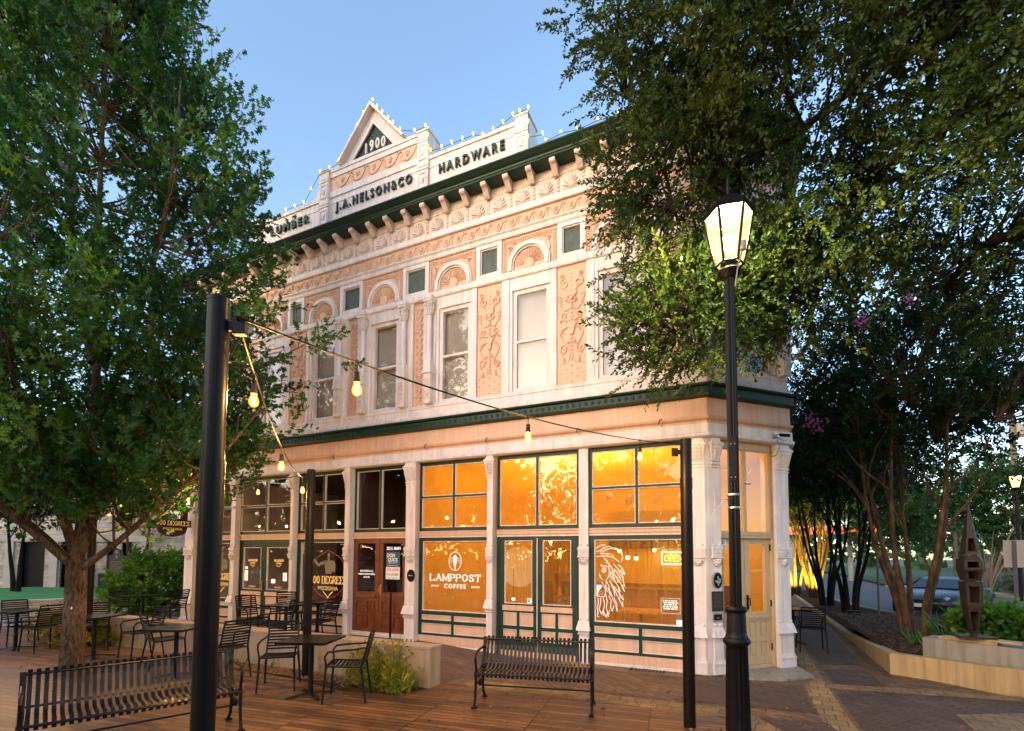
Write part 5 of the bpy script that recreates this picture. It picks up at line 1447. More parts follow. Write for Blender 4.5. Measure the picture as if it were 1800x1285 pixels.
light_string('string of bulbs sagging from the thick near pole to the pole beside the lamp post', catenary(P1_, P2_, .135, 40), (.14,.465,.825))
light_string('string of bulbs running from the thick near pole back to the middle pole', catenary(P1_, P3_, .34, 40), (.10,.34,.73))
light_string('string of bulbs from the middle pole to the dark pole behind the tree', catenary(P3_, P4_, .06, 40), (.21,.5,.8625))
light_string('string of bulbs leading left from the dark pole through the tree', catenary(P4_, (-17.5,-4.5,3.2), .1, 30), (.12,.35,.7))

# bulbs along the roof line
RB = [(-9.95,10.33),(-9.65,10.33),(-9.35,10.33),(-9.12,10.60),(-8.84,10.93),(-8.55,10.93),(-8.25,10.96),(-8.08,11.22),(-7.90,11.45),(-7.74,11.65),(-7.56,11.90),(-7.30,12.10),(-7.17,11.90),(-7.02,11.72),(-6.86,11.52),(-6.72,11.35),(-6.52,11.12),(-6.14,10.95),(-5.86,10.95),(-5.80,10.72),(-5.79,10.46),(-5.72,10.36),(-5.45,10.34),(-5.20,10.34),(-4.95,10.34),(-4.70,10.34),(-4.48,10.25),(-4.25,10.27),(-4.03,10.34),(-3.82,10.42),(-3.68,10.43),(-3.50,10.43),(-3.50,10.15),(-3.50,9.85),(-3.20,9.80)]
t = thing('roof_light_string', 'string of small yellow bulbs outlining the gable and parapet', 'string lights', (-7,-.12,10), world=True)
o = MB(); o.tube([(a,-.10,b-.03) for a, b in RB], .005, 5); o.build('cable', DULL, t)
for i, (a, b) in enumerate(RB):
    o = MB(); o.ball((a,-.12,b), .020, 8, sz=1.2); o.tube([(a,-.11,b-.045),(a,-.12,b-.01)], .012, 6); o.build('bulb', ROOFBULB, t, smooth=True)
    if i % 3 == 0: lamp('roof_bulb_light', 'POINT', (a,-.22,b+.02), .12, (1,.8,.15), .03)
t = thing('roof_light_string', 'short string of yellow bulbs lying along the green cornice at the right', 'string lights', (-2,-.5,9.3), world=True)
RC = [(-3.0,9.30),(-2.72,9.34),(-2.42,9.30),(-2.05,9.33),(-1.7,9.30),(-1.3,9.33)]
o = MB(); o.tube([(a,-.46,b-.02) for a, b in RC], .005, 5); o.build('cable', DULL, t)
for a, b in RC:
    o = MB(); o.ball((a,-.48,b), .021, 8); o.build('bulb', ROOFBULB, t, smooth=True)
    lamp('roof_bulb_light', 'POINT', (a,-.58,b), .12, (1,.85,.15), .03)

# ---------------------------------------------------------------- the lamp post
LX, LY = -.03, -3.25
t = thing('lamp_post', 'tall fluted black street lamp with a glowing six-sided lantern before the corner entrance', 'street lamp', (LX, LY, 0))
o = MB()
o.lathe([(.145,0),(.145,.04),(.12,.07),(.112,.12)], n=24)
o.build('base', CASTIRON, t, smooth=True)
o = MB()
o.lathe([(.112,.12),(.098,.98),(.098,1.0)], n=80, flute=16, fd=.016, fz=(.15,.98)); o.build('fluted_base', CASTIRON, t, smooth=True, angle=60)
o = MB()
o.lathe([(.09,1.0),(.098,1.02),(.118,1.04),(.122,1.06),(.112,1.085),(.10,1.09),(.098,1.11),(.092,1.12),(.088,1.14),(.083,1.30),(.080,1.32),(.094,1.335),(.098,1.355),(.088,1.375),(.07,1.385)], n=32)
o.build('collar', CASTIRON, t, smooth=True)
o = MB(); o.lathe([(.056,1.38),(.050,4.56)], n=64, flute=12, fd=.010, fz=(1,4.7)); o.build('shaft', CASTIRON, t, smooth=True, angle=60)
o = MB(); o.box(-.030,-.060,2.56,.030,-.046,2.99)
for z in (2.60,2.92): 
    for x in (-.017,.017): o.ball((x,-.062,z), .008, 8, m=1)
o.build('cover_plate', [CASTIRON, STEEL], t)
for z in (2.30, 2.425): o = MB(); o.lathe([(.0555,z),(.0575,z+.003),(.0575,z+.022),(.0555,z+.025)], n=24); o.build('steel_band', STEEL, t, smooth=True)
o = MB(); o.ribbon([(-.05,-.02,2.39),(-.08,-.04,2.40),(-.20,-.06,2.24)], .022, .006, up=(0,1,0)); o.ribbon([(.05,-.02,2.42),(.07,-.03,2.50),(.12,-.05,2.62),(.15,-.05,2.66)], .022, .006, up=(0,1,0)); o.tube([(.09,-.03,2.55),(.14,-.06,2.53)], .012, 6); o.build('banner_bracket', STEEL, t)
# lantern
o = MB(); o.lathe([(.045,4.56),(.07,4.57),(.105,4.60),(.115,4.63),(.108,4.645),(.08,4.65),(.075,4.69),(.085,4.71)], n=24); o.build('lantern_base', CASTIRON, t, smooth=True)
za, zb, zc, ra, rb_ = 4.70, 5.20, 5.28, .120, .215
def hexp(r, z, k, off=0): a = 2*PI*(k+off)/6+R(8); return (r*math.cos(a), r*math.sin(a), z)
o = MB()
for k in range(6):
    o.tube([hexp(ra+.008,za,k), hexp(rb_+.006,zb,k)], .014, 6); o.tube([hexp(ra+.008,za,k), hexp(ra+.008,za,k+1)], .011, 6); o.tube([hexp(rb_+.008,zb,k), hexp(rb_+.008,zb,k+1)], .013, 6)
o.build('lantern_frame', CASTIRON, t)
for k in range(6):
    a, b, c, d = hexp(ra,za,k), hexp(ra,za,k+1), hexp(rb_,zb,k+1), hexp(rb_,zb,k)
    o = MB(); mid = [(c[0]+d[0])/2, (c[1]+d[1])/2, zb-.02]
    pm = lambda p, q, f: tuple(p[i]+(q[i]-p[i])*f for i in range(3))
    e1, e2 = pm(b, c, .86), pm(a, d, .86)
    o.add([a, b, e1, pm(e1, (c[0],c[1],zb), .5), tuple(mid), pm(e2, (d[0],d[1],zb), .5), e2], [(0,1,2,3,4,5,6)]); o.build('pane', LANTERN, t)
o = MB(); N = 6
rings = [(rb_+.02,zb+.012),(rb_+.03,zb+.03),(.17,zb+.10),(.10,zb+.17),(.05,zb+.20),(.02,zb+.22)]
vs = [hexp(r, z, k) for r, z in rings for k in range(6)]
o.add(vs, [(i*6+k, i*6+(k+1) % 6, (i+1)*6+(k+1) % 6, (i+1)*6+k) for i in range(5) for k in range(6)] + [tuple(range(5,-1,-1)), tuple(30+k for k in range(6))])
o.tube([(0,0,zb+.22),(0,0,zb+.30),(0,0,zb+.42)], [.012,.016,.004], 8); o.build('lantern_roof', CASTIRON, t)
o = MB(); o.tube([(.05,-.06,4.45),(.07,-.08,4.60),(.12,-.12,4.78)], .008, 6); o.tube([(.12,-.12,4.76),(.13,-.125,4.84)], .028, 10); o.build('light_sensor', CONC2, t)
o = MB(); o.ball((0,0,4.93), .065, 12, sz=1.5); o.build('lamp_bulb', emis('lamp_bulb',(1,.93,.7),7), t)
lamp('street_lamp_light', 'POINT', (LX, LY, 5.08), 360, (1,.82,.34), .07)

# ---------------------------------------------------------------- hanging sign of the pizzeria
t = thing('hanging_sign', 'dark red hanging pizzeria sign on an iron bracket at the end column', 'sign', (-13.08,-.15,2.0), world=True)
MS = Matrix.Translation((-13.08, 0, 0)) @ Matrix.Rotation(R(90), 4, 'Z')        # local x runs back to the wall; faces +x
o = MB(MS); 
pts = [(-.98,2.52),(-.92,2.38),(-.78,2.32),(-.60,2.28),(-.42,2.32),(-.28,2.38),(-.24,2.52),(-.24,2.98),(-.45,3.06),(-.60,3.14),(-.76,3.06),(-.98,2.98)]
o.prism(pts, -.025, .025); o.build('sign_board', RED, t)
o = MB(MS); o.box(-1.05,-.04,2.54,-.16,-.026,2.72); o.build('name_board', DULL, t)
o = MB(MS); serif_text(o, '600 DEGREES', -1.0, -.21, 2.575, .11, -.041, .013, 0); serif_text(o, 'PIZZERIA', -.83, -.38, 2.46, .05, -.027, .008, 0); o.build('lettering', GOLD, t)
o = MB(MS); torso(o, -.58, 2.73, .55, -.027, 0); o.prism([(-.98,2.96),(-.76,3.02),(-.74,2.99),(-.96,2.93)], -.029, -.0275, 1); o.build('figure', [DECAL, mat('pizza',(.55,.2,.05),.6)], t)
o = MB(MS); o.tube([(-.12,0,3.22),(-1.15,0,3.20)], .013, 6); o.tube([(-.13,0,3.32),(-.13,0,2.60)], .018, 6)
for x0, r in ((-.40,.08),(-.75,.08)): spiral((x0,3.30), r, 1.2, 1, 0, o, th=.008, y=0)
spiral((-1.10,3.28), .07, 1.3, -1, PI, o, th=.008, y=0); o.tube([(-1.05,0,3.22),(-.85,0,3.34),(-.6,0,3.36),(-.3,0,3.36),(-.13,0,3.26)], .007, 5)
o.tube([(-.85,0,3.2),(-.85,0,3.05)], .006, 5); o.tube([(-.38,0,3.2),(-.38,0,3.05)], .006, 5); o.build('bracket', CASTIRON, t)

# small things on the building
M3 = MCH
t = thing('security_camera', 'small security camera with a curved cable above the corner entrance', 'camera', (.62,.95,3.85), world=True)
o = MB(M3); o.box(1.30,-.145,3.80,1.36,-.13,3.92); o.tube([(1.33,-.14,3.86),(1.33,-.22,3.86)], .035, 10); o.build('mount', STEEL, t)
o = MB(M3); o.tube([(1.34,-.21,3.87),(1.50,-.27,3.86)], .026, 10); o.build('lens_housing', CASTIRON, t)
o = MB(M3); o.tube([(1.36,-.15,3.80),(1.41,-.16,3.68),(1.36,-.12,3.55),(1.24,-.10,3.50)], .008, 6); o.build('cable', BRASS, t)
t = thing('security_camera', 'tiny white dome camera on the column left of the pizzeria doors', 'camera', (-11.4,-.2,3.0), world=True)
o = MB(); o.box(-11.36,-.20,2.99,-11.28,-.152,3.05); o.build('mount', WHITE, t); o = MB(); o.ball((-11.32,-.23,3.0), .04, 10); o.build('dome', WHITE, t)
for i, x in enumerate((-8.2,-5.75,-4.35,-2.55,-1.15)):
    o = MB(); o.tube([(x,-.10,4.02),(x,-.15,4.03),(x+.02,-.17,4.07),(x+.05,-.15,4.09)], .007, 6); o.tube([(x+.03,-.12,4.0),(x+.06,-.16,3.96)], .005, 5)
    o.build('cable_hook', CASTIRON, B)
t = thing('railing_post', 'slim black metal post standing in front of the varnished doors', 'post', (-6.20,-.55,.13))
o = MB(); o.tube([(0,0,0),(0,0,.95)], .022, 8); o.build('tube', BLACK, t); o = MB(); o.ball((0,0,.97), .028, 8); o.build('finial', BLACK, t)
o = MB(); o.box(-.07,-.07,0,.07,.07,.01); o.build('foot_plate', BLACK, t)
# ---------------------------------------------------------------- vegetation
def leaf_template(kind):
    if kind == 'redoak':        # pointed lobes
        half = [(0,0),(.16,.05),(.20,.30),(.33,.09),(.44,.10),(.50,.42),(.60,.12),(.70,.11),(.78,.30),(.84,.08),(1.0,.0)]
        pts = half + [(a, -b) for a, b in half[-2:0:-1]]
        n = len(pts)
        P_ = [(a, b, -.18*abs(b)) for a, b in pts] + [(.45, 0, .0)]
        F = [(i, (i+1) % n, n) for i in range(n)]
        return np.array(P_), F
    if kind == 'oval':
        P_ = [(0,0,0),(.35,.22,-.03),(.75,.20,-.03),(1,0,-.02),(.75,-.20,-.03),(.35,-.22,-.03)]
        return np.array(P_), [(0,1,2,3),(0,3,4,5)]
    if kind == 'tri':
        return np.array([(0,0,0),(.55,.26,-.04),(1,0,0),(.55,-.26,-.04)]), [(0,1,2,3)]
    if kind == 'blade':
        return np.array([(0,-.03,0),(0,.03,0),(.4,.05,.03),(.4,-.05,.03),(.8,.03,-.05),(.8,-.03,-.05),(1.0,0,-.15)]), [(0,1,2,3),(3,2,4,5),(5,4,6)]
def leaves_mesh(name, kind, pos, dr, size, m, parent, rng, droop=0.0):
    """one mesh of many leaves; pos, dr: (n,3) arrays of leaf bases and directions"""
    T, F = leaf_template(kind)
    n = len(pos)
    d = dr / np.maximum(1e-6, np.linalg.norm(dr, axis=1, keepdims=True))
    rnd_ = rng.normal(size=(n,3)); rnd_[:,2] += 1.0
    s = np.cross(d, rnd_); s /= np.maximum(1e-6, np.linalg.norm(s, axis=1, keepdims=True))
    u = np.cross(s, d)
    sz = (size * rng.uniform(.6, 1.25, n))[:,None,None]
    V = pos[:,None,:] + sz*(T[None,:,0:1]*d[:,None,:] + T[None,:,1:2]*s[:,None,:] + T[None,:,2:3]*u[:,None,:])
    V = V.reshape(-1,3)
    k = len(T)
    if parent is not None and parent.get('_world'):
        V = V - np.array(parent.matrix_basis.translation)
    me = bpy.data.meshes.new(name)
    lt = [len(f) for f in F]
    loops = np.concatenate([np.array(f) for f in F])
    L = (np.arange(n)[:,None]*k + loops[None,:]).reshape(-1)
    starts1 = np.concatenate([[0], np.cumsum(lt)[:-1]])
    tot1 = sum(lt)
    S = (np.arange(n)[:,None]*tot1 + starts1[None,:]).reshape(-1)
    me.vertices.add(n*k); me.vertices.foreach_set('co', V.astype(np.float32).reshape(-1))
    me.loops.add(len(L)); me.loops.foreach_set('vertex_index', L.astype(np.int32))
    me.polygons.add(n*len(F)); me.polygons.foreach_set('loop_start', S.astype(np.int32))
    me.update(calc_edges=True)
    me.materials.append(m)
    o = bpy.data.objects.new(name, me); COL.objects.link(o)
    if parent is not None: o.parent = parent
    return o
def shoots(rng, centers, outdir, n_tw, tw_len, n_leaf, spread, up=.6, jitter=.5, leaf_up=.35):
    """twigs round each centre; returns leaf bases, leaf directions, twig segments"""
    P_, D_, TW = [], [], []
    for c, od in zip(centers, outdir):
        for j in range(n_tw):
            b = c + rng.normal(size=3)*spread
            t = od*.7 + np.array([0,0,up]) + rng.normal(size=3)*jitter
            t /= np.linalg.norm(t)
            L = tw_len*rng.uniform(.6,1.3)
            side = np.cross(t, rng.normal(size=3)); side /= np.linalg.norm(side)+1e-6
            s2 = np.cross(t, side)
            bend = rng.normal(size=3)*.15
            k = int(n_leaf*rng.uniform(.7,1.3))
            for q in range(k):
                f = (q+.3)/k
                p = b + t*L*f + bend*L*f*f
                a = q*2.4+rng.uniform(0,1)
                ld = t*(.45+leaf_up) + (side*math.cos(a)+s2*math.sin(a))*.9
                if q == k-1: ld = t
                P_.append(p); D_.append(ld)
            TW.append((b, b+t*L*.55+bend*L*.3, b+t*L+bend*L))
    return np.array(P_), np.array(D_), TW
def wood(name, limbs, m, parent, n=10):
    """limbs: (points, r0, r1); each limb a curved tapering tube"""
    o = MB()
    for pts, r0, r1 in limbs:
        pts = [Vector(p) for p in pts]
        if len(pts) > 2:        # smooth the polyline
            q = []
            for i in range(len(pts)-1):
                p0 = pts[max(i-1,0)]; p1 = pts[i]; p2 = pts[i+1]; p3 = pts[min(i+2,len(pts)-1)]
                for f in (0,.34,.67):
                    q.append(.5*((2*p1)+(p2-p0)*f+(2*p0-5*p1+4*p2-p3)*f*f+(3*p1-p0-3*p2+p3)*f*f*f))
            q.append(pts[-1]); pts = q
        k = len(pts); o.tube(pts, [r0+(r1-r0)*(i/(k-1))**.8 for i in range(k)], n if r0 > .03 else 5)
    return o.build(name, m, parent, smooth=True, angle=70)
def nearest(limb_pts, c):
    d = ((limb_pts-c)**2).sum(1); return limb_pts[d.argmin()]

OAKLEAF = leafmat('red_oak_leaf', (.009,.044,.017), (.024,.092,.022), (.12,.25,.036), .8)
LIVELEAF = leafmat('live_oak_leaf', (.010,.028,.007), (.027,.056,.010), (.095,.130,.020), 1.2, rough=.62)
CMLEAF = leafmat('myrtle_leaf', (.006,.020,.006), (.014,.040,.009), (.036,.075,.015), 1.1)
BGLEAF = leafmat('background_leaf', (.022,.050,.016), (.035,.080,.022), (.06,.12,.03), .7)
SHRUB = leafmat('bright_shrub_leaf', (.03,.09,.012), (.06,.16,.02), (.14,.26,.03), 2.5)
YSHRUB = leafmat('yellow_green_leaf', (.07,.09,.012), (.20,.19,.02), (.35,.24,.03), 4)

# --- the red oak on the deck
rng = np.random.default_rng(11)
TX, TY = -9.82, -4.02
t = thing('red_oak_tree', 'large red oak with lobed leaves growing through the deck at the left', 'tree', (TX,TY,0), world=True)
prof_z = [2.5,3.0,4.0,5.3,7.0,8.2,9.3,10.8,12.2,13.0]; prof_r = [1.4,2.3,2.95,3.2,3.0,2.8,2.35,1.4,.6,.2]
def rad(z): return float(np.interp(z, prof_z, prof_r))
limbs = [([(TX,TY,-.05),(TX+.02,TY,.6),(TX-.02,TY+.02,1.2),(TX,TY,1.75)],.165,.135),
 ([(TX,TY,1.7),(TX+.15,TY,2.6),(TX+.1,TY+.1,4.2),(TX+.2,TY,6.2),(TX+.1,TY,8.5),(TX+.1,TY,11.5)],.105,.02),
 ([(TX,TY,1.55),(TX+.55,TY+.25,2.0),(TX+1.3,TY+.55,2.7),(TX+2.2,TY+.9,3.5),(TX+2.9,TY+1.1,4.3)],.062,.014),
 ([(TX,TY,1.65),(TX+.35,TY+.1,2.6),(TX+.9,TY+.2,3.3),(TX+1.9,TY+.5,3.9),(TX+2.8,TY+.7,5.2)],.072,.014),
 ([(TX,TY,1.6),(TX-.5,TY-.2,2.1),(TX-1.1,TY-.4,2.6),(TX-2.0,TY-.7,3.6),(TX-2.6,TY-.9,5.0)],.070,.014),
 ([(TX,TY,1.7),(TX-.35,TY-.1,2.6),(TX-.9,TY-.2,4.0),(TX-1.5,TY-.3,6.0),(TX-1.6,TY,8.0)],.072,.014),
 ([(TX,TY,1.8),(TX-.1,TY+.4,3.0),(TX-.2,TY+1.1,4.5),(TX,TY+1.7,6.5)],.08,.015),
 ([(TX,TY,1.75),(TX+.3,TY-.5,3.0),(TX+.9,TY-1.3,4.5),(TX+1.3,TY-1.8,6.5)],.08,.015),
 ([(TX,TY,1.6),(TX-.25,TY-.6,2.3),(TX-.5,TY-1.4,3.2),(TX-.6,TY-2.2,4.5)],.07,.012),
 ([(TX+.12,TY,3.6),(TX+.9,TY+.2,5.5),(TX+1.5,TY+.3,7.6),(TX+1.7,TY+.3,9.6)],.07,.012),
 ([(TX+.15,TY,5.0),(TX-.6,TY,7.0),(TX-.9,TY,9.5),(TX-.9,TY,11.0)],.06,.012)]
cen, od = [], []
while len(cen) < 520:
    z = rng.uniform(2.5, 12.6) if rng.random() < .78 else rng.uniform(2.5, 5.0); r = rad(z)*math.sqrt(rng.uniform(.10, 1.0)); a = rng.uniform(0, 2*PI)
    rr = r*(.88+.16*math.sin(3*a+z*1.3)+.10*math.sin(7*a-z*2.1))
    if z < 3.0 and rng.random() < .2: continue
    ca, sa = rr*math.cos(a), .80*rr*math.sin(a)      # a little flatter towards the street
    p = np.array([TX+.909*ca-.4165*sa, TY+.4165*ca+.909*sa, z])
    if p[1] > -.9 and z > 2: continue                 # keeps clear of the facade
    cen.append(p); o_ = np.array([.909*math.cos(a)-.4165*math.sin(a), .4165*math.cos(a)+.909*math.sin(a), .1]); od.append(o_)
cen, od = np.array(cen), np.array(od)
LP = []
for pts, r0, r1 in limbs[1:]:
    for i in range(len(pts)-1):
        for f in (0,.33,.66): LP.append(np.array(pts[i])*(1-f)+np.array(pts[i+1])*f)
LP = np.array(LP)
tw_limbs = []
for c in cen:
    low = LP[LP[:,2] < c[2]-.2]
    q = nearest(low if len(low) else LP, c - np.array([0,0,.5]))
    mid = (q+c)/2+np.array([0,0,-.12])
    tw_limbs.append(([tuple(q), tuple(mid), tuple(c)], .022, .006))
P_, D_, TW = shoots(rng, cen, od, 8, .62, 13, .24, up=.75, jitter=.42)
wood('trunk', limbs[:1], BARK, t, 20)
wood('limbs', limbs[1:], BARK, t, 12)
wood('branches', tw_limbs + [(list(map(tuple, a)), .006, .002) for a in TW[::2]], BARK, t)
leaves_mesh('crown', 'redoak', P_, D_, .150, OAKLEAF, t, rng)
# stub with a red and white tag on the trunk
o = MB(); o.lathe([(.020,0),(.020,.01)], (0,0,0), 10); o.v = [(TX+.15+p[2]*.7, TY-.10-p[2]*.7+p[0]*.5, .98+p[1]) for p in o.v]; o.build('tree_tag', PAPER, t)

# --- the live oak whose crown hangs in from the right
rng = np.random.default_rng(23)
OX, OY = 5.7, -4.6
t = thing('live_oak_tree', 'spreading live oak whose small-leaved branches hang in from the upper right over the street lamp', 'tree', (OX,OY,0), world=True)
t['label'] = 'spreading small-leaved live oak hanging in from the upper right around the street lamp'
limbs = [([(OX,OY,-.1),(OX-.1,OY,1.2),(OX-.3,OY+.1,2.6)],.42,.33),
 ([(OX-.3,OY+.1,2.5),(4.7,-3.9,4.2),(3.9,-3.2,5.5),(2.55,-2.5,6.15),(1.8,-2.1,6.24),(1.43,-1.62,6.27),(1.06,-1.33,6.08),(.53,-1.0,6.2),(-.3,-1.3,6.3)],.115,.02),
 ([(4.7,-3.9,4.4),(3.9,-3.4,6.0),(2.3,-3.0,6.6),(1.83,-2.78,6.72),(1.45,-2.53,6.84),(1.16,-2.2,6.92),(.6,-1.8,6.9),(.27,-1.54,7.1),(-.6,-1.9,7.5),(-1.6,-2.2,8.2)],.085,.015),
 ([(4.7,-3.9,4.0),(4.2,-2.6,4.8),(2.96,-1.2,5.5),(2.77,-.42,5.7),(2.7,.33,5.69),(2.4,1.2,6.2)],.08,.02),
 ([(4.7,-4.0,4.6),(4.2,-3.8,6.6),(3,-3.6,8),(1.2,-3.2,9),(-.5,-2.8,9.5)],.09,.015),
 ([(4.3,-3.6,5.2),(3.4,-2.6,7.2),(2.6,-1.6,8.2),(1.4,-.9,8.9)],.075,.015),
 ([(1.06,-1.33,6.08),(.5,-1.4,5.3),(-.2,-1.8,4.9),(-.9,-2.2,4.4)],.035,.008),
 ([(1.5,-1.7,6.3),(1.2,-1.3,5.6),(.9,-1.0,5.1)],.03,.008),
 ([(.6,-1.8,6.9),(-.2,-2.1,6.4),(-.9,-2.4,6.0)],.03,.008),
 ([(1.45,-2.53,6.84),(1.9,-2.0,7.3),(2.1,-1.4,7.1),(1.9,-.9,6.2),(1.95,-.8,5.8)],.05,.02)]
EL = [((-.7,-2.1,8.7),(1.0,1.0,1.25),36),((-.55,-2.1,6.5),(.88,.85,1.3),44),((-.50,-2.05,4.85),(.72,.62,.62),30),((.7,-1.6,6.9),(1.1,1.0,2.0),60),
      ((2.6,-1.4,7.0),(1.5,1.3,2.1),84),((1.0,-2.6,9.2),(1.7,1.2,1.4),66),((3.4,-2.6,8.6),(1.6,1.4,1.8),54),((.75,-1.0,5.55),(.75,.6,.72),30),((3.6,-.3,6.2),(1.4,1.3,1.6),44),((-.2,-2.9,8.0),(.8,.5,1.4),20),((2.1,-3.2,7.0),(1.1,.5,.9),40),((2.6,-2.9,5.9),(.9,.5,.7),26),((2.4,-3.7,8.2),(1.3,.5,.8),34)]
cen, od = [], []
for c, r, n in EL:
    k = 0
    while k < n*(1.6 if c[0] < 1 else 1.3):
        v = rng.normal(size=3); v /= np.linalg.norm(v); f = rng.uniform(.25,1)**.45
        p = np.array(c)+v*np.array(r)*f
        if p[1] > -.35 and p[0] < .9: continue
        if abs(p[0]-LX) < .75 and p[1] < -2.45 and 3.9 < p[2] < 6.2: continue
        cen.append(p); w_ = v*.8+np.array([-.45,-.1,0]); od.append(w_); k += 1
cen, od = np.array(cen), np.array(od)
LP = []
for pts, r0, r1 in limbs[1:]:
    for i in range(len(pts)-1):
        for f in (0,.33,.66): LP.append(np.array(pts[i])*(1-f)+np.array(pts[i+1])*f)
LP = np.array(LP)
tw_limbs = []
for c in cen:
    q = nearest(LP, c); mid = (q+c)/2+rng.normal(size=3)*.08
    tw_limbs.append(([tuple(q), tuple(mid), tuple(c)], .020, .005))
P_, D_, TW = shoots(rng, cen, od, 12, .42, 26, .19, up=-.05, jitter=.55, leaf_up=.5)
k_ = ~((np.abs(P_[:,0]-LX) < .45) & (P_[:,1] < -2.7) & (P_[:,2] > 4.0) & (P_[:,2] < 5.9)) & ~((P_[:,1] > -.10) & (P_[:,0] < .6))
P_, D_ = P_[k_], D_[k_]
wood('trunk', limbs[:1], BARK_DK, t, 20)
wood('limbs', limbs[1:], BARK_DK, t, 12)
wood('branches', tw_limbs + [(list(map(tuple, a)), .005, .0018) for a in TW[::2]], BARK_DK, t)
leaves_mesh('crown', 'oval', P_, D_, .056, LIVELEAF, t, rng)

# --- crape myrtles along the street
def myrtle(seed, label, loc, stems, crown, ncl, nl, spread_h, bark=BARK_CM, leafm=CMLEAF, kind='oval', size=.085, group='crape myrtles along the street', rs=.075, name='crape_myrtle_tree'):
    rng = np.random.default_rng(seed)
    t = thing(name, label, 'tree', (*loc, 0), group=group)
    lim = []; tips = []
    for i in range(stems):
        a = 2*PI*i/stems+rng.uniform(-.4,.4); b0 = np.array([.16*math.cos(a), .16*math.sin(a), 0]); q = spread_h*rng.uniform(.5,1)
        pts = [b0, b0*1.6+[0,0,.9], b0*2.2+[q*.25*math.cos(a), q*.25*math.sin(a), 1.9], b0*2+[q*.6*math.cos(a+.2), q*.6*math.sin(a+.2), 3.2], b0+[q*math.cos(a+.3), q*math.sin(a+.3), 4.6]]
        lim.append(([tuple(p) for p in pts], rs*rng.uniform(.75,1.15), .02))
        for k in range(3):
            s0 = pts[3]*(1-.3*k)+pts[2]*.3*k if k else pts[3]
            e = s0+np.array([rng.uniform(-.9,.9), rng.uniform(-.9,.9), rng.uniform(.9,1.8)]); lim.append(([tuple(s0), tuple((s0+e)/2+rng.normal(size=3)*.08), tuple(e)], .028, .008)); tips.append(e)
    LPm = np.array([np.array(p) for pts, _, _ in lim for p in pts[2:]])
    (cx, cy, cz), (rx, ry, rz) = crown
    cen, od = [], []
    while len(cen) < ncl:
        v = rng.normal(size=3); v /= np.linalg.norm(v); f = rng.uniform(.08,1)**.4
        if v[2]*f < -.75: continue
        lump = .85+.2*math.sin(4*math.atan2(v[1], v[0])+seed)+.12*math.sin(9*v[2]+seed)
        cen.append(np.array([cx,cy,cz])+v*np.array([rx,ry,rz])*f*lump); od.append(v)
    cen, od = np.array(cen), np.array(od)
    tw = []
    for c in cen:
        q = nearest(LPm, c); tw.append(([tuple(q), tuple((q+c)/2+rng.normal(size=3)*.1), tuple(c)], .014, .004))
    P_, D_, TW = shoots(rng, cen, od, 9, .42, nl, .30, up=.15, jitter=.6)
    wood('trunk', lim, bark, t, 9); wood('branches', tw, bark, t)
    leaves_mesh('crown', kind, P_, D_, size, leafm, t, rng)
    return t
GM = 'crape myrtles along the street'
M1 = myrtle(3, 'nearest multi-stemmed crape myrtle with peeling tan trunks, left of the metal sculpture', (3.25,4.4), 6, ((.35,.6,5.8),(2.8,2.7,2.6)), 340, 22, .80, rs=.085)
M2 = myrtle(5, 'dark crape myrtle clump standing beside the slim street sign, second from the camera', (3.25,10.7), 6, ((0,0,5.4),(2.4,2.6,2.6)), 260, 20, .8, rs=.085, bark=BARK_DK)
copy_tree(M2, (2.95,13.3,0), 2.1, 'third crape myrtle clump along the alley, dark trunks before the lit ones', GM)
copy_tree(M1, (3.05,17.2,0), 1.0, 'crape myrtle clump just right of the brightest yellow-lit trunks', GM)
copy_tree(M1, (2.45,18.9,0), .7, 'crape myrtle with trunks lit bright yellow from below, nearest of the lit ones', GM)
copy_tree(M1, (3.3,20.6,0), 3.9, 'far crape myrtle with yellow-lit trunks, partly hidden by the corner column', GM)
for x, y in ((2.55,16.3),(3.35,16.2),(2.1,18.0),(2.85,18.0),(2.9,19.7),(3.6,19.7)):
    lamp('tree_uplight', 'SPOT', (x,y,.10), 420, (1,.76,.08), .05, (R(165),0,0), spot=R(110))
# pink blossoms
PK = mat('pink_blossom', (.65,.18,.38), .7, col2=(.45,.10,.30), vscale=20)
def blossoms(t, spots, seed, m=PK):
    r_ = random.Random(seed)
    for x, y, z in spots:
        o = MB()
        for i in range(26): o.ball((x+r_.gauss(0,.07), y+r_.gauss(0,.07), z+r_.gauss(0,.08)), r_.uniform(.014,.03), 5)
        o.build('blossom', m, t)
blossoms(M1, [(-1.7,-1.0,4.6),(-2.0,-.6,6.2),(-1.0,-1.5,6.4),(.4,-1.8,6.9),(-.3,-1.8,6.6),(-2.1,-.4,5.3),(-1.8,-.6,4.8)], 2)

# --- trees and shrubs of the background
myrtle(31, 'small-leaved tree hanging over the lawn behind the oak trunk', (-20.6,2.6), 2, ((.6,-.4,5.9),(2.8,2.4,2.6)), 140, 16, .6, leafm=BGLEAF, size=.13, group='trees round the lawn', rs=.10, name='lawn_tree')
myrtle(32, 'dark low-branching tree at the far left edge beyond the lawn wall', (-26.2,1.4), 2, ((0,0,4.6),(2.6,2.4,1.7)), 110, 16, .8, leafm=CMLEAF, size=.15, group='trees round the lawn', rs=.12, bark=BARK_DK, name='lawn_tree')
myrtle(33, 'bushy evergreen rising behind the end column, left of the hanging sign', (-16.2,3.2), 2, ((0,0,2.4),(1.3,1.2,2.0)), 80, 16, .4, leafm=BGLEAF, size=.10, group='trees round the lawn', rs=.06, name='evergreen_tree')
W4 = myrtle(34, 'full green tree across the street behind the sculpture', (13.5,27.5), 3, ((0,0,5.2),(3.6,3.0,3.4)), 150, 14, 1.0, leafm=BGLEAF, size=.20, group='trees across the street', rs=.12, name='street_tree')
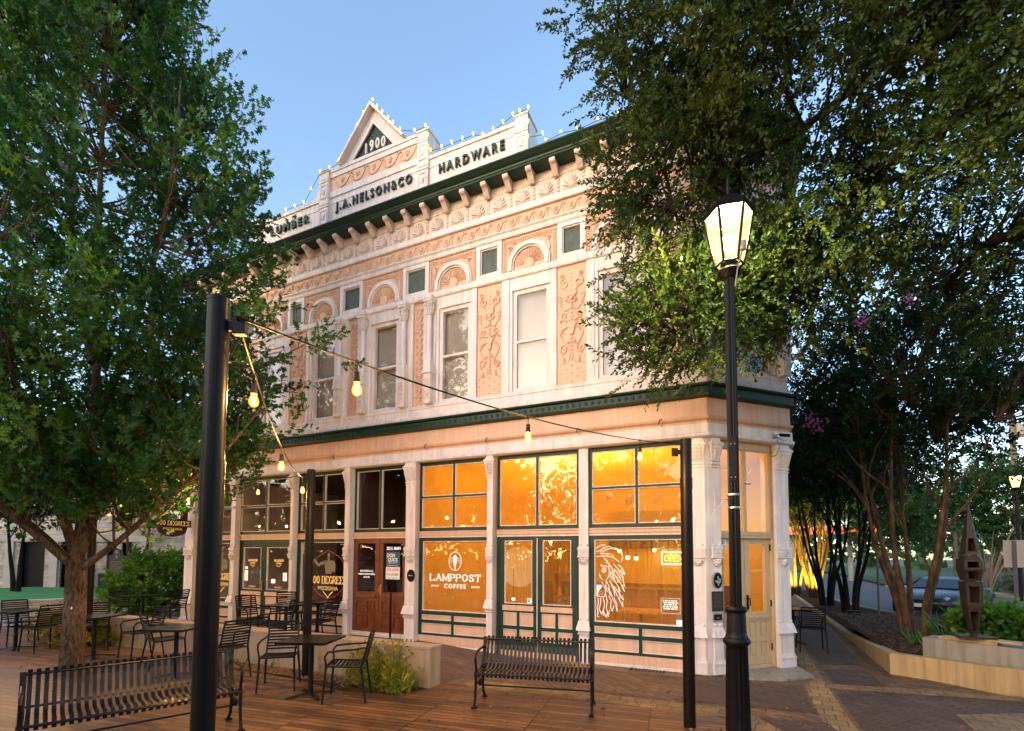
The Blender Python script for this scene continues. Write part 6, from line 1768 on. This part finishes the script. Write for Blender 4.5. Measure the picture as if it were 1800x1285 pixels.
for (x, y, a, lb) in ((19.5,25.5,1,'tree across the street at the right edge, behind the signpost'),(9.5,34,2,'tree across the street seen between the myrtle trunks and the car'),(4.0,44,3,'distant tree at the end of the street, above the parked car'),(-3,52,4,'distant tree at the end of the alley behind the lit trunks'),(26,33,5,'far tree across the street just above the pink bush'),(33,24,2.5,'far right tree beyond the street, at the very edge of the photo'),(15,45,.4,'faraway tree behind the wooden utility poles')):
    copy_tree(W4, (x,y,0), a, lb, 'trees across the street')
for (x, y, a, lb) in ((-17.5,-9.5,1,'tree left of the camera whose dark crown is mirrored in the pizzeria glass'),(-13,-16.5,2,'tree behind the camera mirrored in the middle windows'),(-6,-20,4,'tree behind the camera mirrored low in the coffee shop glass'),(3,-22,3,'tree behind the camera mirrored near the corner')):
    copy_tree(W4, (x,y,0), a, lb, 'trees on the near side of the plaza')
def bush(name, label, loc, r, h, n, m, kind, size, seed, group=None, up=.5, world=False):
    rng = np.random.default_rng(seed)
    t = thing(name, label, 'shrub', loc, group=group)
    k = n; a = rng.uniform(0,2*PI,k); rr = np.sqrt(rng.uniform(0,1,k)); z = rng.uniform(.05,1,k)
    f = np.sqrt(np.maximum(.05, 1-(z-.35)**2/.5))
    cen = np.stack([r[0]*rr*f*np.cos(a), r[1]*rr*f*np.sin(a), h*z], 1)
    od = np.stack([np.cos(a), np.sin(a), 0*a], 1)
    P_, D_, TW = shoots(rng, cen, od, 3, .22, 9, .05, up=up, jitter=.5)
    wood('stems', [([(c[0]*.25, c[1]*.25, 0), tuple(c*.6), tuple(c)], .008, .003) for c in cen[::2]], BARK_DK, t)
    leaves_mesh('foliage', kind, P_, D_, size, m, t, rng)
    return t
bush('large_leaf_shrub', 'big bright green shrub at the left end of the terrace by the end column', (-15.7,.5,.05), (1.25,1.0), 1.75, 240, SHRUB, 'oval', .15, 41)
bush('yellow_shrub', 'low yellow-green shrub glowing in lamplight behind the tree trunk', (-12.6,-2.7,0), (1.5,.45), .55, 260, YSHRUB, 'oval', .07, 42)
for i, (x, y, r, h, lb) in enumerate(((3.95,2.9,.5,.62,'leafy green shrub left of the sculpture foot'),(5.0,1.5,.6,.65,'leafy green shrub at the right edge behind the concrete block'),(4.9,2.9,.6,.62,'leafy green shrub between the sculpture and the signpost'))):
    bush('planter_shrub', lb, (x,y,.27), (r,r*.8), h, 110, SHRUB, 'oval', .13, 50+i, group='shrubs in the planter')
rng = np.random.default_rng(60)
o = MB()
t = thing('strap_leaf_plant', 'strap-leaved plant at the foot of the nearest crape myrtle', 'plant', (3.55,3.6,.27))
a = rng.uniform(0,2*PI,26); leaves_mesh('leaves', 'blade', np.stack([.05*np.cos(a), .05*np.sin(a), 0*a],1), np.stack([np.cos(a)*.6, np.sin(a)*.6, rng.uniform(.6,1.6,26)],1), .55, SHRUB, t, rng)
for i, (x, y) in enumerate(((2.85,2.9),(2.95,2.5))):
    t = thing('small_weed', 'small upright weed in the planter mulch, %s of the pair' % ('left', 'right')[i], 'plant', (x,y,.27), group='weeds in the planter')
    a = rng.uniform(0,2*PI,16); leaves_mesh('leaves', 'blade', np.stack([.03*np.cos(a), .03*np.sin(a), 0*a],1), np.stack([np.cos(a)*.5, np.sin(a)*.5, rng.uniform(.6,1.6,16)],1), .30, SHRUB, t, rng)
# grasses and weeds in the bed by the wall
GR = leafmat('wild_grass', (.09,.13,.015), (.20,.24,.03), (.42,.33,.07), 6, trans=.45)
def clump(rng, x0, x1, y0, y1, n, h, wt=None):
    P_, D_ = [], []
    for i in range(n):
        x, y = rng.uniform(x0,x1), rng.uniform(y0,y1); H = h*rng.uniform(.45,1.15)*(wt(x) if wt else 1)
        lean = rng.normal(size=2)*.22
        for q in range(9):
            f = q/9
            P_.append((x+lean[0]*H*f*f, y+lean[1]*H*f*f, H*f)); D_.append((rng.normal()*.7+lean[0], rng.normal()*.7+lean[1], .9))
    return np.array(P_), np.array(D_)
rng = np.random.default_rng(70)
P_, D_ = clump(rng, -5.1, -4.0, -3.02, -2.60, 230, .50, lambda x: .55+.6*max(0,1-abs(x+4.75)/.8))
t = thing('wild_grass_clump', 'clump of wild grass and weeds growing against the low concrete wall', 'plant', (-4.5,-2.8,.01), world=True)
leaves_mesh('blades', 'blade', P_, D_, .13, GR, t, rng)
wood('stalks', [([(x,y,0),(x+dx*.4,y+dy*.4,h*.6),(x+dx,y+dy,h)], .0035, .0015) for x,y,dx,dy,h in [(rng.uniform(-5.1,-4.1), rng.uniform(-3.0,-2.62), rng.normal()*.08, rng.normal()*.08, rng.uniform(.4,.75)) for _ in range(46)]], GR, t)
P2, D2 = [], []
for i in range(40):
    x, y, h = rng.uniform(-5.1,-4.05), rng.uniform(-3.0,-2.62), rng.uniform(.35,.68)
    for q in range(8): P2.append((x+rng.normal()*.02, y+rng.normal()*.02, h+rng.uniform(-.1,.06))); D2.append((rng.normal(), rng.normal(), .5))
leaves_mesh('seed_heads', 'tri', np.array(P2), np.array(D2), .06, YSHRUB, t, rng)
for i, x in enumerate((-6.9,-6.3,-7.5)):
    t = thing('small_weed', 'tiny weed sprouting from the mulch, %s from the wall end' % ('second','first','third')[i], 'plant', (x,-2.72,.012), group='weeds in the planting bed')
    a = rng.uniform(0,2*PI,14); leaves_mesh('leaves', 'blade', np.stack([.03*np.cos(a), .03*np.sin(a), 0*a],1), np.stack([np.cos(a)*.6, np.sin(a)*.6, rng.uniform(.5,1.4,14)],1), .14, SHRUB, t, rng)

# far tree line that closes the horizon
rng = np.random.default_rng(90)
P_, D_ = [], []
for i in range(5200):
    a = rng.uniform(-1.75, 1.15); d = rng.uniform(85, 115); H = 6.5+2.6*math.sin(a*9)+1.5*math.sin(a*31+1)
    z = H*rng.uniform(.0, 1)**.8
    P_.append((d*math.sin(a), -8+d*math.cos(a), z)); D_.append(rng.normal(size=3))
o = leaves_mesh('distant_trees', 'tri', np.array(P_), np.array(D_), 2.6, BGLEAF, None, rng)
o['kind'] = 'stuff'; tag(o, 'far line of trees closing the horizon beyond the streets', 'trees')

P_, D_ = [], []  # unseen tree belt, added to block the low sky glow behind the camera
for i in range(19000):
    a = rng.uniform(1.75, 4.72); d = rng.uniform(36, 46); H = 9.5+2.5*math.sin(a*7)+2.2*math.sin(a*23+1)+1.2*math.sin(a*51)
    P_.append((d*math.sin(a), -8+d*math.cos(a), H*rng.uniform(0, 1))); D_.append(rng.normal(size=3))
o = leaves_mesh('added_tree_belt', 'tri', np.array(P_), np.array(D_), 1.05, BGLEAF, None, rng)
o['kind'] = 'stuff'; tag(o, 'unseen belt of trees added behind the camera to block horizon glow, mirrored in the windows', 'trees')

# fallen leaves on the deck and the pavers
n = 520
P_ = np.stack([rng.uniform(-12,3.2,n), -1.0-rng.gamma(1.6,1.5,n), np.full(n,.016)], 1); P_ = P_[P_[:,1] > -8]
a = rng.uniform(0, 2*PI, len(P_)); D_ = np.stack([np.cos(a), np.sin(a), rng.uniform(-.02,.12,len(P_))], 1)
k_ = ~((P_[:,1] > -3.2) & (P_[:,1] < -2.2) & (P_[:,0] < -3.8)); P_, D_ = P_[k_], D_[k_]
o = leaves_mesh('fallen_leaves', 'oval', P_, D_, .055, LIT, None, rng)
o['kind'] = 'stuff'; tag(o, 'dry fallen leaves scattered over the deck and pavers', 'leaves')
# ---------------------------------------------------------------- lawn, limestone building (left background)
AU, AR_ = Vector((.909,.4165)), Vector((-.4165,.909))     # along and behind the far building's front
def far(a, b, z=0.0):   # a metres along the front (0 = its left end in view), b metres behind it
    p = Vector((-34.7,3.9)) + AU*a + AR_*b; return (p.x, p.y, z)
MF = Matrix.Translation((-34.7,3.9,0)) @ Matrix.Rotation(math.atan2(AU.y, AU.x), 4, 'Z')
TURF = mat('bright_turf', (.03,.24,.05), .9, col2=(.02,.17,.035), vscale=3, bump=.4, bscale=60)
sheet('plaza_pavement', [(-60,-30),(-17,-30),(-17,9),(-18,26),(-60,26)], -.01, CONC2)
o = MB(); o.slab([(-20.9,-1.5),(-20.1,.5),(-19.7,2.3),(-20.0,3.6),(-23.0,4.6),(-29,3.0),(-31,-3),(-25,-6)], 0, .33)
struct(o.build('lawn', TURF))
o = MB(); lw = [(-25.2,-6.2),(-20.75,-1.5),(-19.95,.5),(-19.55,2.3),(-19.85,3.8),(-23.0,4.85)]; li = [(-25.0,-5.8),(-21.0,-1.3),(-20.22,.6),(-19.85,2.35),(-20.1,3.55),(-23.0,4.55)]
for i in range(len(lw)-1):
    a, b, c, d = lw[i], lw[i+1], li[i+1], li[i]
    o.hexa([(*a,-.02),(*b,-.02),(*c,-.02),(*d,-.02),(*a,.31),(*b,.31),(*c,.31),(*d,.31)])
    n_ = (Vector(b)-Vector(a)).normalized(); n_ = Vector((n_.y,-n_.x))*.03
    o.hexa([(a[0]+n_.x,a[1]+n_.y,.312),(b[0]+n_.x,b[1]+n_.y,.312),(*c,.312),(*d,.312),(a[0]+n_.x,a[1]+n_.y,.37),(b[0]+n_.x,b[1]+n_.y,.37),(*c,.37),(*d,.37)])
tag(o.build('stone_wall', LIME), 'low curved limestone wall edging the bright green lawn', 'wall')
FB = thing('limestone_building', 'pale limestone building with tall dark doorways beyond the lawn', 'building', far(5,0), world=True)
LT = mat('smooth_limestone', (.58,.52,.44), .85, var=.15, vscale=2, bump=.1)
ops = [(.9,2.2),(3.0,3.6),(5.4,5.9),(6.15,6.7),(7.75,8.25)]
o = MB(MF); bars(o, -8, 0, 8.6, 5.7, [(a, 0.0, b, 2.45) for a, b in ops], 0, .4); o.build('wall', LIME, FB)
o = MB(MF); o.box(8.6,-1.2,0,11.5,.4,5.9); o.box(8.5,-1.3,5.9,11.6,.4,6.05); o.build('stair_wall', LIME, FB)
o = MB(MF); o.box(-8,-.10,2.46,8.5,-.002,2.75); o.box(-8,-.15,4.75,8.5,-.002,4.95); o.box(-8,-.12,5.702,8.5,.4,5.85); o.build('cornice', LT, FB)
for x in (.2,2.5,4.4,7.2): o = MB(MF); o.box(x,-.09,0,x+.42,-.002,2.455); o.build('pilaster', LT, FB)
for a, b in ops:
    o = MB(MF); o.box(a,.2,0,b,.24,2.45); d = o.build('doorway', DULL, FB)
    o = MB(MF); o.frame(a,0,b,2.45,.06,.10,.19); o.build('door_frame', CASTIRON, FB)
o = MB(MF); o.box(.9,1.2,0,2.2,1.3,2.5); o.build('hall_wall', DKW, FB)
for i, (a, b) in enumerate(((.85,-1.6),(4.95,-.9),(-3.0,-1.8))):
    p = far(a, b); o = MB(); o.box(-.14,-.14,0,.14,.14,3.1); t = o.build('canopy_column', mat('pale_steel_paint',(.34,.37,.40),.5)); t.location = p; t.rotation_euler = (0,0,math.atan2(AU.y,AU.x))
    tag(t, ('pale square steel column before the far building, left of the trunk','pale square steel column beside the litter bin','pale steel column at the left edge behind the dark tree')[i], 'column', 'square columns of the far canopy')
p = far(5.75,-.7); t = thing('litter_bin', 'grey litter bin standing before the limestone building', 'bin', p)
o = MB(); o.box(-.26,-.26,0,.26,.26,.78); o.build('body', mat('grey_plastic',(.09,.10,.11),.5), t); o = MB(); o.box(-.29,-.29,.782,.29,.29,.87); o.build('lid', mat('grey_lid',(.14,.15,.16),.5), t)
t = thing('historical_marker', 'tall dark historical marker plate with a crest on top, near the litter bin', 'sign', far(6.55,-.75), math.atan2(AU.y,AU.x))
o = MB(); o.prism([(-.38,.02),(.38,.02),(.38,1.75),(.20,1.80),(.15,2.05),(0,2.12),(-.15,2.05),(-.20,1.80),(-.38,1.75)], -.03, .03); o.build('plate', mat('marker_brown',(.03,.02,.017),.5), t)
o = MB(); disc(o, 0, 1.92, .09, .09, -.04, -.031); disc(o, 0, 1.68, .07, .10, -.04, -.031)
for i in range(14): o.box(-.30,-.036,1.45-i*.085,.30-.06*(i % 3),-.0305,1.475-i*.085)
o.build('raised_lettering', mat('marker_gold',(.20,.15,.07),.5), t)
# two dark ornamental lamp posts and a string of coloured party lights behind
for i, (x, y, h) in enumerate(((-19.6,4.0,3.9),(-17.4,4.6,3.2))):
    t = thing('garden_lamp_post', ('dark ornamental lamp post with scrolled top, left of the hanging sign','dark slim lamp post right behind the hanging sign')[i], 'lamp post', (x,y,0), group='dark lamp posts beyond the terrace')
    o = MB(); o.lathe([(.07,0),(.06,.3),(.035,.35),(.03,h)], n=10); o.build('shaft', CASTIRON, t)
    o = MB()
    for k in range(6):
        a = k*PI/3; o.tube([(0,0,h),(.22*math.cos(a),.22*math.sin(a),h+.12),(.28*math.cos(a),.28*math.sin(a),h-.15),(.16*math.cos(a),.16*math.sin(a),h-.35),(.24*math.cos(a),.24*math.sin(a),h-.6)], .012, 5)
    o.build('scrolls', CASTIRON, t)
w_ = catenary((*far(3.0,-1.5)[:2],4.0), (-16.5,4.4,3.7), .25, 20)
t = thing('party_lights', 'row of orange and blue party bulbs strung before the limestone building', 'string lights', tuple(w_[0]), world=True)
o = MB(); o.tube(w_, .01, 5); o.build('cable', DULL, t)
OB, BB = emis('orange_bulb',(1,.25,.03),1.6), emis('blue_bulb',(.05,.25,1),1.6)
for k in range(3, 19): o = MB(); o.ball(tuple(w_[k]-Vector((0,0,.07))), .055, 8); o.build('bulb', BB if k in (14,17,18) else OB, t)
t = thing('tall_flower_light', 'orange glowing flower-shaped ornament on a dark stem behind the oak leaves', 'ornament', (-18.6,3.4,0))
o = MB(); o.tube([(0,0,0),(0,0,3.2)], .03, 6); o.build('stem', CASTIRON, t)
o = MB()
for k in range(14):
    a = k*2*PI/14; o.tube([(0,0,3.3),(.16*math.cos(a),.05,3.3+.16*math.sin(a)),(.30*math.cos(a),0,3.3+.30*math.sin(a))], [.02,.03,.006], 5)
o.build('petals', emis('orange_glass',(.8,.16,.03),.35), t)

# ---------------------------------------------------------------- street side
# tall faceted metal sculpture
BRZ = mat('rusty_brown_steel', (.040,.024,.016), .55, metal=.4, var=.5, vscale=6, bump=.3, bscale=20)
t = thing('metal_sculpture', 'tall faceted brown steel sculpture like a stretched spindle, standing on the flagstone', 'sculpture', (3.22,1.38,.646))
def facet(rings, n, m, name, open_face=None, rot=0.2):
    o = MB(); k = len(rings)
    vs = [(r*math.cos(2*PI*i/n+rot), r*math.sin(2*PI*i/n+rot), z) for r, z in rings for i in range(n)]
    fs = []
    for j in range(k-1):
        for i in range(n):
            if open_face and (j, i) in open_face:
                # a framed opening with a dark inside
                a, b, c, d = [Vector(vs[q]) for q in (j*n+i, j*n+(i+1) % n, (j+1)*n+(i+1) % n, (j+1)*n+i)]
                ctr = (a+b+c+d)/4; q = [ctr+(p-ctr)*.66 for p in (a,b,c,d)]; inn = [p*.0+Vector((p.x*.75,p.y*.75,p.z)) for p in q]
                base = len(vs); vs += [tuple(p) for p in q]+[tuple(p) for p in inn]
                ids = [j*n+i, j*n+(i+1) % n, (j+1)*n+(i+1) % n, (j+1)*n+i]
                for e in range(4): fs.append((ids[e], ids[(e+1) % 4], base+(e+1) % 4, base+e)); fs.append((base+e, base+(e+1) % 4, base+4+(e+1) % 4, base+4+e))
            else: fs.append((j*n+i, j*n+(i+1) % n, (j+1)*n+(i+1) % n, (j+1)*n+i))
    vs = [(x*.66, y*.66, z*.86) for x, y, z in vs]; o.add(vs, fs); return o.build(name, m, t)
FO = {(0,3),(0,4)}
facet([(.06,.02),(.20,.55),(.235,.98)], 5, BRZ, 'lower_spike', {(1,3),(0,3),(1,4)})
facet([(.20,1.0),(.27,1.20),(.25,1.36),(.17,1.44)], 5, BRZ, 'middle_drum', {(0,3),(1,3)})
facet([(.19,1.46),(.13,1.80),(.055,2.15),(.002,2.42)], 5, BRZ, 'upper_spike', {(0,3),(0,4)})
o = MB(); o.box(-.22,-.16,-.0,.22,.16,.03); o.build('base_plate', BRZ, t)
# signs seen from behind
t = thing('road_sign', 'pale back of a road sign on a grey post at the right edge', 'sign', (8.0,12.6,0), R(-12))
o = MB(); o.box(-.25,-.01,1.55,.25,.01,2.42); o.box(-.25,.011,1.57,.25,.013,2.40); o.build('plate', mat('sign_back',(.40,.32,.24),.5), t); o = MB(); o.box(-.05,-.05,-.05,.05,-.012,2.4); o.build('post', mat('sign_post',(.06,.06,.065),.5), t)
t = thing('road_sign', 'narrow dark sign seen almost edge-on on a slim post between the myrtles', 'sign', (3.98,10.45,.05), R(62))
o = MB(); o.box(-.22,-.01,1.45,.22,.01,2.05); o.build('plate', mat('dark_sign_back',(.04,.045,.05),.5), t); o = MB(); o.tube([(0,.03,0),(0,.03,2.0)], .03, 8); o.build('post', mat('grey_post',(.07,.08,.08),.5), t)
t = thing('stop_sign', 'small red octagonal stop sign far down the street', 'sign', (15.2,37.6,-.9), R(-15))
o = MB(); o.prism([(.38*math.cos(PI/8+k*PI/4), 2.3+.38*math.sin(PI/8+k*PI/4)) for k in range(8)], -.01, .01, 0); add_text(o, 'STOP', .24, (0,-.012,2.3), .002, m=1); o.build('plate', [mat('sign_red',(.45,.02,.02),.5), PAPER], t); o = MB(); o.box(-.04,.012,0,.04,.06,2.2); o.build('post', STEEL, t)
# utility poles and cables
WP = mat('weathered_pole_wood', (.22,.16,.11), .9, var=.4, vscale=5)
up = ((16.3,44.0,9.5,'wooden utility pole seen above the roof of the parked car'),(13.5,26.6,10.5,'tall wooden utility pole beside the pink bush, with cables'))
tops = []
for x, y, h, lb in up:
    t = thing('utility_pole', lb, 'utility pole', (x,y,0), group='wooden utility poles')
    o = MB(); o.tube([(0,0,0),(0,0,h)], [.16,.12], 10); o.build('pole', WP, t); o = MB(); o.box(-1.1,-.06,h-.7,1.1,.06,h-.55); o.build('crossarm', WP, t)
    o = MB(); o.lathe([(.0,0),(.2,0),(.2,.7),(.0,.75)], (.3,0,h-2.2), 10); o.build('transformer', CONC2, t)
    tops.append((x,y,h-.5))
for i, (a, b, z0, z1, s) in enumerate((((tops[0][0]),(tops[1][0]),0,0,.5),(0,0,-1.4,-1.6,.6),(0,0,-2.6,-3.0,.5))):
    w1 = catenary((tops[0][0],tops[0][1],tops[0][2]+z0),(tops[1][0],tops[1][1],tops[1][2]+z1), s, 14)
    w2 = catenary((tops[1][0],tops[1][1],tops[1][2]+z1),(33,7,tops[1][2]+1+z1), .9, 20)
    o = MB(); o.tube(w1+w2[1:], .022, 5); tag(o.build('power_cable', DULL), ('top','middle','lowest')[i]+' cable slung between the wooden utility poles', 'cable', 'cables on the utility poles')
o = MB(); o.tube(catenary((13.5,26.6,6.2),(34,4,3.8),.7,16), .03, 5); tag(o.build('power_cable', DULL), 'thick cable descending to the right past the pink bush', 'cable', 'cables on the utility poles')
# far street lamp
t = thing('street_lamp', 'distant lit yellow lantern among the leaves at the right edge', 'street lamp', (10.2,18.0,.15))
o = MB(); o.tube([(0,0,0),(0,0,4.55)], [.07,.05], 8); o.build('post', CASTIRON, t)
o = MB(); o.lathe([(.10,4.55),(.20,4.98)], n=6); o.build('lantern', emis('far_lantern',(1,.72,.18),1.0), t); o = MB(); o.lathe([(.23,4.99),(.12,5.12),(.02,5.2)], n=6); o.build('cap', CASTIRON, t)
o = MB(); o.lathe([(.05,4.4),(.12,4.5),(.12,4.545)], n=6); o.build('neck', CASTIRON, t)
# pink flowering bush, grey grass tuft, bare shrub across the street
t = bush('oleander_bush', 'pink flowering bush across the street behind the road sign', (15.6,23.6,.1), (2.6,1.8), 4.2, 190, SHRUB, 'oval', .22, 80)
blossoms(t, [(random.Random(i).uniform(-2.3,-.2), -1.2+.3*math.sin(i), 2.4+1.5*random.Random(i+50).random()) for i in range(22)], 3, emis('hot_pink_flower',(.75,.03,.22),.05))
bush('agave_clump', 'grey-green spiky clump on the far verge beyond the car', (12.6,22.9,.1), (1.4,1.0), .9, 80, leafmat('grey_agave',(.08,.11,.08),(.12,.16,.12),(.2,.24,.18),3), 'blade', .5, 81)
t = thing('bare_shrub', 'pale bare-branched shrub across the street left of the sculpture', 'shrub', (10.6,22.0,0))
rr = random.Random(12); L_ = []
for k in range(26):
    a = rr.uniform(0, 2*PI); e = (1.5*math.cos(a)*rr.random(), 1.1*math.sin(a), rr.uniform(1.8,3.4)); L_.append(([(0,0,0),(e[0]*.35,e[1]*.35,e[2]*.45),e], .035, .008))
wood('branches', L_, mat('pale_branch',(.26,.18,.12),.9), t)
# a low building with an orange band far down the street
t = thing('filling_station', 'far flat canopy with an orange band, glimpsed between the myrtle trunks', 'building', (0,36,0), world=True)
o = MB(); o.box(-1.5,36,3.6,9.5,42,4.25); o.build('canopy', mat('canopy_white',(.6,.6,.6),.5), t)
o = MB(); o.box(-1.6,35.95,3.7,9.6,35.99,4.1); o.build('orange_band', emis('lit_orange_band',(1,.16,.02),.35), t)
for x in (0,4,8): o = MB(); o.box(x-.15,38,0,x+.15,38.3,3.6); o.build('canopy_post', STEEL, t)
t = thing('lit_sign', 'small lit blue and white sign glimpsed behind the yellow-lit trunks', 'sign', (1.6,33,0))
o = MB(); o.box(-.6,-.05,1.5,.6,.05,2.6); o.build('sign_face', emis('sign_white',(.5,.6,1),.5), t); o = MB(); o.box(-.6,-.07,2.3,.6,-.051,2.6); o.build('blue_band', emis('sign_blue',(.02,.08,.6),.5), t); o = MB(); o.box(-.1,-.04,0,.1,.04,1.499); o.build('post', STEEL, t)

# ---------------------------------------------------------------- parked sports car
CARP = mat('dark_car_paint', (.010,.017,.021), .28, spec=.4)
t = thing('parked_car', 'dark two-door sports car parked on the street beyond the myrtles', 'car', (6.25,12.75,-.02), math.atan2(-.84,-.54))
# local +x = front; cross sections (x, half width, z of: sill, shoulder, bonnet/deck line)
secs = [(-2.10,.55,.42,.62,.72),(-2.02,.78,.28,.66,.86),(-1.6,.88,.20,.72,.92),(-1.0,.90,.18,.78,.93),(-.3,.88,.17,.78,.90),(.4,.88,.17,.77,.88),(.95,.89,.18,.74,.86),(1.5,.88,.20,.68,.78),(1.95,.78,.24,.58,.66),(2.15,.52,.34,.50,.56)]
o = MB(); vs = []; K = 12
for x, hw, z0, z1, z2 in secs:
    vs += [(x,-hw*.86,z0),(x,-hw,z0+.12),(x,-hw,z1-.08),(x,-hw*.95,z1),(x,-hw*.80,z2-.03),(x,-hw*.4,z2),(x,hw*.4,z2),(x,hw*.80,z2-.03),(x,hw*.95,z1),(x,hw,z1-.08),(x,hw,z0+.12),(x,hw*.86,z0)]
fs = [(j*K+i, j*K+(i+1) % K, (j+1)*K+(i+1) % K, (j+1)*K+i) for j in range(len(secs)-1) for i in range(K)]
fs += [tuple(range(K-1,-1,-1)), tuple((len(secs)-1)*K+i for i in range(K))]
o.add(vs, fs); o.build('body', CARP, t, smooth=True, angle=50)
o = MB(); cab = [(-1.75,.62,.90,.92),(-1.35,.60,.91,1.06),(-.75,.57,.91,1.21),(-.1,.55,.89,1.24),(.3,.56,.88,1.16),(.95,.66,.85,.87)]; vs = []
for x, hw, z0, z1 in cab: vs += [(x,-hw-.12,z0),(x,-hw,z1-.03),(x,-hw*.5,z1),(x,hw*.5,z1),(x,hw,z1-.03),(x,hw+.12,z0)]
o.add(vs, [(j*6+i, j*6+i+1, (j+1)*6+i+1, (j+1)*6+i) for j in range(5) for i in range(5)]); o.build('cabin', CARP, t, smooth=True, angle=40)
CG = mat('car_window', (.008,.016,.018), .12, spec=.5)
o = MB(); o.add([(.93,-.62,.885),(.93,.62,.885),(.34,.50,1.155),(.34,-.50,1.155)], [(0,1,2,3)]); o.v = [(a+.012,b,c+.012) for a,b,c in o.v]; o.build('windscreen', CG, t)
for s in (-1, 1):
    o = MB(); o.add([(.70,s*.735,.90),(-.45,s*.72,.93),(-.45,s*.615,1.17),(.10,s*.605,1.17)], [(0,1,2,3) if s > 0 else (3,2,1,0)]); o.v = [(a,b+s*.012,c) for a,b,c in o.v]; o.build('side_window', CG, t)
    o = MB(); o.tube([(.55,s*.80,.93),(.50,s*.95,.95)], .03, 6); o.ball((.50,s*1.0,.97), .075, 10, sz=.8); o.build('wing_mirror', CARP, t)
    o = MB(); o.ball((1.86,s*.60,.60), .10, 10, sx=1.6, sz=.7); o.build('headlight', mat('headlight_glass',(.3,.32,.34),.15), t)
    for x in (-1.32, 1.30):
        w_ = MB(); w_.lathe([(.20,-.10),(.32,-.10),(.335,-.07),(.335,.07),(.32,.10),(.20,.10)], n=28); w_.v = [(x+a, s*.80+c*1.0, .335+b) for a, b, c in w_.v]; ty = w_.build('wheel', mat('tyre',(.01,.01,.01),.8), t, smooth=True)
        w_ = MB()
        for k in range(5):
            a = k*2*PI/5; w_.tube([(0,0,0),(.19*math.cos(a),.19*math.sin(a),0)], .026, 6)
        w_.lathe([(.185,-.02),(.215,-.02),(.215,.02),(.185,.02)], n=24)
        w_.v = [(x+a, s*.885+c, .335+b) for a, b, c in w_.v]; w_.build('rim', mat('alloy',(.12,.12,.13),.4,metal=.8), ty)
o = MB(); o.box(2.06,-.26,.34,2.175,.26,.45); o.build('number_plate', PAPER, t)
o = MB(); o.box(1.9,-.45,.22,2.12,.45,.36); o.build('grille', DULL, t)
# orange glow lamp in the planter, uplight box
for i, (x, y, lb) in enumerate(((3.75,4.2,'small black spotlight in the mulch at the foot of the nearest crape myrtle'),(3.0,8.9,'black box spotlight in the mulch before the second crape myrtle'))):
    t = thing('ground_spotlight', lb, 'spotlight', (x,y,.27 if i == 0 else .06), group='garden spotlights')
    o = MB(); o.tube([(0,0,0),(0,0,.12)], .02, 6); o.build('stake', DULL, t); o = MB(); o.box(-.16,-.09,.12,.16,.09,.24); o.build('housing', DULL, t)
